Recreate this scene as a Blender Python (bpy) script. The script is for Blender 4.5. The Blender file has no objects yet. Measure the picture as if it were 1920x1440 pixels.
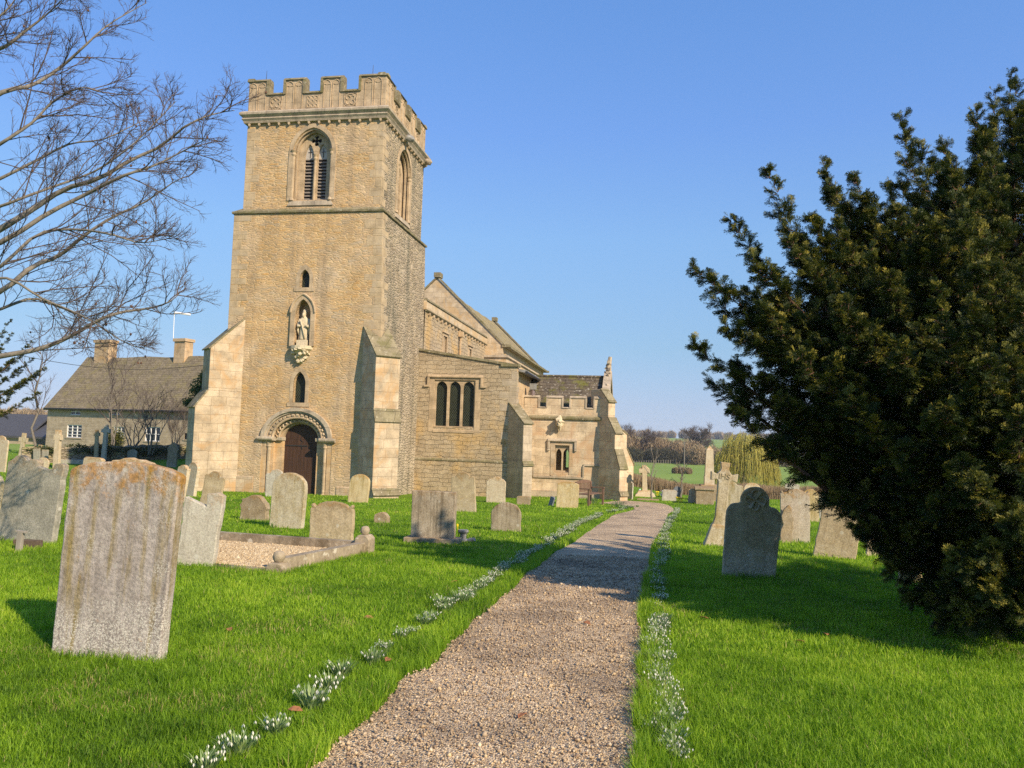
import bpy, bmesh, math, random
import numpy as np
from math import radians as rad, sin, cos, tan, pi, sqrt, atan2
from mathutils import Vector, Matrix, geometry

random.seed(7)
SC = bpy.context.scene
COL = SC.collection

# ------------------------------------------------------------------ camera
W_PX, H_PX = 1920, 1440
FOC, PITCH, ROLL, EYE = 1480.0, rad(3.9), rad(1.85), 1.55
CF = Vector((0, cos(PITCH), sin(PITCH)))
_u0 = Vector((0, -sin(PITCH), cos(PITCH)))
_r0 = Vector((1, 0, 0))
CR = cos(ROLL) * _r0 + sin(ROLL) * _u0
CU = -sin(ROLL) * _r0 + cos(ROLL) * _u0
CAM = Vector((0, 0, EYE))
cd = bpy.data.cameras.new('camera')
cam = bpy.data.objects.new('camera', cd)
COL.objects.link(cam)
cd.sensor_width = 36.0
cd.lens = FOC / W_PX * 36.0
cd.clip_start = 0.05
cd.clip_end = 6000
m = Matrix((CR, CU, -CF)).transposed().to_4x4()
m.translation = CAM
cam.matrix_world = m
SC.camera = cam

# ------------------------------------------------------------------ light
SUN_AZ, SUN_EL = rad(138), rad(32.5)      # azimuth clockwise from +Y
SUN_DIR = Vector((sin(SUN_AZ) * cos(SUN_EL), cos(SUN_AZ) * cos(SUN_EL), sin(SUN_EL)))
wd = bpy.data.worlds.new('World')
SC.world = wd
wd.use_nodes = True
nt = wd.node_tree
bg = nt.nodes['Background']
sky = nt.nodes.new('ShaderNodeTexSky')
sky.sky_type = 'NISHITA'
sky.sun_disc = False
sky.sun_elevation = SUN_EL
sky.sun_rotation = SUN_AZ
sky.air_density = 1.1
sky.dust_density = 0.35
sky.ozone_density = 2.2
# the camera's tone curve compressed the sky: soften the gradient, then tint by elevation
gam = nt.nodes.new('ShaderNodeGamma')
gam.inputs[1].default_value = 0.4
nt.links.new(sky.outputs[0], gam.inputs[0])
wtc = nt.nodes.new('ShaderNodeTexCoord'); wsp = nt.nodes.new('ShaderNodeSeparateXYZ')
nt.links.new(wtc.outputs['Generated'], wsp.inputs[0])
wrm = nt.nodes.new('ShaderNodeValToRGB'); nt.links.new(wsp.outputs[2], wrm.inputs[0])
SKY_STOPS = [(0.0, (1.90, 2.35, 3.50)), (0.045, (1.74, 2.16, 3.14)), (0.115, (1.52, 2.20, 3.02)), (0.246, (1.50, 2.36, 3.55)), (0.367, (1.24, 2.10, 3.80)), (0.483, (1.08, 2.00, 3.72)), (1.0, (0.8, 1.7, 3.4))]
while len(wrm.color_ramp.elements) < len(SKY_STOPS): wrm.color_ramp.elements.new(0.5)
for e_, (p_, c_) in zip(wrm.color_ramp.elements, SKY_STOPS): e_.position = p_; e_.color = (*[q_ / 4 for q_ in c_], 1)
wmx = nt.nodes.new('ShaderNodeMix'); wmx.data_type = 'RGBA'; wmx.blend_type = 'MULTIPLY'; wmx.inputs[0].default_value = 1.0
wsc = nt.nodes.new('ShaderNodeVectorMath'); wsc.operation = 'SCALE'; wsc.inputs['Scale'].default_value = 4.0; nt.links.new(gam.outputs[0], wsc.inputs[0]); nt.links.new(wsc.outputs[0], wmx.inputs[6]); nt.links.new(wrm.outputs[0], wmx.inputs[7]); nt.links.new(wmx.outputs[2], bg.inputs[0])
bg.inputs[1].default_value = 0.084
sd = bpy.data.lights.new('sun', 'SUN')
sd.energy = 4.6
sd.angle = rad(0.5)
sd.color = (1.0, 0.82, 0.60)
so = bpy.data.objects.new('sun', sd)
COL.objects.link(so)
so.rotation_euler = SUN_DIR.to_track_quat('Z', 'Y').to_euler()
SC.view_settings.view_transform = 'Standard'
SC.view_settings.look = 'None'
SC.view_settings.gamma = 1.0
SC.view_settings.exposure = 0.62
SC.cycles.use_denoising = False
SC.cycles.sample_clamp_indirect = 3.0
SC.cycles.max_bounces = 6
SC.cycles.diffuse_bounces = 3
SC.cycles.transparent_max_bounces = 6

# ------------------------------------------------------------------ terrain
def sstep(a, b, x):
    t = np.clip((x - a) / (b - a), 0, 1)
    return t * t * (3 - 2 * t)

def T(x, y):
    """ground height: level by the camera, falling gently to the church, then to the valley on the right"""
    x = np.asarray(x, float); y = np.asarray(y, float)
    soft = lambda d, s: 0.5 * (d + np.sqrt(d * d + s * s))
    z = -0.043 * (soft(y - 9, 2.5) - 0.92 * soft(y - 38, 4.0))
    wr = sstep(2, 14, x)
    dip = -2.6 * sstep(35, 88, y) * wr
    hill = (15 * sstep(260, 1050, y)) * wr
    lft = (0.8 * sstep(45, 60, y) - 2.0 * sstep(78, 130, y) + 15 * sstep(170, 800, y)) * (1 - wr)
    return z + dip + hill + lft

def ray(px, py):
    return CF + CR * ((px - 960) / FOC) - CU * ((py - 720) / FOC)

def at(px, py, Y):
    d = ray(px, py)
    return CAM + d * (Y / d.y)

def ground(px, py):
    d = ray(px, py)
    lo, hi = 1.0, 900.0
    t = 1.0
    while t < 900:
        p = CAM + d * t
        if p.z < float(T(p.x, p.y)):
            break
        lo = t
        t *= 1.03
    hi = t
    for _ in range(30):
        mid = (lo + hi) / 2
        p = CAM + d * mid
        if p.z < float(T(p.x, p.y)): hi = mid
        else: lo = mid
    p = CAM + d * hi
    return Vector((p.x, p.y, float(T(p.x, p.y))))

# ------------------------------------------------------------------ helpers
class MB:
    def __init__(s):
        s.v, s.f, s.mi, s.cur = [], [], [], 0
        s.M = Matrix()
    def add(s, vs, fs):
        b = len(s.v)
        s.v += [tuple(s.M @ Vector(p)) for p in vs]
        s.f += [tuple(b + i for i in f) for f in fs]
        s.mi += [s.cur] * len(fs)
    def box(s, a, b):
        x0, y0, z0 = a; x1, y1, z1 = b
        s.add([(x0,y0,z0),(x1,y0,z0),(x1,y1,z0),(x0,y1,z0),(x0,y0,z1),(x1,y0,z1),(x1,y1,z1),(x0,y1,z1)],
              [(0,3,2,1),(4,5,6,7),(0,1,5,4),(1,2,6,5),(2,3,7,6),(3,0,4,7)])
    def hexa(s, p):      # 8 corners: bottom 4, top 4
        s.add(p, [(0,3,2,1),(4,5,6,7),(0,1,5,4),(1,2,6,5),(2,3,7,6),(3,0,4,7)])
    def prism(s, poly, d0, d1, axis='y'):
        """poly in (x,z) for axis y, (y,z) for axis x, (x,y) for axis z"""
        n = len(poly)
        def P(a, b, d):
            return (a, d, b) if axis == 'y' else ((d, a, b) if axis == 'x' else (a, b, d))
        vs = [P(a, b, d0) for a, b in poly] + [P(a, b, d1) for a, b in poly]
        fs = [tuple(range(n)), tuple(range(2 * n - 1, n - 1, -1))]
        fs += [(i, i + n, (i + 1) % n + n, (i + 1) % n) for i in range(n)]
        s.add(vs, fs)
    def tube(s, pts, r, n=8, caps=True, closed=False):
        pts = [Vector(p) for p in pts]
        k = len(pts)
        rs = r if isinstance(r, (list, tuple)) else [r] * k
        vs = []; up = None
        for i, p in enumerate(pts):
            if closed: t = pts[(i + 1) % k] - pts[i - 1]
            else: t = pts[min(i + 1, k - 1)] - pts[max(i - 1, 0)]
            t.normalize()
            if up is None:
                up = t.orthogonal().normalized()
            else:
                up = (up - t * up.dot(t))
                up = up.normalized() if up.length > 1e-5 else t.orthogonal().normalized()
            w = t.cross(up)
            for j in range(n):
                a = 2 * pi * j / n
                vs.append(p + (up * cos(a) + w * sin(a)) * rs[i])
        fs = []
        for i in range(k if closed else k - 1):
            for j in range(n):
                a, b = i * n + j, i * n + (j + 1) % n
                c, d = ((i + 1) % k) * n + (j + 1) % n, ((i + 1) % k) * n + j
                fs.append((a, b, c, d))
        if caps and not closed:
            fs.append(tuple(range(n - 1, -1, -1)))
            fs.append(tuple((k - 1) * n + j for j in range(n)))
        s.add(vs, fs)
    def lathe(s, prof, c, n=12):
        vs = []
        for r, z in prof:
            for j in range(n):
                a = 2 * pi * j / n
                vs.append((c[0] + r * cos(a), c[1] + r * sin(a), c[2] + z))
        fs = []
        for i in range(len(prof) - 1):
            for j in range(n):
                fs.append((i*n+j, i*n+(j+1)%n, (i+1)*n+(j+1)%n, (i+1)*n+j))
        fs.append(tuple(range(n - 1, -1, -1)))
        fs.append(tuple((len(prof)-1)*n + j for j in range(n)))
        s.add(vs, fs)
    def blob(s, c, r, seed=0, amp=0.25, sub=2, freq=2.0):
        bm = bmesh.new()
        bmesh.ops.create_icosphere(bm, subdivisions=sub, radius=1)
        from mathutils import noise
        vs = []
        for v in bm.verts:
            k = 1 + amp * noise.noise(v.co * freq + Vector((seed * 7.3, seed, 0)))* 2
            vs.append((c[0] + v.co.x * r[0] * k, c[1] + v.co.y * r[1] * k, c[2] + v.co.z * r[2] * k))
        fs = [tuple(v.index for v in f.verts) for f in bm.faces]
        bm.free()
        s.add(vs, fs)
    def ring(s, x0, x1, y0, y1, prof):
        """moulding swept round a rectangle; prof = [(out, z)...] closed loop"""
        n = len(prof); vs = []
        for o, z in prof:
            vs += [(x0 - o, y0 - o, z), (x1 + o, y0 - o, z), (x1 + o, y1 + o, z), (x0 - o, y1 + o, z)]
        fs = []
        for i in range(n):
            k = (i + 1) % n
            for j in range(4):
                l = (j + 1) % 4
                fs.append((i*4+j, i*4+l, k*4+l, k*4+j))
        s.add(vs, fs)
    def build(s, name, mats, parent=None, smooth=False, bevel=0, seg=2):
        me = bpy.data.meshes.new(name)
        me.from_pydata(s.v, [], s.f)
        if not isinstance(mats, (list, tuple)): mats = [mats]
        for mt in mats: me.materials.append(mt)
        if len(mats) > 1: me.polygons.foreach_set('material_index', s.mi)
        bm = bmesh.new(); bm.from_mesh(me)
        bmesh.ops.recalc_face_normals(bm, faces=bm.faces)
        bm.to_mesh(me); bm.free()
        if smooth:
            me.polygons.foreach_set('use_smooth', [True] * len(me.polygons))
        me.update()
        o = bpy.data.objects.new(name, me)
        COL.objects.link(o)
        if parent: o.parent = parent
        if bevel:
            b = o.modifiers.new('bevel', 'BEVEL')
            b.width = bevel; b.segments = seg; b.limit_method = 'ANGLE'; b.angle_limit = rad(30)
        return o

def split_build(mb, name, mat, parent, **kw):
    """one object for each loose piece of the builder"""
    par = list(range(len(mb.v)))
    def find(i):
        while par[i] != i: par[i] = par[par[i]]; i = par[i]
        return i
    for f in mb.f:
        a = find(f[0])
        for j in f[1:]: par[find(j)] = a
    groups = {}
    for f in mb.f: groups.setdefault(find(f[0]), []).append(f)
    out = []
    for fs in groups.values():
        ids = sorted({i for f in fs for i in f}); mp = {i: k for k, i in enumerate(ids)}
        q = MB(); q.v = [mb.v[i] for i in ids]; q.f = [tuple(mp[i] for i in f) for f in fs]; q.mi = [0] * len(fs)
        out.append(q.build(name, mat, parent, **kw))
    return out

def np_obj(name, verts, faces, mats, parent=None, attr=None, smooth=False, mi=None):
    """faces: (n,k) array"""
    verts = np.ascontiguousarray(verts, dtype=np.float32).reshape(-1, 3)
    faces = np.ascontiguousarray(faces, dtype=np.int32)
    n, k = faces.shape
    me = bpy.data.meshes.new(name)
    me.vertices.add(len(verts)); me.vertices.foreach_set('co', verts.ravel())
    me.loops.add(n * k); me.loops.foreach_set('vertex_index', faces.ravel())
    me.polygons.add(n)
    me.polygons.foreach_set('loop_start', np.arange(0, n * k, k, dtype=np.int32))
    me.polygons.foreach_set('loop_total', np.full(n, k, dtype=np.int32))
    if not isinstance(mats, (list, tuple)): mats = [mats]
    for mt in mats: me.materials.append(mt)
    if mi is not None: me.polygons.foreach_set('material_index', np.asarray(mi, dtype=np.int32))
    if smooth: me.polygons.foreach_set('use_smooth', np.ones(n, dtype=bool))
    me.update(calc_edges=True)
    if attr is not None:
        a = me.attributes.new('tint', 'FLOAT', 'POINT')
        a.data.foreach_set('value', np.asarray(attr, dtype=np.float32))
    o = bpy.data.objects.new(name, me)
    COL.objects.link(o)
    if parent: o.parent = parent
    return o

def tag(o, label=None, cat=None, group=None, kind=None):
    if label: o['label'] = label
    if cat: o['category'] = cat
    if group: o['group'] = group
    if kind: o['kind'] = kind
    return o

def empty(name, loc, rz=0, label=None, cat=None, group=None, rot=None):
    o = bpy.data.objects.new(name, None)
    COL.objects.link(o)
    o.location = loc
    o.rotation_euler = rot if rot else (0, 0, rz)
    o.empty_display_size = 0.3
    return tag(o, label, cat, group)

def tubes(P, R, sides=4):
    """P (m,n,3) polylines, R (m,n) radii -> verts, quad faces"""
    m_, n = R.shape
    t = np.gradient(P, axis=1)
    t /= np.linalg.norm(t, axis=2, keepdims=True) + 1e-9
    ref = np.where(np.abs(t[:, :1, 2:3]) > 0.9, np.array([1., 0, 0]), np.array([0, 0, 1.]))
    ref = np.broadcast_to(ref, t.shape)
    a = np.cross(t, ref); a /= np.linalg.norm(a, axis=2, keepdims=True) + 1e-9
    b = np.cross(t, a)
    ang = np.arange(sides) * 2 * pi / sides
    ring = a[:, :, None, :] * np.cos(ang)[None, None, :, None] + b[:, :, None, :] * np.sin(ang)[None, None, :, None]
    V = P[:, :, None, :] + ring * R[:, :, None, None]
    V = V.reshape(-1, 3)
    base = (np.arange(m_) * n * sides)[:, None, None]
    i = np.arange(n - 1)[None, :, None]; j = np.arange(sides)[None, None, :]
    j2 = (j + 1) % sides
    F = np.stack([base + i*sides + j, base + i*sides + j2, base + (i+1)*sides + j2, base + (i+1)*sides + j], axis=-1)
    return V, F.reshape(-1, 4)

def merge(parts):
    vs, fs, off = [], [], 0
    for v, f in parts:
        vs.append(v); fs.append(f + off); off += len(v)
    return np.concatenate(vs), np.concatenate(fs)

# ------------------------------------------------------------------ materials
class NT:
    def __init__(s, name, rough=0.9, spec=0.2):
        s.m = bpy.data.materials.new(name); s.m.use_nodes = True
        s.t = s.m.node_tree; s.b = s.t.nodes['Principled BSDF']
        s.b.inputs['Roughness'].default_value = rough
        s.b.inputs['Specular IOR Level'].default_value = spec
        s.out = s.t.nodes['Material Output']
    def n(s, typ, **kw):
        nd = s.t.nodes.new('ShaderNode' + typ)
        for k, v in kw.items():
            if k in nd.inputs: s.set(nd.inputs[k], v)
            else: setattr(nd, k, v)
        return nd
    def set(s, inp, v):
        if isinstance(v, bpy.types.NodeSocket): s.t.links.new(v, inp)
        else: inp.default_value = v
    def link(s, a, b): s.t.links.new(a, b)
    def co(s, scale=(1, 1, 1), src='Object', rnd=False):
        tc = s.n('TexCoord'); v = tc.outputs[src]
        if rnd:
            oi = s.n('ObjectInfo')
            mu = s.n('VectorMath', operation='SCALE'); 
            cb = s.n('CombineXYZ'); s.link(oi.outputs['Random'], cb.inputs[0]); s.link(oi.outputs['Random'], cb.inputs[1]); s.link(oi.outputs['Random'], cb.inputs[2])
            s.link(cb.outputs[0], mu.inputs[0]); mu.inputs['Scale'].default_value = 37.0
            ad = s.n('VectorMath', operation='ADD'); s.link(v, ad.inputs[0]); s.link(mu.outputs[0], ad.inputs[1]); v = ad.outputs[0]
        mp = s.n('Mapping'); s.link(v, mp.inputs[0]); mp.inputs['Scale'].default_value = scale
        return mp.outputs[0]
    def noise(s, vec, scale, detail=4, rough=0.55, out=0, dist=0.0):
        nd = s.n('TexNoise'); s.link(vec, nd.inputs['Vector'])
        nd.inputs['Scale'].default_value = scale; nd.inputs['Detail'].default_value = detail
        nd.inputs['Roughness'].default_value = rough; nd.inputs['Distortion'].default_value = dist
        return nd.outputs[out]
    def ramp(s, fac, stops, interp='LINEAR'):
        r = s.n('ValToRGB'); s.link(fac, r.inputs[0]); cr = r.color_ramp; cr.interpolation = interp
        while len(cr.elements) < len(stops): cr.elements.new(0.5)
        for e, (p, c) in zip(cr.elements, stops):
            e.position = p
            e.color = (c[0], c[1], c[2], 1) if isinstance(c, (tuple, list)) else (c, c, c, 1)
        return r.outputs[0]
    def mix(s, fac, a, b, mode='MIX'):
        x = s.n('Mix', data_type='RGBA', blend_type=mode)
        s.set(x.inputs[0], fac)
        for i, v in ((6, a), (7, b)):
            if isinstance(v, tuple): v = (v[0], v[1], v[2], 1)
            s.set(x.inputs[i], v)
        return x.outputs[2]
    def math(s, op, a, b=0.0, clamp=False):
        x = s.n('Math', operation=op); x.use_clamp = clamp
        s.set(x.inputs[0], a); s.set(x.inputs[1], b)
        return x.outputs[0]
    def bump(s, h, strength=0.5, dist=0.02, prev=None):
        b = s.n('Bump'); b.inputs['Strength'].default_value = strength; b.inputs['Distance'].default_value = dist
        s.link(h, b.inputs['Height'])
        if prev is not None: s.link(prev, b.inputs['Normal'])
        return b.outputs[0]
    def done(s, col, normal=None):
        if isinstance(col, tuple): s.b.inputs['Base Color'].default_value = (*col[:3], 1)
        else: s.link(col, s.b.inputs['Base Color'])
        if normal is not None: s.link(normal, s.b.inputs['Normal'])
        return s.m

def rubble(name, cols, mortar, sx=2.6, sz=9.0, patch=None, bump=0.9, grime=0.5, foot=None, footz=(-1.0, 1.0), stain=None):
    k = NT(name, 0.95, 0.1)
    o = k.co()
    wob = k.noise(o, 2.2, 3, out=1)
    sc = k.n('VectorMath', operation='MULTIPLY_ADD'); k.link(wob, sc.inputs[0]); sc.inputs[1].default_value = (0.16, 0.16, 0.10); k.link(o, sc.inputs[2])
    mp = k.n('Mapping'); k.link(sc.outputs[0], mp.inputs[0]); mp.inputs['Scale'].default_value = (sx, sx, sz)
    v1 = k.n('TexVoronoi', feature='F1'); k.link(mp.outputs[0], v1.inputs['Vector']); v1.inputs['Scale'].default_value = 1; v1.inputs['Randomness'].default_value = 0.85
    v2 = k.n('TexVoronoi', feature='DISTANCE_TO_EDGE'); k.link(mp.outputs[0], v2.inputs['Vector']); v2.inputs['Scale'].default_value = 1; v2.inputs['Randomness'].default_value = 0.85
    sp = k.n('SeparateColor'); k.link(v1.outputs['Color'], sp.inputs[0])
    n = len(cols)
    col = k.ramp(sp.outputs[0], [((i + 0.5) / n, c) for i, c in enumerate(cols)])
    fine = k.noise(o, 14, 6, 0.7)
    col = k.mix(1.0, col, k.ramp(fine, [(0.25, 0.62), (0.75, 1.3)]), 'MULTIPLY')
    edge = k.ramp(v2.outputs['Distance'], [(0.02, 1.0), (0.11, 0.0)])
    big = k.noise(o, 0.55, 4, 0.6)
    if patch:
        col = k.mix(k.ramp(big, [(0.46, 0.0), (0.66, 0.75)]), col, patch)
    if foot:
        so_ = k.n('SeparateXYZ'); k.link(o, so_.inputs[0])
        zz = k.math('ADD', so_.outputs[2], k.math('MULTIPLY', k.noise(o, 0.8, 4, 0.6), 2.4))
        mr = k.n('MapRange'); k.link(zz, mr.inputs[0]); mr.inputs[1].default_value = footz[0] + 1.2; mr.inputs[2].default_value = footz[1] + 1.2; mr.inputs[3].default_value = 0.75; mr.inputs[4].default_value = 0.0
        col = k.mix(mr.outputs[0], col, foot)
    col = k.mix(k.math('MULTIPLY', edge, 0.75), col, mortar)
    if stain:
        col = k.mix(k.ramp(k.noise(k.co((2.2, 2.2, 0.22)), 1.0, 4, 0.6), [(0.5, 0.0), (0.68, 0.7)]), col, stain)
    big2 = k.noise(o, 1.3, 5, 0.65)
    col = k.mix(grime, col, k.ramp(big2, [(0.3, 0.62), (0.6, 1.15)]), 'MULTIPLY')
    hgt = k.math('ADD', k.math('MULTIPLY', k.ramp(v2.outputs['Distance'], [(0.0, 0.0), (0.16, 1.0)]), 0.7), k.math('MULTIPLY', fine, 0.9))
    hgt = k.math('ADD', hgt, k.math('MULTIPLY', sp.outputs[1], 0.55))
    return k.done(col, k.bump(hgt, bump, 0.05))

def ashlar(name, c1, c2, mortar, bw=0.55, bh=0.3, axis='xy', stain=None, white=None, streak=None, bump=0.5, moss=None, rnd=False):
    k = NT(name, 0.92, 0.12)
    o = k.co(rnd=rnd)
    sp = k.n('SeparateXYZ'); k.link(o, sp.inputs[0])
    u = k.math('ADD', sp.outputs[0], sp.outputs[1]) if axis == 'xy' else (sp.outputs[0] if axis == 'x' else sp.outputs[1])
    cb = k.n('CombineXYZ'); k.link(u, cb.inputs[0])
    wz = k.noise(o, 0.9, 2)
    k.link(k.math('ADD', sp.outputs[2], k.math('MULTIPLY', wz, 0.16)), cb.inputs[1])
    br = k.n('TexBrick'); k.link(cb.outputs[0], br.inputs['Vector'])
    br.inputs['Scale'].default_value = 1; br.inputs['Brick Width'].default_value = bw; br.inputs['Row Height'].default_value = bh
    br.inputs['Mortar Size'].default_value = 0.008; br.inputs['Mortar Smooth'].default_value = 0.4; br.offset_frequency = 2
    br.squash = 1.35; br.squash_frequency = 3
    br.inputs['Color1'].default_value = (*c1, 1); br.inputs['Color2'].default_value = (*c2, 1); br.inputs['Mortar'].default_value = (*mortar, 1)
    col = br.outputs['Color']
    fine = k.noise(o, 22, 6, 0.7)
    mid = k.noise(o, 2.4, 5, 0.6)
    col = k.mix(1.0, col, k.ramp(fine, [(0.25, 0.74), (0.75, 1.2)]), 'MULTIPLY')
    col = k.mix(0.8, col, k.ramp(mid, [(0.3, 0.6), (0.62, 1.15)]), 'MULTIPLY')
    if stain: col = k.mix(k.ramp(k.noise(o, 0.9, 5, 0.65, dist=1.0), [(0.49, 0.0), (0.63, 0.75)]), col, stain)
    if white: col = k.mix(k.ramp(k.noise(o, 9, 3, 0.6), [(0.6, 0.0), (0.68, 0.8)]), col, white)
    if streak:
        st = k.co((6, 6, 0.5))
        col = k.mix(k.ramp(k.noise(st, 1.0, 4), [(0.5, 0.0), (0.72, 0.7)]), col, streak)
    if moss: col = k.mix(k.ramp(k.noise(o, 1.7, 6, 0.7), [(0.5, 0.0), (0.62, 0.8)]), col, moss)
    h = k.math('SUBTRACT', k.math('MULTIPLY', fine, 0.6), br.outputs['Fac'])
    return k.done(col, k.bump(h, bump, 0.02))

def coursed(name, c1, c2, c3, mortar, bw=0.34, bh=0.15, patch=None, bump=0.8):
    """squared rubble laid in wavering courses"""
    k = NT(name, 0.94, 0.1)
    o = k.co(); sp = k.n('SeparateXYZ'); k.link(o, sp.inputs[0])
    w1 = k.noise(o, 1.6, 3, out=1); w2 = k.noise(o, 7.0, 3, out=1)
    s1 = k.n('SeparateColor'); k.link(w1, s1.inputs[0]); s2 = k.n('SeparateColor'); k.link(w2, s2.inputs[0])
    u = k.math('ADD', sp.outputs[0], sp.outputs[1]); u = k.math('ADD', u, k.math('MULTIPLY', s1.outputs[0], 0.35)); u = k.math('ADD', u, k.math('MULTIPLY', s2.outputs[0], 0.07))
    v = k.math('ADD', sp.outputs[2], k.math('MULTIPLY', s1.outputs[1], 0.30)); v = k.math('ADD', v, k.math('MULTIPLY', s2.outputs[1], 0.05))
    cb = k.n('CombineXYZ'); k.link(u, cb.inputs[0]); k.link(v, cb.inputs[1])
    br = k.n('TexBrick'); k.link(cb.outputs[0], br.inputs['Vector'])
    br.inputs['Scale'].default_value = 1; br.inputs['Brick Width'].default_value = bw; br.inputs['Row Height'].default_value = bh
    br.inputs['Mortar Size'].default_value = 0.010; br.inputs['Mortar Smooth'].default_value = 0.6; br.squash = 1.6; br.squash_frequency = 3; br.offset = 0.37
    br.inputs['Color1'].default_value = (*c1, 1); br.inputs['Color2'].default_value = (*c2, 1); br.inputs['Mortar'].default_value = (*mortar, 1)
    fine = k.noise(o, 20, 6, 0.7); mid = k.noise(k.co((2.2, 2.2, 4.5)), 1, 4, 0.6); big = k.noise(o, 0.7, 4, 0.6)
    col = k.mix(k.math('MULTIPLY', k.ramp(mid, [(0.45, 0.0), (0.6, 1.0)]), 0.6), br.outputs['Color'], c3)
    if patch: col = k.mix(k.ramp(big, [(0.5, 0.0), (0.66, 0.8)]), col, patch)
    col = k.mix(k.math('MULTIPLY', br.outputs['Fac'], 0.6), col, mortar)
    col = k.mix(1.0, col, k.ramp(fine, [(0.25, 0.66), (0.75, 1.25)]), 'MULTIPLY')
    col = k.mix(0.5, col, k.ramp(k.noise(o, 1.6, 5, 0.65), [(0.3, 0.62), (0.6, 1.15)]), 'MULTIPLY')
    h = k.math('SUBTRACT', k.math('ADD', k.math('MULTIPLY', fine, 0.8), k.math('MULTIPLY', mid, 0.8)), br.outputs['Fac'])
    return k.done(col, k.bump(h, bump, 0.035))

def headstone(name, base, dark, orange=0.0, white=0.3, streak=0.5, yellow=0.0, foot=0.4, bump=0.5, oc=(0.42, 0.2, 0.025), topdark=0.0):
    """weathered headstone: mottle, vertical run-off streaks, orange lichen near the head, pale speckle low down"""
    k = NT(name, 0.95, 0.1)
    o = k.co(rnd=True)
    g = k.co(src='Generated'); sg = k.n('SeparateXYZ'); k.link(g, sg.inputs[0]); z = sg.outputs[2]
    mid = k.noise(o, 5, 6, 0.65); fine = k.noise(o, 42, 5, 0.7); vfine = k.noise(o, 120, 3, 0.7)
    col = k.mix(k.ramp(mid, [(0.32, 0.0), (0.66, 1.0)]), base, dark)
    sx = k.co((17, 17, 1.1), rnd=True)
    st = k.noise(sx, 1.0, 5, 0.65)
    col = k.mix(k.math('MULTIPLY', k.ramp(st, [(0.47, 0.0), (0.66, 1.0)]), streak), col, tuple(c * 0.55 for c in dark))
    sx2 = k.co((9, 9, 0.9), rnd=True)
    if yellow:
        ys = k.noise(sx2, 1.0, 5, 0.6)
        col = k.mix(k.math('MULTIPLY', k.ramp(ys, [(0.5, 0.0), (0.64, 1.0)]), yellow), col, (0.24, 0.18, 0.045))
    col = k.mix(1.0, col, k.ramp(fine, [(0.28, 0.6), (0.72, 1.3)]), 'MULTIPLY')
    if orange:
        ol = k.noise(o, 10, 7, 0.75, dist=0.3)
        lo = k.math('ADD', ol, k.math('MULTIPLY', k.ramp(z, [(0.76, 0.0), (1.0, 1.0)]), 0.27))
        col = k.mix(k.math('MULTIPLY', k.ramp(lo, [(0.62, 0.0), (0.76, 0.95)]), orange), col, k.mix(k.ramp(fine, [(0.35, 0.0), (0.6, 1.0)]), (oc[0]*.55, oc[1]*.6, oc[2]), oc))
        lb = k.math('ADD', ol, k.math('MULTIPLY', k.ramp(z, [(0.0, 1.0), (0.13, 0.0)]), 0.2))
        col = k.mix(k.math('MULTIPLY', k.ramp(lb, [(0.68, 0.0), (0.78, 1.0)]), orange * 0.9), col, oc)
    if white:
        vw = k.n('TexVoronoi', feature='F1'); k.link(o, vw.inputs['Vector']); vw.inputs['Scale'].default_value = 85; vd = k.n('VectorMath', operation='MULTIPLY_ADD'); k.link(k.noise(o, 30, 3, out=1), vd.inputs[0]); vd.inputs[1].default_value = (.05, .05, .05); k.link(o, vd.inputs[2]); k.link(vd.outputs[0], vw.inputs['Vector'])
        ws = k.ramp(vw.outputs['Distance'], [(0.1, 0.9), (0.6, 0.0)])
        wm = k.math('ADD', k.noise(o, 6, 4, 0.6), k.math('MULTIPLY', k.ramp(z, [(0.05, 1.0), (0.42, 0.0)]), foot))
        wf = k.math('MULTIPLY', ws, k.ramp(wm, [(0.5, 0.0), (0.78, 1.0)]))
        col = k.mix(k.math('MULTIPLY', wf, white * 1.6, True), col, (0.60, 0.57, 0.48))
        v3 = k.n('TexVoronoi', feature='F1'); k.link(o, v3.inputs['Vector']); v3.inputs['Scale'].default_value = 7
        sp3 = k.n('SeparateColor'); k.link(v3.outputs['Color'], sp3.inputs[0])
        rr = k.math('ADD', v3.outputs['Distance'], k.math('MULTIPLY', fine, 0.25))
        pt = k.math('MULTIPLY', k.ramp(rr, [(0.30, 1.0), (0.36, 0.0)]), k.ramp(sp3.outputs[0], [(0.8, 0.0), (0.86, 1.0)]))
        col = k.mix(k.math('MULTIPLY', pt, white * 0.9), col, (0.55, 0.54, 0.46))
    if topdark: col = k.mix(k.math('MULTIPLY', k.ramp(z, [(0.75, 0.0), (1.0, 1.0)]), topdark), col, tuple(c * 0.5 for c in dark))
    h = k.math('ADD', k.math('MULTIPLY', fine, 0.7), k.math('MULTIPLY', mid, 0.9)); h = k.math('ADD', h, k.math('MULTIPLY', vfine, 0.3))
    return k.done(col, k.bump(h, bump, 0.012))

def plain(name, col, rough=0.8, spec=0.3, nscale=20, var=0.25, bump=0.2, metal=0, dist=0.005, obj=(1,1,1)):
    k = NT(name, rough, spec)
    o = k.co(obj)
    f = k.noise(o, nscale, 5, 0.6)
    k.b.inputs['Metallic'].default_value = metal
    c = k.mix(1.0, col, k.ramp(f, [(0.25, 1 - var), (0.75, 1 + var)]), 'MULTIPLY')
    return k.done(c, k.bump(f, bump, dist))

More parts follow.
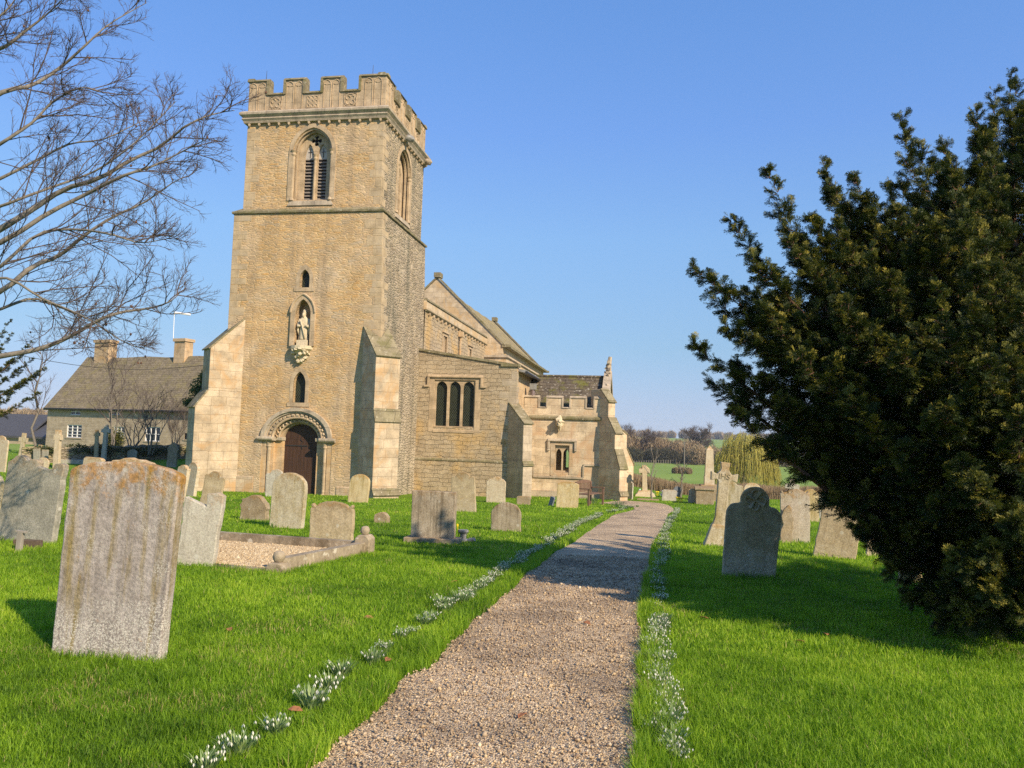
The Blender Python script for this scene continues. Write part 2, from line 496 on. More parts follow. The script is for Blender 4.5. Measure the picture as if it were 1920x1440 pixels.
def leafmat(name, stops, trans=0.35, rough=0.6, bright=1.0, spec=0.25):
    k = NT(name, rough, spec)
    a = k.n('Attribute', attribute_name='tint')
    c = k.ramp(a.outputs['Fac'], stops)
    k.link(c, k.b.inputs['Base Color'])
    tr = k.n('BsdfTranslucent'); k.link(c, tr.inputs[0])
    mx = k.n('MixShader'); mx.inputs[0].default_value = trans
    k.link(k.b.outputs[0], mx.inputs[1]); k.link(tr.outputs[0], mx.inputs[2]); k.link(mx.outputs[0], k.out.inputs[0])
    return k.m

M = {}
IRON = [(0.502,0.329,0.147), (0.551,0.366,0.176), (0.511,0.343,0.176), (0.444,0.301,0.157), (0.569,0.400,0.211), (0.511,0.310,0.123), (0.434,0.329,0.205)]
M['rubble'] = rubble('ironstone_rubble', IRON, (0.531,0.400,0.225), sx=3.3, sz=14.5, patch=(0.500,0.410,0.302), bump=0.5, grime=0.6, stain=(0.370,0.273,0.168), foot=(0.542,0.450,0.315), footz=(-0.9, 0.9))
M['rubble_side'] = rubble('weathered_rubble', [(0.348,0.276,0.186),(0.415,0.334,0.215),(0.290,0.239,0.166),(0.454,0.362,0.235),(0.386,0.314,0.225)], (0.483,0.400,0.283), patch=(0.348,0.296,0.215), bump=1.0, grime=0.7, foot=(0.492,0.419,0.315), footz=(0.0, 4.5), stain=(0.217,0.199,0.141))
M['rubble_aisle'] = coursed('coursed_grey_rubble', (0.425,0.334,0.215), (0.348,0.276,0.181), (0.463,0.382,0.264), (0.246,0.199,0.130), patch=(0.522,0.346,0.141), bw=0.42, bh=0.19, bump=1.0)
M['rubble_house'] = coursed('cottage_rubble', (0.444,0.362,0.254), (0.376,0.305,0.215), (0.483,0.410,0.304), (0.348,0.286,0.205), bw=0.5, bh=0.22, bump=0.5)
M['ash'] = ashlar('buff_ashlar', (0.541,0.439,0.304), (0.483,0.382,0.254), (0.348,0.267,0.176), 0.62, 0.33, stain=(0.483,0.324,0.157))
M['ash_pale'] = ashlar('pale_ashlar', (0.509,0.416,0.293), (0.440,0.347,0.232), (0.317,0.243,0.160), 0.58, 0.36, stain=(0.457,0.285,0.133))
M['quoin'] = ashlar('quoin_stone', (0.473,0.366,0.230), (0.425,0.324,0.196), (0.348,0.267,0.166), 0.9, 0.6, stain=(0.406,0.334,0.235), rnd=False)
M['ash_warm'] = ashlar('warm_ashlar', (0.521,0.391,0.244), (0.473,0.343,0.205), (0.366,0.267,0.166), 0.7, 0.32, stain=(0.521,0.324,0.137))
M['ash_porch'] = ashlar('porch_ashlar', (0.599,0.486,0.333), (0.521,0.410,0.273), (0.348,0.267,0.176), 0.66, 0.40, stain=(0.483,0.314,0.176))
M['ash_grey'] = ashlar('grey_ashlar', (0.454,0.382,0.283), (0.406,0.334,0.244), (0.318,0.258,0.176), 0.7, 0.35, stain=(0.348,0.286,0.196))
M['dress'] = ashlar('dressed_stone', (0.473,0.366,0.240), (0.425,0.324,0.205), (0.328,0.248,0.157), 0.5, 0.4, bump=0.35)
M['mould'] = ashlar('weathered_moulding', (0.454,0.382,0.283), (0.406,0.334,0.244), (0.270,0.209,0.147), 0.9, 0.6, streak=(0.213,0.181,0.137), bump=0.6)
M['cop'] = ashlar('lichened_coping', (0.261,0.226,0.140), (0.222,0.188,0.113), (0.135,0.113,0.070), 0.8, 0.5, moss=(0.155,0.142,0.061), white=(0.483,0.443,0.332), bump=0.9)
M['stat'] = plain('carved_stone', (0.541,0.462,0.314), 0.9, 0.1, 18, 0.25, 0.6, dist=0.02)
M['slate'] = ashlar('stone_slates', (0.241,0.198,0.131), (0.183,0.151,0.101), (0.087,0.070,0.044), 0.34, 0.17, moss=(0.222,0.188,0.087), white=(0.406,0.358,0.244), bump=0.9)
M['slate_nave'] = ashlar('nave_slates', (0.290,0.245,0.148), (0.241,0.203,0.118), (0.145,0.118,0.070), 0.34, 0.2, axis='y', moss=(0.318,0.255,0.096), bump=0.7)
M['slate_porch'] = ashlar('porch_slates', (0.145,0.118,0.083), (0.106,0.085,0.061), (0.038,0.033,0.026), 0.36, 0.17, axis='x', moss=(0.15,0.15,0.03), white=(0.483,0.452,0.367), bump=1.0)
M['blueslate'] = plain('blue_slate', (0.065,0.066,0.072), 0.6, 0.4, 8, 0.25)
M['lead'] = plain('lead', (0.24,0.235,0.22), 0.5, 0.4, 6, 0.3)
M['pipe'] = plain('painted_downpipe', (0.17,0.13,0.13), 0.5, 0.4)
M['iron'] = plain('black_iron', (0.03,0.03,0.03), 0.5, 0.4)
M['louvre'] = plain('slate_louvre', (0.20,0.17,0.14), 0.8, 0.2, 12, 0.3, obj=(1,1,6))
M['dark'] = plain('unlit_interior', (0.012,0.011,0.010), 1.0, 0.0, 3, 0.1, 0)
M['white'] = plain('white_paint', (0.8,0.8,0.78), 0.5, 0.3, 10, 0.04)
M['winboard'] = plain('pale_board', (0.42,0.38,0.33), 0.8, 0.2)

def doorwood():
    k = NT('oak_door', 0.65, 0.3)
    o = k.co((1, 1, 1)); sp = k.n('SeparateXYZ'); k.link(o, sp.inputs[0])
    g = k.noise(k.co((26, 26, 1.2)), 1, 5, 0.6)
    c = k.mix(k.ramp(g, [(0.3, 0.0), (0.7, 1.0)]), (0.030, 0.016, 0.010), (0.085, 0.042, 0.024))
    fr = k.math('FRACT', k.math('MULTIPLY', sp.outputs[0], 6.2))
    gap = k.ramp(fr, [(0.0, 0.0), (0.05, 1.0), (0.95, 1.0), (1.0, 0.0)])
    c = k.mix(1.0, c, k.ramp(gap, [(0.0, 0.25), (1.0, 1.0)]), 'MULTIPLY')
    return k.done(c, k.bump(k.math('ADD', gap, k.math('MULTIPLY', g, 0.3)), 0.6, 0.01))
M['door'] = doorwood()

def leaded(name, sc=9.0, glass=(0.006, 0.009, 0.006), came=(0.10, 0.11, 0.07)):
    k = NT(name, 0.45, 0.25)
    o = k.co(); sp = k.n('SeparateXYZ'); k.link(o, sp.inputs[0])
    u = k.math('MULTIPLY', k.math('ADD', sp.outputs[0], sp.outputs[1]), sc * 1.25)
    w = k.math('MULTIPLY', sp.outputs[2], sc * 0.8)
    d = []
    for op in ('ADD', 'SUBTRACT'):
        fr = k.math('FRACT', k.math(op, u, w))
        d.append(k.ramp(fr, [(0.0, 1.0), (0.09, 0.0), (0.91, 0.0), (1.0, 1.0)]))
    mk = k.math('MAXIMUM', d[0], d[1])
    nz = k.noise(o, 3.1, 3)
    c = k.mix(mk, k.mix(k.ramp(nz, [(0.4, 0.0), (0.7, 1.0)]), glass, (0.016, 0.022, 0.014)), came)
    k.link(k.math('ADD', k.math('MULTIPLY', mk, 0.3), 0.45), k.b.inputs['Roughness'])
    return k.done(c, k.bump(mk, 0.4, 0.005))
M['leaded'] = leaded('leaded_glass')
M['glass'] = plain('window_glass', (0.02, 0.025, 0.03), 0.08, 0.6, 3, 0.2, 0.02)

# ------------------------------------------------------------------ the church
YAW = rad(10.25)
CH = Vector((-5.23, 31.0, 0.0))
church = empty('church', CH, -YAW, 'stone church with a tall battlemented west tower, long nave roof and low battlemented porch', 'church')
# local axes: +x along the west front to the right, +y away to the east, z up

def pointed(cx, z0, zs, w, h, n=8):
    hw = w / 2; R = (hw * hw + h * h) / w; c = hw - R
    a1 = atan2(h, -c)
    right = [(cx + c + R * cos(a1 * i / n), zs + R * sin(a1 * i / n)) for i in range(n + 1)]
    left = [(2 * cx - x, z) for x, z in reversed(right[:-1])]
    return [(cx - hw, z0), (cx + hw, z0)] + right + left

def rounded(cx, z0, zs, w, h, n=20):
    hw = w / 2
    return [(cx - hw, z0), (cx + hw, z0)] + [(cx + hw * cos(pi * i / n), zs + h * sin(pi * i / n)) for i in range(n + 1)]

def panel(mb, outline, holes, mapf, dv=None, skip=0):
    loops = [[Vector((a, z, 0)) for a, z in outline]] + [[Vector((a, z, 0)) for a, z in h] for h in holes]
    flat = [p for l in loops for p in l]
    tris = geometry.tessellate_polygon(loops)
    mb.add([mapf(p.x, p.y) for p in flat], [tuple(t) for t in tris])
    if dv:
        for h in holes:
            n = len(h)
            vs = [Vector(mapf(a, z)) for a, z in h]
            vs2 = [v + Vector(dv) for v in vs]
            mb.add([tuple(v) for v in vs + vs2], [(i, (i + 1) % n, (i + 1) % n + n, i + n) for i in range(n)])

def fill(mb, poly, mapf, dv=(0, 0, 0)):
    loops = [[Vector((a, z, 0)) for a, z in poly]]
    mb.add([tuple(Vector(mapf(p.x, p.y)) + Vector(dv)) for p in loops[0]], [tuple(t) for t in geometry.tessellate_polygon(loops)])

def arch_band(mb, outer, inner, mapf, dv):
    """solid band between two open loops with the same number of points; dv = thickness vector"""
    n = len(outer)
    vs = []
    for lp, k in ((outer, 0), (inner, 0), (inner, 1), (outer, 1)):
        for a, z in lp:
            vs.append(tuple(Vector(mapf(a, z)) + Vector(dv) * k))
    fs = []
    for q in range(4):
        b0, b1 = q * n, ((q + 1) % 4) * n
        fs += [(b0 + i, b0 + i + 1, b1 + i + 1, b1 + i) for i in range(n - 1)]
    fs += [(0, n, 2 * n, 3 * n), (n - 1, 2 * n - 1, 3 * n - 1, 4 * n - 1)]
    mb.add(vs, fs)

CXW = -3.34        # centre line of the west front
ZB = -2.2

def wmap(v=0.0):
    def f(a, z):
        z_ = min(max(z, 4), 10.5)
        x = a
        if a > -0.5: x = a - 0.028 * max(0, min(z, 10.5) - 5)      # south edge batters in
        return (x, v, z)
    return f

# lower stage
mb = MB()
door_hole = rounded(CXW, -1.4, 1.22, 3.0, 1.22)
low_win = pointed(CXW, 2.68, 3.45, 0.52, 0.48)
niche_hole = pointed(CXW + 0.03, 4.95, 6.25, 0.68, 0.6)
lancet = pointed(CXW - 0.0, 7.34, 7.72, 0.42, 0.36)
out = [(-6.6, ZB), (0.0, ZB), (0.0, 5.0), (0.0, 10.45), (-6.6, 10.45)]
panel(mb, out, [door_hole, low_win, niche_hole, lancet], wmap(0), (0, 0.40, 0))
b = MB(); b.M = Matrix()
mb.build('tower_west_wall', M['rubble'], church)
mb = MB()
def smap(u=0.0):
    return lambda a, z: (u - 0.028 * max(0, min(z, 10.5) - 5), a, z)
panel(mb, [(0, ZB), (5.95, ZB), (5.95, 5), (5.95, 10.45), (0, 10.45), (0, 5.0)], [], smap(0))
mb.add([(-6.6, 0, ZB), (-6.6, 5.95, ZB), (-6.6, 5.95, 10.45), (-6.6, 0, 10.45)], [(0, 1, 2, 3)])
mb.add([(-6.6, 5.95, ZB), (0, 5.95, ZB), (-0.15, 5.95, 10.45), (-6.6, 5.95, 10.45)], [(0, 1, 2, 3)])
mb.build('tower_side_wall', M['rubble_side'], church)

# upper (bell) stage
UX0, UX1, UY0, UY1 = -6.3, -0.32, 0.14, 5.75
BZ0, BZS, BZA = 10.98, 13.0, 1.02
BW = 1.7
def bell_hole(c): return pointed(c, BZ0, BZS, BW, BZA, 10)
mb = MB()
f_w = lambda a, z: (a, UY0, z)
f_s = lambda a, z: (UX1, a, z)
panel(mb, [(UX0, 10.3), (UX1, 10.3), (UX1, 14.5), (UX0, 14.5)], [bell_hole(CXW)], f_w, (0, 0.42, 0))
mb.build('bell_stage_west_wall', M['rubble'], church)
mb = MB()
BS = 2.95
panel(mb, [(UY0, 10.3), (UY1, 10.3), (UY1, 14.5), (UY0, 14.5)], [bell_hole(BS)], f_s, (-0.42, 0, 0))
mb.add([(UX0, UY0, 10.3), (UX0, UY1, 10.3), (UX0, UY1, 14.5), (UX0, UY0, 14.5)], [(0, 1, 2, 3)])
mb.add([(UX0, UY1, 10.3), (UX1, UY1, 10.3), (UX1, UY1, 14.5), (UX0, UY1, 14.5)], [(0, 1, 2, 3)])
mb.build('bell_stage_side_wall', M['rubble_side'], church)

def bell_window(face):
    """two louvred lights under a pierced circle, nook shafts and a pointed hood"""
    root = bpy.data.objects.new('bell_window', None); COL.objects.link(root); root.parent = church
    if face == 'w':
        mp = lambda d: (lambda a, z: (CXW + a, UY0 + d, z)); dv = lambda t: (0, t, 0)
        P = lambda a, d, z: (CXW + a, UY0 + d, z)
    else:
        mp = lambda d: (lambda a, z: (UX1 - d, BS + a, z)); dv = lambda t: (-t, 0, 0)
        P = lambda a, d, z: (UX1 - d, BS + a, z)
    # tracery plate
    t = MB()
    l1 = pointed(-0.29, BZ0 + 0.12, 12.95, 0.40, 0.52, 8)
    l2 = pointed(0.29, BZ0 + 0.12, 12.95, 0.40, 0.52, 8)
    # pierced quatrefoil: four lobes
    q = []
    for i in range(32):
        a = 2 * pi * i / 32
        rr = 0.12 + 0.11 * abs(cos(2 * a)) ** 0.6
        q.append((rr * cos(a), 13.60 + rr * sin(a)))
    panel(t, bell_hole(0), [l1, l2, q], mp(0.33), dv(0.12))
    t.build('tracery', M['dress'], root)
    t = MB()
    for s_ in (-1, 1):      # cusps in the circle
        for r_ in (-1, 1):
            t.tube([P(s_ * 0.21, 0.36, 13.60 + r_ * 0.21), P(s_ * 0.055, 0.36, 13.60 + r_ * 0.055)], [0.07, 0.035], 6)
    t.build('cusp', M['dress'], root)
    # jamb lining slightly proud of reveal = arch mouldings
    t = MB()
    for (w0, w1, d0, th) in ((BW + 0.36, BW + 0.02, -0.035, 0.06), (BW + 0.06, BW - 0.12, 0.04, 0.06), (BW - 0.10, BW - 0.24, 0.16, 0.08)):
        o1 = [(a, z) for a, z in pointed(0, BZ0, BZS, w0, BZA + (w0 - BW) / 2, 10)[1:]] + [(-w0 / 2, BZ0)]
        o2 = [(a, z) for a, z in pointed(0, BZ0, BZS, w1, BZA + (w1 - BW) / 2, 10)[1:]] + [(-w1 / 2, BZ0)]
        arch_band(t, o1, o2, mp(d0), dv(th))
    t.build('arch_moulding', M['dress'], root)
    t = MB()
    for s_ in (-1, 1):
        a = s_ * (BW / 2 - 0.01)
        t.tube([P(a, 0.03, BZ0 + 0.1), P(a, 0.03, 12.9)], 0.062, 10)
        t.tube([P(a, 0.03, 12.86), P(a, 0.03, 12.92), P(a, 0.03, 13.0), P(a, 0.03, 13.08)], [0.07, 0.10, 0.085, 0.14], 10)
        t.tube([P(a, 0.03, BZ0), P(a, 0.03, BZ0 + 0.06), P(a, 0.03, BZ0 + 0.14)], [0.11, 0.10, 0.065], 10)
    t.tube([P(0, 0.31, BZ0 + 0.1), P(0, 0.31, 12.8)], 0.055, 10)
    t.tube([P(0, 0.31, 12.76), P(0, 0.31, 12.82), P(0, 0.31, 12.9), P(0, 0.31, 13.0)], [0.06, 0.09, 0.075, 0.12], 10)
    t.build('shaft', M['dress'], root, smooth=False)
    for s_ in (-1, 1):
        l = MB()
        n = 13
        for i in range(n):
            z = BZ0 + 0.14 + i * 0.14
            c0 = P(s_ * 0.29 - 0.2, 0.40, z); c1 = P(s_ * 0.29 + 0.2, 0.40, z); c2 = P(s_ * 0.29 + 0.2, 0.52, z + 0.11); c3 = P(s_ * 0.29 - 0.2, 0.52, z + 0.11)
            up = Vector((0, 0, 0.03))
            l.hexa([c0, c1, c2, c3] + [tuple(Vector(c) + up) for c in (c0, c1, c2, c3)])
        l.build('louvre', M['louvre'], root)
        l = MB()
        fill(l, pointed(s_ * 0.29, 12.83, 12.95, 0.40, 0.52, 6), mp(0.42))
        l.build('head_board', M['winboard'], root)
        l = MB()
        l.tube([P(s_ * 0.29, 0.41, 12.9), P(s_ * 0.29, 0.41, 13.3)], 0.012, 4)
        l.tube([P(s_ * 0.29 - 0.09, 0.41, 13.14), P(s_ * 0.29 + 0.09, 0.41, 13.14)], 0.012, 4)
        l.build('cross_slit', M['dark'], root)
    l = MB(); fill(l, bell_hole(0), mp(0.62)); l.build('backing', M['dark'], root)
    # sloping sill
    l = MB()
    s0 = [P(-1.0, -0.05, BZ0 - 0.22), P(1.0, -0.05, BZ0 - 0.22), P(1.0, 0.3, BZ0 - 0.1), P(-1.0, 0.3, BZ0 - 0.1)]
    s1 = [P(-0.9, -0.02, BZ0 - 0.03), P(0.9, -0.02, BZ0 - 0.03), P(0.9, 0.36, BZ0 + 0.13), P(-0.9, 0.36, BZ0 + 0.13)]
    l.hexa(s0 + s1); l.build('sill', M['mould'], root)
bell_window('w'); bell_window('s')

# string courses and cornice
mb = MB()
mb.ring(-6.6, -0.15, 0.0, 5.95, [(-0.5, 10.42), (0.07, 10.42), (0.08, 10.50), (0.0, 10.55), (-0.32, 10.78), (-0.5, 10.78)])
mb.build('string_course', M['cop'], church)
mb = MB()
mb.ring(UX0, UX1, UY0, UY1, [(-0.1, 14.26), (0.12, 14.28), (0.14, 14.36), (0.20, 14.44), (0.16, 14.5), (0.27, 14.60), (0.28, 14.68), (0.20, 14.76), (-0.1, 14.78)])
mb.build('cornice', M['mould'], church)
mb = MB()
for i in range(14):
    x = UX0 + 0.12 + i * (UX1 - UX0 - 0.24) / 13
    mb.prism([(x - 0.05, 14.3), (x + 0.05, 14.3), (x + 0.04, 14.20), (x, 14.15), (x - 0.04, 14.20)], UY0 - 0.11, UY0 + 0.02)
    y = UY0 + 0.12 + i * (UY1 - UY0 - 0.24) / 13
    mb.prism([(y - 0.05, 14.3), (y + 0.05, 14.3), (y + 0.04, 14.20), (y, 14.15), (y - 0.04, 14.20)], UX1 - 0.02, UX1 + 0.11, 'x')
split_build(mb, 'corbel', M['dress'], church)

# battlemented parapet
mer = [(-6.32, -5.50), (-4.66, -3.88), (-3.02, -2.24), (-1.36, -0.30)]
ws = UY0 - 0.02; PT = 0.3
ylen = UY1 - UY0 + 0.02
mery = [(ws, ws + 1.0), (ws + 1.72, ws + 2.48), (ws + 3.2, ws + 3.96), (ylen + ws - 0.95, ylen + ws)]
ZC, ZM = 15.48, 16.08
mb = MB()
X0, X1, Y0, Y1 = UX0 - 0.02, UX1 + 0.02, ws, ws + ylen
for (y0, y1) in ((Y0, Y0 + PT), (Y1 - PT, Y1)):
    mb.box((X0, y0, 14.7), (X1, y1, ZC))
    for a, b_ in mer: mb.box((a, y0 + 0.001, ZC - 0.02), (b_, y1 - 0.001, ZM))
for (x0, x1) in ((X0 + 0.002, X0 + PT), (X1 - PT, X1 - 0.002)):
    mb.box((x0, Y0 + PT, 14.7), (x1, Y1 - PT, ZC))
    for a, b_ in mery: mb.box((x0, max(a, Y0 + PT), ZC - 0.02), (x1, min(b_, Y1 - PT), ZM))
mb.build('parapet', M['dress'], church)
mb = MB()
def cope_x(a, b_, y0, z, h=0.12, o=0.07):
    mb.prism([(y0 - o, z), (y0 + PT + o, z), (y0 + PT + o * 0.4, z + h), (y0 + o * 0.6, z + h)], a, b_, 'x')
def cope_y(a, b_, x0, z, h=0.12, o=0.07):
    mb.prism([(x0 - o, z), (x0 + PT + o, z), (x0 + PT - o * 0.6, z + h), (x0 - o * 0.4, z + h)], a, b_, 'y')
for y0 in (Y0, Y1 - PT):
    for a, b_ in mer: cope_x(a - (0.06 if a < -6 else 0.1), b_ + (0.06 if b_ > -0.5 else 0.1), y0, ZM)
    for i in range(3): cope_x(mer[i][1] + 0.1, mer[i + 1][0] - 0.1, y0, ZC)
    for i in range(3):       # upright coping beside each opening
        mb.box((mer[i][1] - 0.003, y0 - 0.06, ZC + 0.0), (mer[i][1] + 0.10, y0 + PT + 0.06, ZM))
        mb.box((mer[i + 1][0] - 0.10, y0 - 0.06, ZC + 0.0), (mer[i + 1][0] + 0.003, y0 + PT + 0.06, ZM))
for x0 in (X0, X1 - PT):
    for i, (a, b_) in enumerate(mery): cope_y(a - (0.06 if i == 0 else 0.1), b_ + (0.06 if i == 3 else 0.1), x0, ZM + 0.004)
    for i in range(3): cope_y(mery[i][1] + 0.1, mery[i + 1][0] - 0.1, x0, ZC)
    for i in range(3):
        mb.box((x0 - 0.06, mery[i][1] - 0.003, ZC), (x0 + PT + 0.06, mery[i][1] + 0.1, ZM))
        mb.box((x0 - 0.06, mery[i + 1][0] - 0.1, ZC), (x0 + PT + 0.06, mery[i + 1][0] + 0.003, ZM))
mb.build('parapet_coping', M['cop'], church)
# carved panels of the parapet
mb = MB()
def relief(P, kind, c, w, z0, z1):
    if kind == 'lancets':
        for s_ in (-1, 1):
            cc = c + s_ * w * 0.25
            loop = pointed(cc, z0, z1 - 0.2, w * 0.40, 0.2, 4)
            mb.tube([P(a, z) for a, z in loop], 0.022, 4, closed=True)
            mb.tube([P(cc - w * 0.2, z1 - 0.16), P(cc - w * 0.03, z1 - 0.2)], 0.02, 4)
            mb.tube([P(cc + w * 0.2, z1 - 0.16), P(cc + w * 0.03, z1 - 0.2)], 0.02, 4)
    elif kind == 'quatre':
        zc = (z0 + z1) / 2; r = (z1 - z0) * 0.5
        mb.tube([P(c + r * cos(2 * pi * i / 24), zc + r * sin(2 * pi * i / 24)) for i in range(24)], 0.028, 4, closed=True)
        pts = []
        for i in range(40):
            a = 2 * pi * i / 40
            rr = r * (0.42 + 0.44 * abs(sin(2 * a)) ** 0.7)
            pts.append(P(c + rr * cos(a), zc + rr * sin(a)))
        mb.tube(pts, 0.026, 4, closed=True)
        for s_ in (-1, 1):
            for q in (-1, 1):
                mb.tube([P(c + s_ * r, zc + q * r), P(c + s_ * r * .74, zc + q * r * .74)], 0.02, 4)
        mb.tube([P(c - r*1.05, zc - r*1.05), P(c + r*1.05, zc - r*1.05), P(c + r*1.05, zc + r*1.05), P(c - r*1.05, zc + r*1.05)], 0.02, 4, closed=True)
    else:
        zc = (z0 + z1) / 2; r = (z1 - z0) * 0.5
        for i in range(3):
            for j in range(3):
                x = c + (i - 1) * r * 0.66; z = zc + (j - 1) * r * 0.66
                mb.tube([P(x + r*.27*cos(2*pi*k/8), z + r*.27*sin(2*pi*k/8)) for k in range(8)], 0.024, 4, closed=True)
        for i in range(4):
            q = (i - 1.5) * r * 0.66
            mb.tube([P(c + q, zc - r), P(c + q, zc + r)], 0.018, 4)
            mb.tube([P(c - r, zc + q), P(c + r, zc + q)], 0.018, 4)
PW = lambda a, z: (a, Y0 - 0.008, z)
PS = lambda a, z: (X1 + 0.008, a, z)
for P_, ms in ((PW, mer), (PS, mery)):
    for i, (a, b_) in enumerate(ms): relief(P_, 'lancets', (a + b_) / 2, min(b_ - a, 0.8), 14.84, ZM - 0.06)
    for i in range(3): relief(P_, 'lattice' if i == 1 else 'quatre', (ms[i][1] + ms[i + 1][0]) / 2, 0.5, 14.86, 15.38)
mb.build('carved_panel', M['dress'], church)
mb = MB()
for x in (-5.65, -0.95): mb.tube([(x, Y0 + 0.15, 16.15), (x + 0.01, Y0 + 0.15, 16.62)], [0.014, 0.008], 5)
split_build(mb, 'lightning_rod', M['iron'], church)
for (x, y, sd_) in ((UX1 + 0.34, 2.6, 3), (UX1 + 0.3, 5.5, 5)):
    mb = MB()
    mb.blob((x - .16, y, 14.42), (0.26, 0.16, 0.15), sd_, 0.35)
    mb.blob((x + 0.02, y, 14.36), (0.15, 0.12, 0.12), sd_ + 2, 0.35)
    mb.build('gargoyle', M['lead'] if sd_ == 3 else M['mould'], church, smooth=True)
mb = MB(); mb.box((UX0 + 0.1, UY0 + 0.1, 14.75), (UX1 - 0.1, UY1 - 0.1, 14.95)); mb.build('tower_roof', M['lead'], church)

# quoins: alternating dressed corner stones
def quoins(mat, corners, z0, z1, seed=1, tp=None):
    rnd_ = random.Random(seed); q = MB()
    for (cx, cy, sx_, sy_) in corners:
        z = z0; i = 0
        while z < z1 - 0.1:
            h = rnd_.uniform(0.26, 0.40); h = min(h, z1 - z)
            lx, ly = (rnd_.uniform(.5, .8), rnd_.uniform(.25, .4)) if i % 2 else (rnd_.uniform(.25, .42), rnd_.uniform(.5, .8))
            dx = 0.0
            if tp: dx = -tp * max(0, z + h / 2 - 5)
            e = 0.006
            xa, xb = sorted((cx + dx + e * -sx_, cx + dx + sx_ * lx)); ya, yb = sorted((cy - e * sy_, cy + sy_ * ly))
            q.box((xa, ya, z + 0.006), (xb, yb, z + h - 0.006))
            z += h; i += 1
    return q.build('quoins', mat, church, bevel=0.008, seg=1)
quoins(M['quoin'], [(-6.6, 0, 1, 1)], 5.9, 10.4, 3)
quoins(M['quoin'], [(0.0, 0, -1, 1)], 5.3, 10.4, 5, tp=0.028)
quoins(M['quoin'], [(UX0, UY0, 1, 1)], 10.75, 14.1, 8)
quoins(M['quoin'], [(UX1, UY0, -1, 1)], 10.75, 14.1, 9)

# west front windows
def small_light(name, hole, d, mat):
    o_ = MB(); fill(o_, hole, wmap(0), (0, d, 0)); return o_.build(name, mat, church)
for (cx, z0, zs, w, h, fr) in ((CXW, 2.68, 3.45, 0.52, 0.48, 0.15), (CXW, 7.34, 7.72, 0.42, 0.36, 0.16)):
    root = bpy.data.objects.new('lancet_window', None); COL.objects.link(root); root.parent = church
    t = MB()
    ext = lambda g: [(a, z) for a, z in pointed(cx, z0 - g * 0.0, zs, w + 2 * g, h + g * 1.3, 8)[1:]] + [(cx - w / 2 - g, z0)]
    arch_band(t, ext(fr), ext(0.0), wmap(-0.012), (0, 0.05, 0))
    t.box((cx - w / 2 - 0.22, -0.03, z0 - 0.16), (cx + w / 2 + 0.22, 0.3, z0))
    t.build('surround', M['dress'], root)
    t = MB(); fill(t, pointed(cx, z0, zs, w, h), wmap(0), (0, 0.22, 0)); t.build('glazing', M['leaded'], root)

# niche with statue
root = bpy.data.objects.new('statue_niche', None); COL.objects.link(root); root.parent = church
NC = CXW + 0.03
t = MB()
fill(t, pointed(NC, 4.95, 6.25, 0.68, 0.6), wmap(0), (0, 0.40, 0))
t.build('niche_back', M['ash_warm'], root)
t = MB()
o1 = [(NC + 0.52, 4.95)] + [(a, z) for a, z in pointed(NC, 4.95, 6.3, 1.04, 0.76, 8)[2:]] + [(NC - 0.52, 4.95)]
o2 = [(NC + 0.34, 4.95)] + [(a, z) for a, z in pointed(NC, 4.95, 6.25, 0.68, 0.60, 8)[2:]] + [(NC - 0.34, 4.95)]
arch_band(t, o1, o2, wmap(-0.10), (0, 0.16, 0))
t.tube([(a, -0.11, z) for a, z in o1[1:-1]], 0.045, 6)
t.build('niche_frame', M['dress'], root)
t = MB()      # corbel carved below the statue
t.lathe([(0.02, 4.22), (0.09, 4.27), (0.12, 4.38), (0.2, 4.5), (0.24, 4.62), (0.36, 4.74), (0.46, 4.82), (0.46, 4.95)], (NC, 0.02, 0), 14)
for i in range(22):
    a = rad(190 + 160 * (i % 8) / 7.0); zz = 4.32 + 0.15 * (i // 6) + 0.03 * (i % 3); rr = 0.1 + (zz - 4.25) * 0.55
    t.blob((NC + rr * cos(a), 0.02 + rr * sin(a), zz), (0.09, 0.08, 0.075), i, 0.5, 1)
t.build('corbel', M['stat'], root, smooth=False)
t = MB()
t.box((NC - 0.24, -0.06, 4.95), (NC + 0.24, 0.34, 5.20))
t.build('plinth', M['stat'], root, bevel=0.015)
# standing robed figure: one continuous body surface
t = MB()
secs = [(5.20, .235, .15), (5.28, .225, .15), (5.50, .205, .15), (5.72, .19, .14), (5.86, .205, .14), (5.98, .215, .14), (6.08, .20, .125), (6.14, .12, .10), (6.17, .065, .075), (6.21, .062, .07), (6.25, .085, .09), (6.33, .095, .105), (6.41, .085, .095), (6.46, .05, .06), (6.48, .01, .01)]
n = 20; vs = []; 
for k, (z, rx, ry) in enumerate(secs):
    for j in range(n):
        a = 2 * pi * j / n
        fold = 1 + (0.09 * sin(5 * a + z * 2) + 0.05 * sin(9 * a)) * (1 if z < 6.1 else 0)
        vs.append((NC - 0.01 + rx * cos(a) * fold, 0.14 + ry * sin(a) * fold, z))
fs = [(i*n+j, i*n+(j+1)%n, (i+1)*n+(j+1)%n, (i+1)*n+j) for i in range(len(secs)-1) for j in range(n)]
fs.append(tuple(range(n)))
t.add(vs, fs)
for s_ in (-1, 1):     # sleeves and hands
    t.tube([(NC + s_ * .17, .13, 6.06), (NC + s_ * .245, .10, 5.86), (NC + s_ * .20, .0, 5.74), (NC + s_ * .10, -.03, 5.80)], [.075, .075, .065, .035], 8)
    t.tube([(NC + s_ * .23, .06, 5.80), (NC + s_ * .25, .08, 5.6), (NC + s_ * .22, .10, 5.42)], [.06, .05, .012], 6)
t.tube([(NC - .02, .045, 6.30), (NC - .02, .03, 6.2), (NC - .02, .05, 6.10)], [.05, .06, .015], 8)     # beard
t.tube([(NC - .12, -.03, 6.02), (NC + .0, -.045, 5.7), (NC + .12, -.03, 5.26)], [.045, .03, .03], 6)  # diagonal drapery
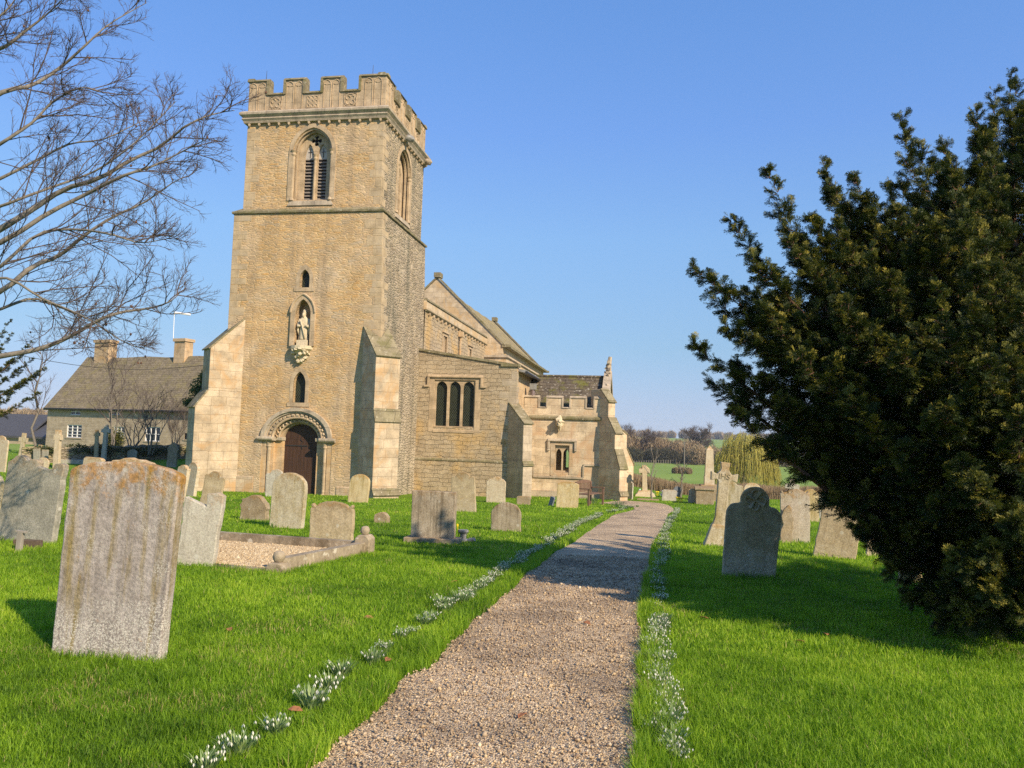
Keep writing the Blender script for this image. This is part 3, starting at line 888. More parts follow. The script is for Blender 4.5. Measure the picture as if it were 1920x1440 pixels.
t.build('statue', M['stat'], root, smooth=True)

# west doorway of three round orders
root = bpy.data.objects.new('west_doorway', None); COL.objects.link(root); root.parent = church
ZS = 1.22; KR = 0.82
def ro(r, z0=ZS, n=28): return [(CXW + r * cos(pi * i / n), ZS + r * KR * sin(pi * i / n)) for i in range(n + 1)]
t = MB()
arch_band(t, ro(1.52), ro(1.36), wmap(-0.12), (0, 0.14, 0))
arch_band(t, ro(1.36), ro(1.28), wmap(-0.05), (0, 0.08, 0))
t.build('hood_mould', M['mould'], root)
t = MB()
arch_band(t, ro(1.30), ro(1.05), wmap(0.02), (0, 0.30, 0))
t.tube([(a, 0.03, z) for a, z in ro(1.06)], 0.055, 8)
arch_band(t, ro(1.06), ro(0.86), wmap(0.20), (0, 0.20, 0))
t.tube([(a, 0.21, z) for a, z in ro(0.87)], 0.05, 8)
arch_band(t, ro(0.87), ro(0.74), wmap(0.36), (0, 0.14, 0))
t.build('arch_order', M['dress'], root)
t = MB()
for i in range(19):      # billets on the outer order
    a0 = pi * (i + 0.22) / 19; a1 = pi * (i + 0.78) / 19; am = (a0 + a1) / 2
    t.tube([(CXW + 1.17 * cos(a0), 0.0, ZS + 1.17 * KR * sin(a0)), (CXW + 1.17 * cos(a1), 0.0, ZS + 1.17 * KR * sin(a1))], 0.055, 6)
for i in range(15):      # chevrons on the inner order
    a0 = pi * i / 15; am = pi * (i + .5) / 15; a1 = pi * (i + 1) / 15
    pt = lambda r, a, y: (CXW + r * cos(a), y, ZS + r * KR * sin(a))
    t.tube([pt(1.03, a0, .19), pt(0.90, am, .13), pt(1.03, a1, .19)], 0.035, 5)
t.build('billet_moulding', M['ash_pale'], root)
t = MB()
for s_ in (-1, 1):
    def bx(a, b_, y0, y1, z0, z1):
        xa, xb = sorted((CXW + s_ * a, CXW + s_ * b_)); t.box((xa, y0, z0), (xb, y1, z1))
    bx(1.30, 1.50, 0.02, 0.40, -1.4, ZS - 0.1)
    bx(1.06, 1.30, 0.16, 0.40, -1.4, ZS - 0.1)
    bx(0.90, 1.06, 0.02, 0.40, -1.4, ZS - 0.1) if False else None
    bx(0.74, 1.06, 0.30, 0.52, -1.4, ZS - 0.02)
split_build(t, 'jamb', M['ash_warm'], root)
t = MB()
for s_ in (-1, 1):
    c = CXW + s_ * 1.20
    t.tube([(c, 0.08, -0.95), (c, 0.08, ZS - 0.34)], 0.075, 12)
    t.tube([(c, 0.08, ZS - 0.36), (c, 0.08, ZS - 0.30), (c, 0.08, ZS - 0.26), (c, 0.08, ZS - 0.1)], [.08, .105, .09, .14], 12)
    t.tube([(c, 0.08, -1.2), (c, 0.08, -1.0), (c, 0.08, -0.9)], [.14, .13, .08], 12)
t.build('nook_shaft', M['dress'], root, smooth=False)
t = MB()
for s_ in (-1, 1):
    xa, xb = sorted((CXW + s_ * 0.98, CXW + s_ * 1.66))
    t.prism([(-0.10, ZS - 0.1), (0.36, ZS - 0.1), (0.36, ZS + 0.07), (-0.15, ZS + 0.07), (-0.16, ZS - 0.02)], xa, xb, 'x')
    xa, xb = sorted((CXW + s_ * 0.70, CXW + s_ * 1.0))
    t.prism([(0.18, ZS - 0.08), (0.5, ZS - 0.08), (0.5, ZS + 0.06), (0.15, ZS + 0.06)], xa, xb, 'x')
split_build(t, 'impost', M['mould'], root, bevel=0.02)
t = MB()
t.box((CXW - 0.80, 0.50, -1.2), (CXW + 0.80, 0.58, ZS))
fill(t, rounded(CXW, ZS - 0.01, ZS, 1.56, 0.66), wmap(0), (0, 0.50, 0))
d = t.build('door', M['door'], root)
t = MB()
t.box((CXW - 0.72, 0.475, ZS - 0.28), (CXW + 0.25, 0.498, ZS - 0.245))
t.tube([(CXW - 0.02, 0.48, ZS + 0.12), (CXW - 0.06, 0.48, ZS - 0.02), (CXW + 0.05, 0.48, ZS - 0.10), (CXW - 0.03, 0.48, ZS - 0.22), (CXW + 0.04, 0.48, ZS - 0.40)], 0.010, 5)
t.build('strap_hinge', M['iron'], root)
t = MB()
t.box((CXW - 1.75, -0.20, -1.6), (CXW - 0.9, 0.3, -0.98)); t.box((CXW + 0.9, -0.20, -1.6), (CXW + 1.75, 0.3, -0.98)); t.box((CXW - 0.9, -0.15, -1.6), (CXW + 0.9, 0.5, -0.97))
split_build(t, 'base_block', M['ash_pale'], root, bevel=0.02)

# plinth blocks of dressed masonry around the tower foot
mb = MB()
mb.prism([(-0.035, -2), (-0.035, -0.62), (0.02, -0.55), (0.02, -2)], CXW + 1.78, -0.3, 'x')
mb.prism([(-0.03, -2), (-0.03, -0.35), (0.02, -0.30), (0.02, -2)], -6.2, CXW - 1.78, 'x')
split_build(mb, 'plinth_course', M['ash_pale'], church)

def buttress(corner, ang, w, stages, mat, capmat, name='buttress', last=None):
    """diagonal stepped buttress. stages: [(proj, z_bottom, z_top_front, z_top_at_wall)] from the ground up; ang = direction it points, local degrees"""
    o_ = bpy.data.objects.new(name, None)
    b_ = MB(); c_ = MB()
    for i, (p, z0, z1, z2) in enumerate(stages):
        inner = stages[i + 1][0] if i + 1 < len(stages) else (last if last is not None else -w / 2)
        b_.prism([(p, z0), (p, z1), (inner, z2), (-0.9, z2), (-0.9, z0)], -w / 2, w / 2, 'y') if False else b_.add(
            *(lambda P: (P, [(0,1,2,3,4), (9,8,7,6,5), (0,5,6,1), (1,6,7,2), (2,7,8,3), (3,8,9,4), (4,9,5,0)]))(
                [(p, -w/2, z0), (p, -w/2, z1), (inner, -w/2, z2), (-0.9, -w/2, z2), (-0.9, -w/2, z0),
                 (p, w/2, z0), (p, w/2, z1), (inner, w/2, z2), (-0.9, w/2, z2), (-0.9, w/2, z0)]))
        dx, dz = inner - p, z2 - z1
        L = sqrt(dx * dx + dz * dz); nx, nz = dz / L * 0.05, -dx / L * 0.05
        e = 0.07; ww = w / 2 + 0.03
        p0x, p0z = p - dx / L * e, z1 - dz / L * e
        c_.add([(p0x, -ww, p0z), (p0x, ww, p0z), (inner, ww, z2), (inner, -ww, z2), (p0x + nx, -ww, p0z + nz), (p0x + nx, ww, p0z + nz), (inner + nx, ww, z2 + nz), (inner + nx, -ww, z2 + nz)],
               [(0,3,2,1),(4,5,6,7),(0,1,5,4),(1,2,6,5),(2,3,7,6),(3,0,4,7)])
        w -= 0.012
    body = b_.build(name, mat, church, bevel=0.02, seg=2); body.location = (corner[0], corner[1], 0); body.rotation_euler = (0, 0, rad(ang))
    cp = split_build(c_, 'weathering', capmat, body)
    return body
buttress((0.0, 0.0), -45, 1.06, [(1.06, -2, -0.75, -0.55), (0.90, -0.55, 2.05, 2.5), (0.74, 2.5, 4.55, 5.75)], M['ash_pale'], M['cop'])
buttress((-6.6, 0.0), -135, 1.10, [(1.32, -2, -0.5, -0.35), (1.22, -0.35, 2.4, 3.05), (0.76, 3.05, 4.75, 6.05)], M['ash_pale'], M['cop'])

# ---- south aisle
AV, AU, AE = 5.2, 4.6, 26.0
amap = lambda d: (lambda a, z: (a, AV + d, z))
L3 = [pointed(1.11 + i * 0.63, 1.99, 3.72, 0.53, 0.30, 6) for i in range(3)]
mb = MB()
panel(mb, [(0, ZB), (AU, ZB), (AU, 4.72), (0, 5.42)], [[(0.78, 1.95), (2.70, 1.95), (2.70, 4.09), (0.78, 4.09)]], amap(0), (0, 0.16, 0))
mb.build('aisle_west_wall', M['rubble_aisle'], church)
mb = MB()
mb.add([(AU, AV, ZB), (AU, AE, ZB), (AU, AE, 4.6), (AU, AV, 4.72)], [(0, 1, 2, 3)])
mb.build('aisle_south_wall', M['ash_warm'], church)
quoins(M['ash_grey'], [(AU, AV, -1, 1)], 0.55, 4.6, 12)
mb = MB()
mb.add([(-0.05, AV - 0.07, 5.42), (AU + 0.08, AV - 0.07, 4.72), (AU + 0.08, AV + 0.3, 4.72), (-0.05, AV + 0.3, 5.42), (-0.05, AV - 0.07, 5.53), (AU + 0.08, AV - 0.07, 4.83), (AU + 0.08, AV + 0.3, 4.83), (-0.05, AV + 0.3, 5.53)], [(0,3,2,1),(4,5,6,7),(0,1,5,4),(1,2,6,5),(2,3,7,6),(3,0,4,7)])
mb.box((AU - 0.75, AV - 0.09, 4.74), (AU + 0.12, AV + 0.3, 4.86))
mb.build('aisle_coping', M['cop'], church)
mb = MB()
mb.add([(0, AV + 0.25, 5.36), (AU + 0.35, AV + 0.25, 4.62), (AU + 0.35, AE, 4.58), (0, AE, 5.36), (0, AV + 0.25, 5.30), (AU + 0.35, AV + 0.25, 4.5), (AU + 0.35, AE, 4.46), (0, AE, 5.24)], [(0,1,2,3),(4,7,6,5),(0,4,5,1),(1,5,6,2),(2,6,7,3),(3,7,4,0)])
mb.build('aisle_roof', M['lead'], church)
mb = MB()
mb.tube([(AU + 0.40, AV + 0.1, 4.50), (AU + 0.40, 14.5, 4.44)], 0.07, 8)
mb.build('gutter', M['iron'], church)
mb = MB()
mb.prism([(AV - 0.06, 0.42), (AV - 0.06, 0.48), (AV + 0.02, 0.56), (AV + 0.02, 0.42)], -0.02, AU + 0.02, 'x')
mb.build('plinth_string', M['cop'], church)
mb = MB()
mb.box((-0.02, AV - 0.035, ZB), (AU + 0.035, AV + 0.02, 0.42)); mb.build('plinth_course', M['rubble_aisle'], church)
root = bpy.data.objects.new('aisle_window', None); COL.objects.link(root); root.parent = church
t = MB()
panel(t, [(0.785, 1.955), (2.695, 1.955), (2.695, 4.085), (0.785, 4.085)], L3, amap(0.06), (0, 0.14, 0))
t.box((0.80, AV + 0.06, 1.80), (2.76, AV + 0.1, 1.95)) if False else None
t.build('tracery', M['dress'], root)
t = MB()
t.box((0.56, AV - 0.012, 1.72), (0.782, AV + 0.15, 4.2)); t.box((2.698, AV - 0.012, 1.72), (2.95, AV + 0.15, 4.2)); t.box((0.782, AV - 0.014, 4.088), (2.698, AV + 0.15, 4.2))
t.prism([(AV - 0.03, 1.70), (AV - 0.03, 1.80), (AV + 0.2, 1.952), (AV + 0.2, 1.70)], 0.782, 2.698, 'x')
t.build('surround', M['dress'], root)
t = MB()
t.prism([(AV - 0.10, 4.20), (AV - 0.10, 4.25), (AV + 0.02, 4.35), (AV + 0.02, 4.20)], 0.46, 3.05, 'x')
for x in (0.46, 2.95): t.box((x, AV - 0.09, 3.82), (x + 0.10, AV + 0.02, 4.21))
t.box((0.30, AV - 0.09, 3.76), (0.56, AV + 0.02, 3.84)); t.box((2.95, AV - 0.09, 3.76), (3.21, AV + 0.02, 3.84))
t.build('label_mould', M['dress'], root)
for l in L3:
    t = MB(); fill(t, l, amap(0.20)); t.build('glazing', M['leaded'], root)
buttress((AU, AV), -45, 0.50, [(1.02, -2, 0.40, 0.56), (0.95, 0.56, 2.2, 3.1)], M['ash_grey'], M['cop'])

# ---- nave: clerestory with low parapet
NV0, NV1 = 5.95, 19.5
mb = MB()
panel(mb, [(NV0 - .1, 4.9), (NV1, 4.9), (NV1, 7.9), (NV0 - .1, 7.9)], [[(c - 0.38, 5.2), (c + 0.38, 5.2), (c + 0.38, 6.65), (c - 0.38, 6.65)] for c in (9.6, 15.2)], lambda a, z: (0.0, a, z), (-0.2, 0, 0))
mb.build('clerestory_wall', M['rubble_aisle'], church)
mb = MB()
for c in (9.6, 15.2):
    mb.box((-0.15, c - 0.5, 5.1), (0.03, c - 0.38, 6.75)); mb.box((-0.15, c + 0.38, 5.1), (0.03, c + 0.5, 6.75)); mb.box((-0.15, c - 0.38, 6.65), (0.03, c + 0.38, 6.77))
    mb.box((-0.12, c - 0.06, 5.1), (-0.02, c + 0.06, 6.65)); mb.box((-0.01, c - 0.6, 6.80), (0.10, c + 0.6, 6.88))
mb.build('clerestory_frame', M['dress'], church)
mb = MB()
for c in (9.6, 15.2): mb.add([(-0.14, c - 0.38, 5.1), (-0.14, c + 0.38, 5.1), (-0.14, c + 0.38, 6.65), (-0.14, c - 0.38, 6.65)], [(0, 1, 2, 3)])
split_build(mb, 'clerestory_glazing', M['ash_warm'], church)
mb = MB()
mb.box((-0.3, NV0 - .1, 7.44), (0.06, NV1, 7.86)); mb.build('nave_parapet', M['ash'], church)
mb = MB()
mb.prism([(0.0, 7.34), (0.12, 7.40), (0.12, 7.44), (0.0, 7.47)], NV0 - .1, NV1 + 0.02); mb.prism([(-0.34, 7.86), (0.12, 7.86), (0.05, 7.98), (-0.28, 7.98)], NV0 - .1, NV1)
mb.build('nave_coping', M['cop'], church)
mb = MB()
for i in range(18):
    y = NV0 + 0.4 + i * 0.75
    mb.box((0.0, y, 7.24), (0.1, y + 0.14, 7.36))
split_build(mb, 'nave_corbel', M['dress'], church)
mb = MB()
mb.box((0.02, 12.25, 7.0), (0.26, 12.55, 7.28)); mb.tube([(0.12, 12.4, 7.05), (0.12, 12.4, 5.1)], 0.055, 8)
mb.build('downpipe', M['ash_warm'], church)
mb = MB()
mb.add([(0, NV0, 7.5), (0, NV1, 7.5), (-3.3, NV1, 8.1), (-3.3, NV0, 8.1), (-6.6, NV0, 7.5), (-6.6, NV1, 7.5)], [(0, 1, 2, 3), (3, 2, 5, 4)])
mb.add([(-6.6, NV0, ZB), (-6.6, NV1, ZB), (-6.6, NV1, 7.5), (-6.6, NV0, 7.5)], [(0, 1, 2, 3)])
mb.build('nave_low_roof', M['lead'], church)
# steep-roofed crossing and chancel
RU, RZ, EU, EZ, CE = -3.35, 11.75, 1.12, 7.42, 38.4
LU = 2 * RU - EU
mb = MB()
mb.add([(LU, NV1, ZB), (EU, NV1, ZB), (EU, NV1, EZ), (RU, NV1, RZ), (LU, NV1, EZ)], [(0, 1, 2, 3, 4)])
mb.add([(LU, CE, ZB), (EU, CE, ZB), (EU, CE, EZ), (RU, CE, RZ), (LU, CE, EZ)], [(0, 1, 2, 3, 4)])
mb.add([(EU, NV1, ZB), (EU, CE, ZB), (EU, CE, EZ), (EU, NV1, EZ)], [(0, 1, 2, 3)])
mb.add([(LU, NV1, ZB), (LU, CE, ZB), (LU, CE, EZ), (LU, NV1, EZ)], [(0, 1, 2, 3)])
mb.build('chancel_wall', M['ash'], church)
mb = MB()
ny = 24; vs = []
for i in range(ny + 1):
    y = NV1 + 0.25 + (CE - NV1 - 0.5) * i / ny
    sag = -0.16 * sin(pi * i / ny) + 0.03 * sin(i * 1.7)
    vs += [(EU + 0.02, y, EZ - 0.05), ((EU + RU) / 2, y, (EZ + RZ) / 2 - 0.06 + sag), (RU, y, RZ - 0.1 + sag), ((LU + RU) / 2, y, (EZ + RZ) / 2 - .06 + sag), (LU - .02, y, EZ - 0.05)]
fs = [(i*5+j, (i+1)*5+j, (i+1)*5+j+1, i*5+j+1) for i in range(ny) for j in range(4)]
mb.add(vs, fs)
mb.build('chancel_roof', M['slate_nave'], church)
mb = MB()
for y in (NV1 - 0.08, CE - 0.3):
    for s_ in (1, -1):
        eu = RU + s_ * (EU - RU + 0.12)
        mb.hexa([(RU, y, RZ + .02), (eu, y, EZ - .10), (eu, y + .4, EZ - .10), (RU, y + .4, RZ + .02), (RU, y, RZ + .17), (eu, y, EZ + .05), (eu, y + .4, EZ + .05), (RU, y + .4, RZ + .17)])
    mb.box((EU - 0.05, y, EZ - 0.12), (EU + 0.5, y + 0.4, EZ + 0.03))
    mb.box((RU - 0.22, y - 0.08, RZ + 0.05), (RU + 0.22, y + 0.55, RZ + 0.36))
mb.box((EU, NV1 + 0.32, EZ - 0.12), (EU + 0.42, CE - 0.3, EZ + 0.02))
mb.build('gable_coping', M['cop'], church)
mb = MB()
mb.box((-0.0, NV1 - 0.3, 5.0), (EU + 0.30, CE, 6.62)); mb.build('chancel_lower_wall', M['ash'], church)
mb = MB()
mb.prism([(EU - 0.1, 6.62), (EU + 0.42, 6.62), (EU + 0.40, 6.68), (EU, 6.84)], NV1 - 0.35, CE); mb.box((-0.3, NV1 - 0.42, 6.60), (EU + 0.44, NV1 - 0.0, 6.74))
for k in range(3): mb.box((EU + 0.30, NV1, 6.25 - k * 0.22), (EU + 0.40 - k * 0.03, CE, 6.33 - k * 0.22))
mb.build('chancel_string', M['mould'], church)

# ---- south porch
PV0, PV1, PU0, PU1 = 7.3, 12.1, 4.6, 8.5
ZP = 3.02
mb = MB()
pm = lambda v: (lambda a, z: (a, v, z))
win = [(6.14, 0.02), (6.82, 0.02), (6.82, 1.28), (6.14, 1.28)]
panel(mb, [(PU0, ZB), (PU1, ZB), (PU1, ZP), (PU0, ZP)], [win], pm(PV0), (0, 0.35, 0))
panel(mb, [(PU0, ZB), (PU1, ZB), (PU1, ZP), (PU0, ZP)], [win], pm(PV1), (0, -0.35, 0))
fs_ = [(PV0, ZB), (PV1, ZB), (PV1, 3.0), (9.7, 4.55), (PV0, 3.0)]
panel(mb, fs_, [rounded(9.7, -1.6, 0.9, 1.9, 0.9)], lambda a, z: (PU1, a, z), (-0.4, 0, 0))
for (a, b_) in ((4.62, 5.28), (5.72, 6.40), (6.82, 7.50), (7.95, 8.5)): mb.box((a, PV0, ZP - 0.01), (b_, PV0 + 0.3, 3.50))
mb.build('porch_wall', M['ash_porch'], church)
mb = MB()
for (a, b_) in ((4.62, 5.28), (5.72, 6.40), (6.82, 7.50), (7.95, 8.5)):
    mb.prism([(PV0 - 0.05, 3.50), (PV0 + 0.35, 3.50), (PV0 + 0.30, 3.60), (PV0 + 0.03, 3.60)], a - 0.05, b_ + 0.05, 'x')
    if a > 5: mb.box((a - 0.06, PV0 - 0.03, ZP), (a + 0.002, PV0 + 0.33, 3.50))
    if b_ < 8.4: mb.box((b_ - 0.002, PV0 - 0.03, ZP), (b_ + 0.06, PV0 + 0.33, 3.50))
for (a, b_) in ((5.34, 5.66), (6.46, 6.76), (7.56, 7.89)): mb.prism([(PV0 - 0.04, ZP), (PV0 + 0.34, ZP), (PV0 + 0.30, ZP + 0.05), (PV0 + 0.02, ZP + 0.05)], a, b_, 'x')
mb.build('porch_coping', M['mould'], church)
mb = MB()
mb.prism([(PV0 - 0.10, 2.50), (PV0 - 0.11, 2.58), (PV0 + 0.02, 2.68), (PV0 + 0.02, 2.46)], 4.9, PU1 + 0.1, 'x')
mb.build('porch_string', M['cop'], church)
mb = MB()
mb.prism([(PV0 + .3, 3.05), (9.7, 4.68), (PV1 - .3, 3.05), (PV1 - .3, 2.95), (9.7, 4.56), (PV0 + .3, 2.95)], PU0 - 0.3, PU1 - 0.25, 'x')
mb.tube([(PU0, 9.7, 4.70), (PU1 - .3, 9.7, 4.70)], 0.08, 6)
mb.build('porch_roof', M['slate_porch'], church)
mb = MB()
for s_ in (-1, 1):
    ye = 9.7 + s_ * 2.35
    mb.hexa([(PU1 - .3, ye, 3.0), (PU1 + .08, ye, 3.0), (PU1 + .08, 9.7, 4.72), (PU1 - .3, 9.7, 4.72), (PU1 - .3, ye, 3.3), (PU1 + .08, ye, 3.3), (PU1 + .08, 9.7, 5.0), (PU1 - .3, 9.7, 5.0)])
for i, (z, r) in enumerate(((4.9, .24), (5.12, .2), (5.3, .17))): mb.blob((PU1 - .1, 9.7, z), (r * .7, r, .16), i, 0.4, 2)
mb.tube([(PU1 - .1, 9.7, 4.8), (PU1 - .08, 9.7, 5.3), (PU1 - .02, 9.7, 5.72)], [.16, .13, .09], 6)
mb.box((PU1 - .16, 9.4, 5.36), (PU1 - .02, 10.0, 5.50))
for i in range(5): mb.blob((PU1 - .12, 8.0 + i * .35, 3.65 + i * .27), (.12, .12, .13), i + 9, 0.5, 1)
mb.build('gable_cross', M['mould'], church)
mb = MB(); mb.blob((6.36, PV0 - 0.2, 2.38), (0.20, 0.20, 0.20), 4, 0.55, 2, 2.5); mb.blob((6.34, PV0 - 0.34, 2.25), (0.13, 0.14, 0.13), 6, 0.5, 2, 3); mb.tube([(6.36, PV0 - .2, 2.2), (6.36, PV0 - .12, 1.98)], [.09, .05], 6)
mb.build('gargoyle', M['stat'], church)
root = bpy.data.objects.new('porch_window', None); COL.objects.link(root); root.parent = church
for vv, s_ in ((PV0 + 0.12, 1), (PV1 - 0.12, -1)):
    t = MB()
    panel(t, [(6.145, 0.025), (6.815, 0.025), (6.815, 1.275), (6.145, 1.275)], [pointed(6.31, 0.10, 0.85, 0.27, 0.27, 6), pointed(6.65, 0.10, 0.85, 0.27, 0.27, 6)], pm(vv), (0, 0.12 * s_, 0))
    t.build('tracery', M['dress'], root)
t = MB()
t.box((5.95, PV0 - 0.02, -0.14), (6.14, PV0 + 0.2, 1.45)); t.box((6.82, PV0 - 0.02, -0.14), (7.0, PV0 + 0.2, 1.45)); t.box((6.14, PV0 - 0.022, 1.28), (6.82, PV0 + 0.2, 1.45))
t.prism([(PV0 - 0.04, -0.18), (PV0 - 0.04, -0.12), (PV0 + 0.2, 0.02), (PV0 + 0.2, -0.18)], 6.0, 6.95, 'x')
t.build('surround', M['ash_pale'], root)
t = MB()
t.prism([(PV0 - 0.12, 1.46), (PV0 - 0.12, 1.52), (PV0 + .02, 1.6), (PV0 + .02, 1.46)], 5.8, 7.16, 'x')
for x in (5.8, 7.06): t.box((x, PV0 - 0.10, 1.02), (x + 0.10, PV0 + 0.02, 1.47))
t.build('label_mould', M['mould'], root)
mb = MB()      # stepped string round the window
for (a, b_, z) in ((4.6, 5.15, 0.36), (5.15, 7.5, -0.26), (7.5, 8.6, 0.36)):
    mb.box((a, PV0 - 0.06, z), (b_, PV0 + 0.02, z + 0.08))
mb.box((5.12, PV0 - 0.06, -0.18), (5.20, PV0 + 0.02, 0.36)); mb.box((7.46, PV0 - 0.06, -0.18), (7.54, PV0 + 0.02, 0.36))
mb.box((4.6, PV0 - 0.10, ZB), (8.4, PV0 + 0.02, -0.86))
mb.build('porch_string', M['ash_grey'], church)
mb = MB(); mb.box((4.7, 7.7, -1.3), (8.4, 11.7, -1.16)); mb.build('porch_floor', M['ash_grey'], church)
buttress((PU1, PV0), -45, 0.46, [(1.30, -2, -0.86, -0.70), (1.22, -0.70, 0.34, 1.18), (0.86, 1.18, 1.92, 2.62), (0.36, 2.62, 3.35, 3.95)], M['ash_porch'], M['cop'])
buttress((PU1, PV1), 45, 0.46, [(1.42, -2, 0.34, 1.18), (0.9, 1.18, 1.92, 2.6)], M['ash_porch'], M['cop'])
mb = MB()
mb.box((4.85, PV0 - 0.02, 3.86), (5.15, PV0 + .25, 4.15)); mb.build('rainwater_hopper', M['lead'], church)
mb = MB()
mb.tube([(5.0, PV0 + .1, 3.9), (4.98, PV0 + .1, 2.9)], 0.10, 8); mb.build('downpipe', M['pipe'], church)

# ------------------------------------------------------------------ ground
def lawnmat():
    k = NT('lawn_soil_and_grass', 0.95, 0.1)
    o = k.co()
    a = k.noise(o, 0.35, 5, 0.6); b_ = k.noise(o, 3.0, 5, 0.65); c = k.noise(o, 60, 4, 0.7)
    col = k.mix(k.ramp(a, [(0.35, 0.0), (0.65, 1.0)]), (0.10, 0.20, 0.012), (0.15, 0.27, 0.018))
    col = k.mix(k.ramp(b_, [(0.42, 0.0), (0.7, 0.6)]), col, (0.19, 0.29, 0.03))
    col = k.mix(1.0, col, k.ramp(c, [(0.25, 0.55), (0.75, 1.35)]), 'MULTIPLY')
    return k.done(col, k.bump(c, 0.9, 0.04))
def fieldmat():
    k = NT('meadow', 0.95, 0.1)
    o = k.co()
    a = k.noise(o, 0.02, 5, 0.6); st = k.noise(k.co((0.05, 0.6, 1)), 1, 4, 0.6); c = k.noise(o, 3, 5, 0.7)
    col = k.mix(k.ramp(a, [(0.35, 0.0), (0.65, 1.0)]), (0.17, 0.26, 0.045), (0.22, 0.31, 0.06))
    col = k.mix(k.ramp(st, [(0.45, 0.0), (0.7, 0.45)]), col, (0.27, 0.31, 0.09))
    col = k.mix(1.0, col, k.ramp(c, [(0.25, 0.8), (0.75, 1.2)]), 'MULTIPLY')
    return k.done(col)
M['lawn'] = lawnmat(); M['field'] = fieldmat()
ys = np.concatenate([np.arange(-30, 0, 3.), np.arange(0, 60, 0.5), np.arange(60, 130, 2.), np.geomspace(130, 4000, 60)])
tt = np.linspace(-1, 1, 161)
rows = []
for y in ys:
    half = 30 + 1.9 * max(y, 0)
    rows.append(np.stack([tt * half, np.full_like(tt, y), T(tt * half, y)], 1))
V = np.array(rows); ny_, nx_ = V.shape[:2]
ii, jj = np.meshgrid(np.arange(ny_ - 1), np.arange(nx_ - 1), indexing='ij')
F = np.stack([ii*nx_+jj, ii*nx_+jj+1, (ii+1)*nx_+jj+1, (ii+1)*nx_+jj], -1).reshape(-1, 4)
mi = (ys[ii] > 58).astype(int).reshape(-1)
lawn = np_obj('ground', V, F, [M['lawn'], M['field']], smooth=True, mi=mi)
tag(lawn, kind='structure')

# gravel path
EDGE = [  # (px row, left px, right px) of the path in the photograph, turned into ground points
 (1440, 602, 1191), (1401, 628, 1192), (1361, 679, 1193), (1310, 730, 1196), (1277, 752, 1198), (1248, 805, 1199), (1204, 850, 1202), (1170, 888, 1196), (1135, 922, 1199),
 (1105, 958, 1204), (1077, 992, 1210), (1050, 1024, 1217), (1020, 1070, 1227), (999, 1104, 1239), (980, 1130, 1247), (966, 1152, 1254), (955, 1190, 1262)]
Lp = [ground(l, y) for y, l, r in EDGE]; Rp = [ground(r, y) for y, l, r in EDGE]
Lp.insert(0, Lp[0] + (Lp[0] - Lp[2]) * 2.0); Rp.insert(0, Rp[0] + (Rp[0] - Rp[2]) * 2.0)
Lp.insert(0, Lp[0] + Vector((-.6, -3, 0))); Rp.insert(0, Rp[0] + Vector((-.3, -3, 0)))
Lp += [ground(1168, 948), ground(1120, 943.5)]; Rp += [ground(1238, 944), ground(1165, 938.5)]
def resample(P, n):
    P = np.array([[p.x, p.y] for p in P]); d = np.concatenate([[0], np.cumsum(np.linalg.norm(np.diff(P, axis=0), axis=1))])
    return P
nsub = 6; PL, PR = [], []
def catm(P, i, t):
    p0, p1, p2, p3 = P[max(i-1,0)], P[i], P[i+1], P[min(i+2, len(P)-1)]
    return 0.5 * ((2*p1) + (-p0+p2)*t + (2*p0-5*p1+4*p2-p3)*t*t + (-p0+3*p1-3*p2+p3)*t**3)
for i in range(len(Lp) - 1):
    for q in range(nsub):
        PL.append(catm(Lp, i, q / nsub)); PR.append(catm(Rp, i, q / nsub))
PL.append(Lp[-1]); PR.append(Rp[-1])
PL = np.array([[p.x, p.y] for p in PL]); PR = np.array([[p.x, p.y] for p in PR])
rng = np.random.default_rng(5)
wv = lambda n, k: np.interp(np.arange(n), np.arange(0, n + 3, 3), rng.normal(0, k, len(np.arange(0, n + 3, 3))))
PL[:, 0] += rng.normal(0, 0.010, len(PL)) + wv(len(PL), .022); PR[:, 0] += rng.normal(0, 0.010, len(PR)) + wv(len(PR), .016)
path_poly = np.concatenate([PL, PR[::-1]])
def inside(poly, x, y):
    x = np.asarray(x); y = np.asarray(y); c = np.zeros(x.shape, bool); n = len(poly)
    for i in range(n):
        x1, y1 = poly[i]; x2, y2 = poly[(i + 1) % n]
        if y1 == y2: continue
        hit = ((y1 > y) != (y2 > y)) & (x < (x2 - x1) * (y - y1) / (y2 - y1) + x1)
        c ^= hit
    return c
def gravel(name, cols, sc=95, dark=0.6):
    k = NT(name, 0.9, 0.25)
    o = k.co()
    v = k.n('TexVoronoi', feature='F1'); k.link(o, v.inputs['Vector']); v.inputs['Scale'].default_value = sc
    sp = k.n('SeparateColor'); k.link(v.outputs['Color'], sp.inputs[0])
    n = len(cols)
    col = k.ramp(sp.outputs[0], [((i + .5) / n, c) for i, c in enumerate(cols)])
    col = k.mix(1.0, col, k.ramp(v.outputs['Distance'], [(0.2, 1.5), (0.85, dark + .25)]), 'MULTIPLY')
    big = k.noise(k.co((1, 1, 1)), 1.1, 5, 0.65)
    col = k.mix(k.ramp(big, [(0.42, 0.0), (0.64, 0.8)]), col, k.mix(0.4, k.mix(1.0, col, (0.6, 0.6, 0.6), 'MULTIPLY'), (0.17, 0.12, 0.085)))
    h = k.math('MULTIPLY', v.outputs['Distance'], -1.0)
    return k.done(col, k.bump(h, 0.9, 0.012))
GC = [(0.57,0.43,0.26),(0.25,0.175,0.105),(0.76,0.63,0.43),(0.43,0.30,0.175),(0.15,0.10,0.07),(0.63,0.47,0.26),(0.34,0.25,0.16),(0.50,0.385,0.245)]
M['gravel'] = gravel('path_gravel', GC)
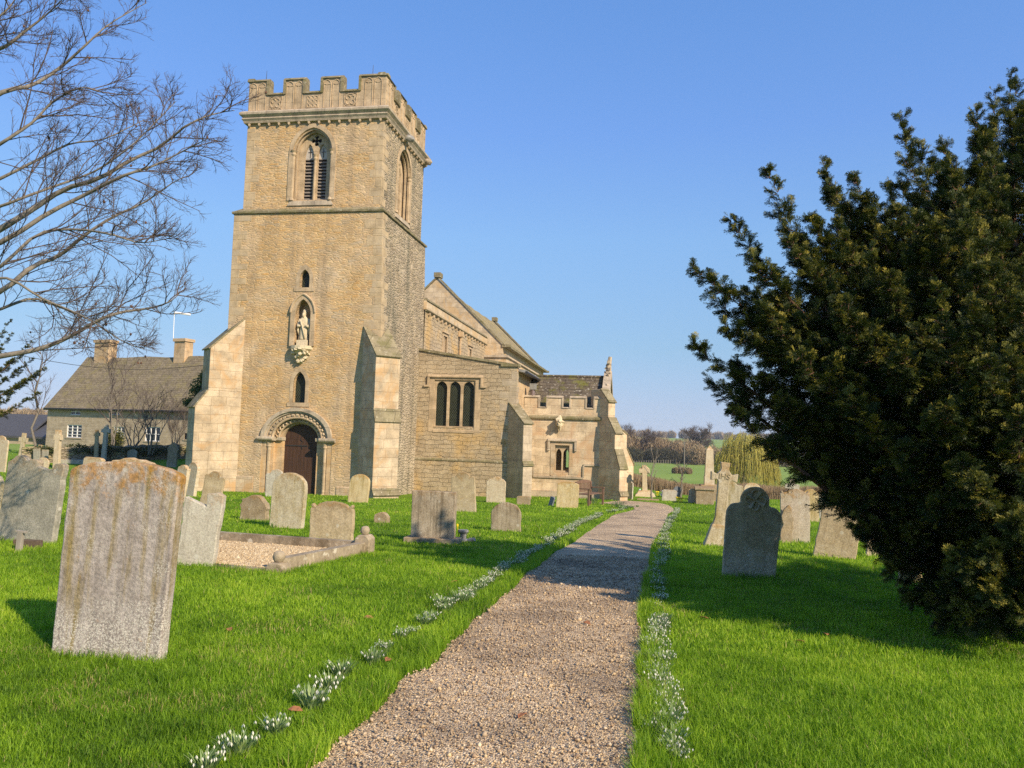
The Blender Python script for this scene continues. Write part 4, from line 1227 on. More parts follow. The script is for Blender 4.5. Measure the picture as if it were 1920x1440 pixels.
M['gravel_pale'] = gravel('grave_chippings', [(0.62,0.49,0.32),(0.50,0.36,0.21),(0.68,0.57,0.40),(0.56,0.42,0.25)], 70)
nc = 8
G = []
for a, b_ in zip(PL, PR):
    for j in range(nc + 1):
        p = a + (b_ - a) * j / nc
        crown = 0.008 + 0.008 * sin(pi * j / nc)
        G.append((p[0], p[1], float(T(p[0], p[1])) + crown))
nr = len(PL)
F = np.array([(i*(nc+1)+j, i*(nc+1)+j+1, (i+1)*(nc+1)+j+1, (i+1)*(nc+1)+j) for i in range(nr-1) for j in range(nc)])
pth = np_obj('path', np.array(G), F, M['gravel'], smooth=True)
tag(pth, kind='structure')

# loose stones lying on the near path
oct_v = np.array([(1,0,0),(-1,0,0),(0,1,0),(0,-1,0),(0,0,1),(0,0,-1)], float)
oct_f = np.array([(0,2,4),(2,1,4),(1,3,4),(3,0,4),(2,0,5),(1,2,5),(3,1,5),(0,3,5)])
def pebbles(name, poly, n, ymin, ymax, x0, x1, size, mat, zoff, seed, edge=0.0):
    r = np.random.default_rng(seed)
    y = ymin + (ymax - ymin) * r.random(n) ** 1.7; x = r.uniform(x0, x1, n)
    k = inside(poly, x, y)
    x, y = x[k], y[k]; m_ = len(x)
    s_ = size * np.exp(r.normal(-.05, .42, (m_, 1, 1))) * r.uniform(0.6, 1.25, (m_, 1, 3)) * (0.8 + 0.05 * np.clip(y, 3, 12))[:, None, None]
    ov = oct_v[None] * s_ + r.normal(0, size * .12, (m_, 6, 3))
    a = r.uniform(0, 2*pi, m_); b_ = r.uniform(-.9, .9, m_)
    ca, sa, cb_, sb = np.cos(a), np.sin(a), np.cos(b_), np.sin(b_)
    X = ov[..., 0]; Y = ov[..., 1] ; Z = ov[..., 2] * 0.75
    Y, Z = Y*cb_[:,None] - Z*sb[:,None], Y*sb[:,None] + Z*cb_[:,None]
    X, Y = X*ca[:,None] - Y*sa[:,None], X*sa[:,None] + Y*ca[:,None]
    V = np.stack([X + x[:,None], Y + y[:,None], Z + (T(x, y) + zoff + size * .35)[:,None]], -1)
    F = (oct_f[None] + (np.arange(m_) * 6)[:,None,None]).reshape(-1, 3)
    return np_obj(name, V, F, mat, attr=np.repeat(np.where(r.random(m_) < .5, r.random(m_), np.clip(r.normal(.75, .2, m_), 0, 1)), 6))
def pebmat():
    k = NT('loose_pebbles', 0.85, 0.3)
    a = k.n('Attribute', attribute_name='tint')
    n = len(GC)
    c = k.ramp(a.outputs['Fac'], [((i + .5) / n, c_) for i, c_ in enumerate(GC)])
    big = k.noise(k.co(), 1.1, 5, 0.65)
    c = k.mix(k.ramp(big, [(0.42, 0.0), (0.64, 0.8)]), c, k.mix(0.4, k.mix(1.0, c, (0.6, 0.6, 0.6), 'MULTIPLY'), (0.17, 0.12, 0.085)))
    return k.done(c)
M['peb'] = pebmat()
xs_ = path_poly[:, 0]
wide = np.concatenate([PL - [.10, 0], (PR + [.07, 0])[::-1]])
tag(pebbles('gravel_stones', path_poly, 150000, 2.6, 11.5, float(xs_.min()), float(xs_.max()), 0.0058, M['peb'], 0.02, 3), 'loose brown and cream gravel lying on the churchyard path', 'gravel', kind='stuff')

# ------------------------------------------------------------------ gravestones
DC = {}
def gmat(key, *a, **k_):
    if key not in DC: DC[key] = headstone('headstone_' + key, *a, **k_)
    return DC[key]
GM = {
 'front': gmat('front', (0.43,0.385,0.34), (0.30,0.26,0.225), orange=0.75, white=0.9, streak=0.6, yellow=0.8, foot=0.55, bump=0.8),
 'grey': gmat('grey', (0.37,0.35,0.28), (0.26,0.25,0.20), orange=0.3, white=0.7, streak=0.3, foot=0.3),
 'pale': gmat('pale', (0.52,0.49,0.40), (0.42,0.38,0.30), orange=0.3, white=0.6, streak=0.4, foot=0.2),
 'cream': gmat('cream', (0.60,0.52,0.37), (0.50,0.40,0.26), orange=0.55, white=0.5, streak=0.3, foot=0.2),
 'brown': gmat('brown', (0.38,0.30,0.19), (0.27,0.21,0.13), orange=0.3, white=0.6, streak=0.3, foot=0.3, bump=0.9),
 'brownie': gmat('tawny', (0.50,0.41,0.26), (0.38,0.30,0.18), orange=0.6, white=0.5, streak=0.3, foot=0.4, topdark=0.5),
 'streaky': gmat('streaky', (0.42,0.36,0.26), (0.26,0.21,0.14), orange=0.2, white=0.5, streak=0.9, foot=0.2),
 'dark': gmat('dark', (0.44,0.37,0.22), (0.30,0.245,0.14), orange=0.6, white=0.75, streak=0.3, foot=0.6),
 'lichen': gmat('lichened', (0.54,0.48,0.34), (0.42,0.35,0.22), orange=0.4, white=0.8, streak=0.35, yellow=0.6, foot=0.5),
 'slate': plain('slate_stone', (0.16,0.18,0.21), 0.6, 0.3, 20, 0.2),
 'pinky': gmat('pinkish', (0.55,0.48,0.38), (0.45,0.38,0.28), orange=0.6, white=0.5, streak=0.3, yellow=0.3, foot=0.45),
 'yellow': gmat('golden', (0.60,0.50,0.30), (0.50,0.38,0.19), orange=0.6, white=0.3, streak=0.2, yellow=0.5, foot=0.2),
}

def shape(kind, w, h):
    hw = w / 2
    A = lambda cx, cz, r, a0, a1, n, ry=None: [(cx + r * cos(rad(a0 + (a1 - a0) * i / n)), cz + (ry or r) * sin(rad(a0 + (a1 - a0) * i / n))) for i in range(n + 1)]
    if kind == 'round': return [(-hw, 0), (hw, 0)] + A(0, h - hw * .8, hw, 0, 180, 14, hw * .8)
    if kind == 'seg': return [(-hw, 0), (hw, 0)] + A(0, h - w * .12, hw * .99, 8, 172, 14, w * .12)
    if kind == 'low': return [(-hw, 0), (hw, 0), (hw, h - w*.10)] + A(0, h - w * .11, hw * .85, 12, 168, 10, w * .11) + [(-hw, h - w*.10)]
    if kind == 'shoulder': return [(-hw, 0), (hw, 0)] + A(hw*.72, h - w*.26, hw*.28, 0, 90, 4, w*.08) + A(0, h - w*.20, hw * .58, 0, 180, 10, w*.20) + A(-hw*.72, h - w*.26, hw*.28, 90, 180, 4, w*.08)
    if kind == 'arched': return [(-hw, 0), (hw, 0), (hw, h - w*.16)] + A(hw*.86, h - w*.10, hw*.10, -60, 60, 3) + A(0, h - w*.16, hw * .78, 10, 170, 12, w*.16) + A(-hw*.86, h - w*.10, hw*.10, 120, 240, 3) + [(-hw, h - w*.16)]
    if kind == 'flat': return [(-hw, 0), (hw, 0), (hw, h), (-hw, h)]
    if kind == 'slant': return [(-hw, 0), (hw, 0), (hw, h * .93), (hw*.7, h), (-hw*.8, h * .97), (-hw, h*.9)]
    if kind == 'gothic': return [(-hw*.9, 0), (hw*.9, 0), (hw*.9, h - w*.78), (hw, h - w*.70)] + [(hw * (1 - t) ** .75, h - w*.62 + w*.62 * t ** .8) for t in (0, .2, .4, .6, .8, 1)] + [(-hw * (1 - t) ** .75, h - w*.62 + w*.62 * t ** .8) for t in (.8, .6, .4, .2, 0)] + [(-hw, h - w*.70), (-hw*.9, h - w*.78)]
    if kind == 'trefoil': return [(-hw*.94, 0), (hw*.94, 0), (hw, h*.62)] + [(hw, h - w*.56)] + A(hw*.60, h - w*.54, hw*.40, 8, 92, 7, w*.20) + A(0, h - w*.26, hw*.52, -12, 192, 18, w*.26) + A(-hw*.60, h - w*.54, hw*.40, 88, 172, 7, w*.20) + [(-hw, h - w*.56), (-hw, h*.62)]
    if kind == 'scroll': return [(-hw, 0), (hw, 0), (hw, h*.97), (hw*.88, h*.985), (hw*.7, h*.95), (hw*.62, h*.90), (hw*.35, h*.885), (hw*.1, h*.90)] + A(-hw*.08, h*.93, hw*.2, -20, 150, 5, h*.05) + [(-hw*.36, h*.955)] + A(-hw*.58, h*.955, hw*.22, 20, 170, 5, h*.045) + [(-hw*.88, h*.93), (-hw, h*.90)]
    if kind == 'wave': return [(-hw, 0), (hw, 0), (hw, h*.80), (hw*.9, h*.86), (hw*.55, h*.865), (hw*.3, h*.94), (0, h*.985), (-hw*.25, h*.98), (-hw*.4, h), (-hw*.6, h*.99), (-hw*.75, h*.965), (-hw, h*.95)]
    if kind == 'broken': return [(-hw, 0), (hw*.92, 0), (hw, h*.98), (hw*.7, h), (hw*.16, h*.97), (hw*.14, h*.80), (-hw*.5, h*.86), (-hw, h*.90)]
    if kind == 'hump': return [(-hw, 0), (hw, 0), (hw*.98, h*.66), (hw*.7, h*.72), (hw*.45, h*.92), (hw*.2, h), (-hw*.25, h*.97), (-hw*.6, h*.84), (-hw*.96, h*.8)]
    if kind == 'carved': return [(-hw, 0), (hw, 0), (hw*1.02, h*.80), (hw*.8, h*.90), (hw*.45, h*.955), (hw*.2, h), (-hw*.2, h), (-hw*.45, h*.955), (-hw*.8, h*.90), (-hw*1.02, h*.80)]
    raise KeyError(kind)

def roughen(poly, amp, seed, step=0.07):
    r = random.Random(seed); out = []
    n = len(poly)
    for i in range(n):
        a, b_ = poly[i], poly[(i + 1) % n]
        L = sqrt((a[0]-b_[0])**2 + (a[1]-b_[1])**2)
        k = max(1, int(L / step)) if a[1] > 0.01 or b_[1] > 0.01 else 1
        for j in range(k):
            t = j / k; e = 0 if (a[1] + (b_[1]-a[1])*t) < 0.01 else amp
            out.append((a[0]+(b_[0]-a[0])*t + r.gauss(0, e), a[1]+(b_[1]-a[1])*t + r.gauss(0, e)))
    return out

YJ = {}
def place(pl, pr, pt, yaw=0.0):
    """base-left, base-right and top-centre pixels -> base centre, width, height, lean about the view axis"""
    gl, gr = ground(*pl), ground(*pr)
    c = ground((pl[0] + pr[0]) / 2, (pl[1] + pr[1]) / 2)
    w = abs(at(pr[0], pr[1], c.y).x - at(pl[0], pl[1], c.y).x)
    t = at(pt[0], pt[1], c.y)
    h = (t - c).length
    lean = atan2(t.x - c.x, t.z - c.z)
    return c, w, h, lean

seed_n = [0]; BASES = []
def stone(kind, pl, pr, pt, mat, label, t=None, yaw=-10, back=0.0, name='gravestone', cat='gravestone', amp=0.004, wtop=None, group=None, obj=None):
    c, w, h, lean = place(pl, pr, pt)
    BASES.append((c.x, c.y, w)); seed_n[0] += 1
    w *= 1.0 / max(0.85, cos(rad(yaw)))
    t = t or max(0.07, min(0.12, w * 0.13))
    e = 0.14
    poly = roughen([(x, z if z > 0 else -e) for x, z in shape(kind, w, h)], amp, seed_n[0])
    if wtop:
        poly = [(x * (1 + (wtop - 1) * max(z, 0) / h), z) for x, z in poly]
    b_ = MB(); b_.prism(poly, -t / 2, t / 2, 'y')
    o = b_.build(name, GM[mat], None, bevel=min(0.012, t * 0.15), seg=2)
    o.location = c
    o.matrix_world = Matrix.Translation(c) @ Matrix.Rotation(lean, 4, 'Y') @ Matrix.Rotation(rad(back), 4, 'X') @ Matrix.Rotation(rad(yaw), 4, 'Z')
    return tag(o, label, cat, group or 'gravestones in the churchyard')

# foreground left
g1 = stone('seg', (95, 1229), (313, 1233), (237, 866), 'front', 'tall headstone with orange lichen along its curved top, nearest one at the left', t=0.10, yaw=-8, back=-2, amp=0.0015, wtop=1.05)
stone('scroll', (-14, 1014), (112, 1018), (74, 858), 'grey', 'wide greenish grey headstone with a wavy scrolled top, left of the nearest headstone', t=0.10, yaw=-16, amp=0.004)
stone('broken', (330, 1058), (405, 1062), (388, 921), 'pale', 'pale lichen spotted headstone with a stepped broken top beside the kerbed grave', t=0.09, yaw=-6, amp=0.005)
stone('shoulder', (372, 955), (412, 956), (406, 884), 'brownie', 'small brown round headed stone peeping over the pale broken headstone', yaw=-12)
stone('round', (343, 930), (369, 931), (366, 867), 'cream', 'narrow cream headstone with a carved round head between the nearest headstone and the tower buttress', yaw=-35, t=0.12)
stone('shoulder', (322, 942), (345, 943), (347, 872), 'cream', 'cream headstone edge showing just behind the right shoulder of the nearest headstone', yaw=-30, t=0.12)
stone('wave', (196, 985), (322, 989), (270, 860), 'cream', 'broad cream headstone with a wavy carved top almost hidden behind the nearest headstone', t=0.14, yaw=-14)
stone('slant', (150, 905), (192, 906), (178, 857), 'cream', 'squat pale pinkish headstone just above the left shoulder of the nearest headstone', yaw=-20, t=0.22)
stone('shoulder', (-22, 884), (14, 885), (4, 817), 'cream', 'pale round headed headstone standing at the far left edge on the lawn', t=0.09, yaw=-20)
stone('round', (-55, 968), (4, 970), (-18, 884), 'lichen', 'orange and white lichened headstone cut off by the left edge', yaw=-10)
stone('round', (66, 880), (90, 881), (84, 858), 'cream', 'small cream rounded headstone just behind the wavy topped headstone', yaw=-10)
stone('flat', (49, 868), (61, 868), (57, 839), 'grey', 'small thin grey slab left of the short gold lichened cross', yaw=-10)
stone('flat', (62, 870), (76, 870), (69, 841), 'grey', 'thin grey slab standing behind the short gold lichened cross', yaw=-8)
stone('flat', (77, 870), (90, 870), (85, 843), 'grey', 'small thin grey slab right of the short gold lichened cross', yaw=-4)
stone('carved', (237, 866), (256, 866), (249, 842), 'grey', 'distant small grey stone with a pointed round head, on shaded grass left of the tower', yaw=-10)
stone('gothic', (311, 875), (332, 876), (326, 829), 'brown', 'tall pointed gothic headstone on the shaded grass close left of the tower', yaw=-10, t=0.14)
# middle
stone('hump', (450, 974), (503, 976), (481, 927), 'brown', 'dark brown rough humped stone left of the leaning round headed headstone', t=0.16, yaw=-14, amp=0.01)
stone('shoulder', (497, 931), (538, 932), (519, 880), 'pale', 'flat grey headstone leaning in front of the tower doorway', yaw=-10)
stone('round', (505, 988), (570, 992), (546, 886), 'lichen', 'leaning round headed headstone with an orange lichened foot, in front of the tower door', t=0.11, yaw=-14, amp=0.003, wtop=1.04)
stone('arched', (579, 1017), (663, 1019), (625, 940), 'brownie', 'tawny headstone with a low arched top behind the corner of the kerbed grave', t=0.09, yaw=-10)
stone('round', (652, 941), (690, 943), (677, 889), 'yellow', 'headstone with a white carved round head and gold foot, left of the diagonal tower buttress', t=0.11, yaw=-12)
stone('round', (702, 980), (730, 981), (716, 960), 'brown', 'tiny squat brown stone in the grass right of the kerbed grave', t=0.14, yaw=-10)
stone('shoulder', (848, 959), (893, 960), (868, 885), 'brownie', 'tall tawny headstone leaning back under the three light window', t=0.09, yaw=-12)
stone('carved', (912, 942), (947, 943), (931, 894), 'cream', 'small cream headstone with a carved scalloped head under the three light window', yaw=-12)
stone('round', (921, 995), (976, 997), (950, 942), 'streaky', 'short grey mottled headstone on the lawn left of the snowdrops', yaw=-10, wtop=1.02)
stone('slant', (969, 945), (994, 947), (982, 930), 'brown', 'tiny low brown stone at the foot of the nave corner buttress', yaw=-10, t=0.15)
stone('low', (1043, 951), (1083, 953), (1066, 903), 'yellow', 'golden lichened headstone standing beside the wooden bench', yaw=-10)
stone('slant', (1028, 948), (1037, 948), (1037, 931), 'slate', 'small dark slate tablet leaning left of the golden headstone by the bench', yaw=-50, back=12)
stone('slant', (455, 922), (471, 923), (462, 901), 'slate', 'small blue grey slate tablet leaning at the foot of the tower wall', yaw=-20, back=-10, t=0.04)
stone('shoulder', (1176, 936), (1186, 937), (1183, 903), 'pale', 'pale headstone seen edge on against the porch buttress', yaw=-50)
# right
stone('slant', (1241, 938), (1267, 940), (1256, 918), 'pale', 'low pale rough slab beyond the bend of the path', yaw=-6, t=0.14)
stone('round', (1264, 933), (1277, 934), (1270, 912), 'slate', 'small dark headstone directly behind the low pale slab past the path', yaw=-6)
stone('low', (1290, 942), (1310, 944), (1302, 916), 'cream', 'small cream headstone left of the dark chest tomb', yaw=-6)
stone('wave', (1345, 985), (1392, 986), (1369, 897), 'lichen', 'broad yellow lichened headstone behind the big stone cross', t=0.12, yaw=-12)
stone('trefoil', (1353, 1079), (1452, 1084), (1420, 913), 'dark', 'dark shaded trefoil headed headstone carved with a cross, leaning beside the path', t=0.10, yaw=-9, back=-3, amp=0.002)
stone('hump', (1462, 1017), (1484, 1018), (1478, 948), 'brown', 'rough foliage carved stub between the dark headstone and the pale pinkish one', yaw=-6, amp=0.01)
g30 = stone('arched', (1466, 1016), (1516, 1018), (1490, 917), 'pinky', 'pale pinkish headstone with orange lichened shoulders right of the dark headstone', t=0.12, yaw=-14)
stone('round', (1508, 978), (1535, 979), (1519, 917), 'yellow', 'yellow round headed headstone behind the pale pinkish one', yaw=-12)
stone('flat', (1536, 972), (1548, 972), (1542, 925), 'pale', 'pale narrow slab half hidden by the yew behind the yellow headstone', yaw=-8)
stone('low', (1529, 1043), (1597, 1048), (1583, 945), 'brownie', 'rough brown headstone with raised edges half hidden under the yew', t=0.12, yaw=-20, amp=0.004)
stone('round', (1688, 1090), (1726, 1092), (1708, 1020), 'yellow', 'pale golden headstone glimpsed through the lower branches of the yew', yaw=-10)
stone('seg', (1625, 1042), (1660, 1043), (1643, 975), 'cream', 'cream headstone glimpsed behind the left skirt of the yew', yaw=-10)
stone('round', (1395, 945), (1425, 946), (1410, 905), 'cream', 'cream headstone in the distance between the big cross and the dark headstone', yaw=-6)
stone('low', (1600, 972), (1628, 973), (1615, 920), 'pale', 'pale headstone in the row seen behind the yew branches', yaw=-6)

# relief on the dark headstone, and the grey upright on a plinth
c, w, h, lean = place((1353, 1079), (1452, 1084), (1420, 913))
dk = [o for o in COL.objects if o.get('label', '').startswith('dark shaded trefoil')][0]
t = MB(); t.M = Matrix()
zc = h - w * .26; rr = w * .19
pts = [(rr * (0.55 + .45 * abs(cos(2 * a))) * cos(a), zc + rr * (0.55 + .45 * abs(cos(2 * a))) * sin(a)) for a in [2 * pi * i / 32 for i in range(32)]]
t.tube([(x, -0.058, z) for x, z in pts], 0.012, 5, closed=True)
for k in range(4):
    a = pi / 4 + k * pi / 2 + 0.3
    t.tube([(0, -0.055, zc), (rr * .95 * cos(a), -0.056, zc + rr * .95 * sin(a))], [0.010, 0.034], 6)
t.build('carved_cross', GM['dark'], dk)

def upright_on_plinth():
    c, w, h, lean = place((770, 1016), (853, 1018), (813, 921))
    root = empty('gravestone', c, rad(-10), 'rectangular streaked grey headstone standing on a low plinth in the middle of the lawn', 'gravestone')
    t = MB(); t.box((-w * .61, -0.2, -0.1), (w * .61, 0.2, 0.085)); t.build('plinth', GM['streaky'], root, bevel=0.012)
    t = MB(); t.prism(roughen([(-w/2, 0.08), (w/2, 0.08), (w/2*1.01, h), (-w/2*1.01, h)], 0.002, 4), -0.07, 0.07); t.build('headstone', GM['streaky'], root, bevel=0.01)
upright_on_plinth()

def latin_cross(pl, pr, pt, mat, label, arm=0.5, sw=0.16, armz=0.72, foot=None, ring=False, yaw=-10, t=0.12, flare=0.0, steps=0):
    c, w, h, lean = place(pl, pr, pt)
    root = empty('grave_cross', c, 0, label, 'stone cross', 'stone crosses among the graves')
    root.matrix_world = Matrix.Translation(c) @ Matrix.Rotation(lean, 4, 'Y') @ Matrix.Rotation(rad(yaw), 4, 'Z')
    z0 = 0.0
    if steps:
        s_ = MB()
        for i in range(steps):
            q = sw * (2.6 - i * .75); s_.hexa([(-q, -q*.8, z0 - (.1 if i == 0 else 0)), (q, -q*.8, z0 - (.1 if i == 0 else 0)), (q, q*.8, z0 - (.1 if i == 0 else 0)), (-q, q*.8, z0 - (.1 if i == 0 else 0)), (-q*.8, -q*.65, z0 + .16), (q*.8, -q*.65, z0 + .16), (q*.8, q*.65, z0 + .16), (-q*.8, q*.65, z0 + .16)]); z0 += .155
        s_.build('base', GM[mat], root, bevel=0.008)
    b_ = MB()
    b_.hexa([(-sw*.62, -t*.55, z0 - .1), (sw*.62, -t*.55, z0 - .1), (sw*.62, t*.55, z0 - .1), (-sw*.62, t*.55, z0 - .1), (-sw/2, -t/2, h*armz - sw/2), (sw/2, -t/2, h*armz - sw/2), (sw/2, t/2, h*armz - sw/2), (-sw/2, t/2, h*armz - sw/2)])
    zc = h * armz; k = 1 + flare
    b_.prism([(-sw/2, zc - sw/2), (sw/2, zc - sw/2), (arm/2, zc - sw/2*k), (arm/2, zc + sw/2*k), (sw/2, zc + sw/2), (sw/2*k, h), (-sw/2*k, h), (-sw/2, zc + sw/2), (-arm/2, zc + sw/2*k), (-arm/2, zc - sw/2*k)], -t/2, t/2)
    b_.build('cross', GM[mat], root, bevel=0.01)
    if ring:
        r_ = MB(); rr = arm * .36
        r_.tube([(rr * cos(2*pi*i/20), 0, zc + rr * sin(2*pi*i/20)) for i in range(20)], t * .28, 6, closed=True); r_.build('ring', GM[mat], root)
    return root
latin_cross((33, 868), (41, 868), (46, 812), 'lichen', 'leaning gold lichened stone cross nearest the left edge, in front of the slate roof', arm=0.62, sw=0.26, armz=0.78)
latin_cross((67, 866), (76, 866), (76, 834), 'lichen', 'short gold lichened stone cross between two thin grey slabs', arm=0.3, sw=0.22, armz=0.8)
latin_cross((100, 878), (112, 878), (110, 806), 'cream', 'tall cream stone cross with a broken ornate head, below the cottage window', arm=0.50, sw=0.32, armz=0.80, ring=True, t=0.2)
latin_cross((176, 868), (184, 868), (182, 806), 'brownie', 'tall brown stone shaft cross left of the ringed cross', arm=0.42, sw=0.22, armz=0.86)
latin_cross((187, 868), (200, 868), (200, 796), 'pale', 'tall pale ringed cross in front of the cottage shrubs', arm=0.62, sw=0.25, armz=0.84, ring=True, t=0.16)
latin_cross((1202, 931), (1217, 931), (1208, 872), 'cream', 'wheel headed stone cross on a stepped base near the reeds', arm=0.56, sw=0.22, armz=0.82, ring=True, steps=2, t=0.2)
latin_cross((1478, 948), (1488, 948), (1486, 898), 'pale', 'plain distant stone cross showing above the pale pinkish headstone', arm=0.62, sw=0.22, armz=0.72)

def big_cross():
    c, w, h, lean = place((1325, 1022), (1366, 1024), (1360, 867))
    root = empty('grave_cross', c, 0, 'large lichened stone cross with flared arms and the letters IHS, left of the dark headstone', 'stone cross')
    root.matrix_world = Matrix.Translation(c) @ Matrix.Rotation(lean, 4, 'Y') @ Matrix.Rotation(rad(-8), 4, 'Z')
    s = h / 157.0         # metres per photo pixel here
    t = MB()
    half = [(21, -12), (20, 2), (13, 40), (10, 52), (10, 118), (11, 122), (15, 124), (24, 121), (25, 138), (14, 134), (9, 140), (7, 145), (9, 157)]
    poly = [(x * s, z * s) for x, z in half] + [(-x * s, z * s) for x, z in reversed(half)]
    t.prism(poly, -0.075, 0.075)
    t.build('cross', GM['lichen'], root, bevel=0.012)
    t = MB()
    t.hexa([(-29*s, -.14, -.12), (27*s, -.14, -.12), (27*s, .14, -.12), (-29*s, .14, -.12), (-15*s, -.10, 40*s), (13*s, -.10, 40*s), (13*s, .10, 40*s), (-15*s, .10, 40*s)])
    t.build('base', GM['lichen'], root, bevel=0.02)
    cu = bpy.data.curves.new('monogram', 'FONT'); cu.body = 'IHS'; cu.size = 15 * s; cu.extrude = 0.006; cu.align_x = 'CENTER'; cu.align_y = 'CENTER'
    tmp = bpy.data.objects.new('monogram', cu); COL.objects.link(tmp)
    dg = bpy.context.evaluated_depsgraph_get()
    me = bpy.data.meshes.new_from_object(tmp.evaluated_get(dg)); bpy.data.objects.remove(tmp)
    o = bpy.data.objects.new('monogram', me); COL.objects.link(o); me.materials.clear(); me.materials.append(GM['dark'])
    o.parent = root; o.location = (0, -0.078, 130 * s); o.rotation_euler = (rad(90), 0, 0)
big_cross()

def obelisk():
    c, w, h, lean = place((1312, 938), (1346, 940), (1329, 835))
    root = empty('obelisk', c, rad(-8), 'tall pale pointed obelisk monument on a square brown base', 'obelisk')
    s = h / 103
    t = MB(); q = 17 * s; t.box((-q, -q, -.3), (q, q, 30 * s)); t.build('base', GM['brown'], root, bevel=0.03)
    t = MB(); a, b_ = 8.2 * s, 6.2 * s; zt = 95 * s
    t.hexa([(-a*1.1, -a*1.1, 30*s), (a*1.1, -a*1.1, 30*s), (a*1.1, a*1.1, 30*s), (-a*1.1, a*1.1, 30*s), (-a*1.1, -a*1.1, 46*s), (a*1.1, -a*1.1, 46*s), (a*1.1, a*1.1, 46*s), (-a*1.1, a*1.1, 46*s)])
    t.hexa([(-a, -a, 46*s), (a, -a, 46*s), (a, a, 46*s), (-a, a, 46*s), (-b_, -b_, zt), (b_, -b_, zt), (b_, b_, zt), (-b_, b_, zt)])
    t.add([(-b_, -b_, zt), (b_, -b_, zt), (b_, b_, zt), (-b_, b_, zt), (0, 0, h)], [(0, 1, 4), (1, 2, 4), (2, 3, 4), (3, 0, 4)])
    t.build('shaft', GM['cream'], root)
obelisk()
def chest_tomb():
    c, w, h, lean = place((1305, 945), (1338, 947), (1321, 919))
    root = empty('chest_tomb', c, rad(-12), 'low speckled brown chest tomb in front of the obelisk', 'tomb')
    t = MB(); t.box((-w/2, -.05, -.2), (w/2, 1.6, h)); t.build('chest', GM['brown'], root, bevel=0.02)
    t = MB(); t.box((-w/2 - .05, -.1, h), (w/2 + .05, 1.65, h + .09)); t.build('lid', GM['brown'], root, bevel=0.02)
chest_tomb()
def ledger():
    c = ground(140, 868)
    o = MB(); o.box((-1.0, -.4, -.1), (1.0, .5, .22)); q = o.build('ledger_slab', GM['pale'], None, bevel=0.02); q.location = c; q.rotation_euler = (0, 0, rad(-12))
    tag(q, 'low flat pale ledger slab on the grass behind the scroll topped headstone', 'tomb')
    o = MB(); o.box((-.5, -.25, -.1), (.5, .25, .06)); q = o.build('ledger_slab', GM['brown'], None, bevel=0.02); q.location = ground(1215, 938); q.rotation_euler = (0, 0, rad(-12))
    tag(q, 'small flat brown slab lying in front of the wheel headed cross', 'tomb')
ledger()

# kerbed grave
K1 = ground(683, 1036); K2 = ground(522, 1072)            # right-hand kerb ends
K0 = ground(410, 1016); K3 = K0 + (K2 - K1)
def kerbed():
    root = empty('kerbed_grave', K1, 0, 'kerbed grave plot filled with pale gravel, mossy stone edging and ball topped posts', 'grave plot')
    L = lambda p: p - K1
    def kerb(a, b_, w, h, nm, mat):
        a, b_ = L(a), L(b_); d = (b_ - a); d.z = 0; d.normalize(); n_ = Vector((-d.y, d.x, 0)) * w / 2
        t = MB()
        N = 10; r_ = random.Random(5)
        for i in range(N):
            p, q = a.lerp(b_, i / N), a.lerp(b_, (i + 1) / N)
            for pp in (p, q): pass
            t.hexa([tuple(p - n_ - Vector((0,0,.15))), tuple(q - n_ - Vector((0,0,.15))), tuple(q + n_ - Vector((0,0,.15))), tuple(p + n_ - Vector((0,0,.15))),
                    tuple(p - n_*.8 + Vector((0,0,h))), tuple(q - n_*.8 + Vector((0,0,h))), tuple(q + n_*.8 + Vector((0,0,h))), tuple(p + n_*.8 + Vector((0,0,h)))])
        o = t.build(nm, mat, root)
    km = ashlar('kerb_stone', (0.40,0.33,0.23), (0.34,0.28,0.19), (0.2,0.16,0.11), 3.0, 2.0, moss=(0.13,0.10,0.06), white=(0.58,0.53,0.42), stain=(0.16,0.12,0.075), bump=0.9)
    kerb(K0, K1, 0.15, 0.15, 'kerb', km); kerb(K1, K2, 0.15, 0.15, 'kerb', km); kerb(K2, K3, 0.13, 0.03, 'kerb', km)
    for p, hh, r_ in ((K1, 0.20, 0.065), (K2, 0.06, 0.07)):
        q = L(p); t = MB()
        t.prism([(-.11, -.1), (.11, -.1), (.11, hh), (.06, hh + .05), (-.06, hh + .05), (-.11, hh)], -.11, .11)
        o = t.build('corner_post', km, root, bevel=0.015); o.location = q; o.rotation_euler = (0, 0, rad(-12))
        t = MB(); t.blob((0, 0, hh + .05 + r_ * .8), (r_, r_, r_), 3, 0.06, 3)
        t.build('ball', km, o, smooth=True)
    t = MB(); P = [L(K0), L(K1), L(K2), L(K3)]
    t.add([tuple(p + Vector((0, 0, .035))) for p in P], [(0, 1, 2, 3)])
    t.build('gravel_bed', M['gravel_pale'], root)
kerbed()
plot_poly = np.array([[p.x, p.y] for p in (K0, K1, K2, K3)])

kp = NT('pale_chippings', 0.9, 0.15); ka = kp.n('Attribute', attribute_name='tint')
M['chip'] = kp.done(kp.ramp(ka.outputs['Fac'], [(0.0, (0.24,0.165,0.09)), (0.35, (0.40,0.29,0.165)), (0.7, (0.50,0.39,0.235)), (1.0, (0.62,0.52,0.35))]))
tag(pebbles('grave_chippings', plot_poly, 60000, float(plot_poly[:, 1].min()), float(plot_poly[:, 1].max()), float(plot_poly[:, 0].min()), float(plot_poly[:, 0].max()), 0.0062, M['chip'], 0.03, 8), 'pale buff stone chippings filling the kerbed grave', 'gravel', kind='stuff')

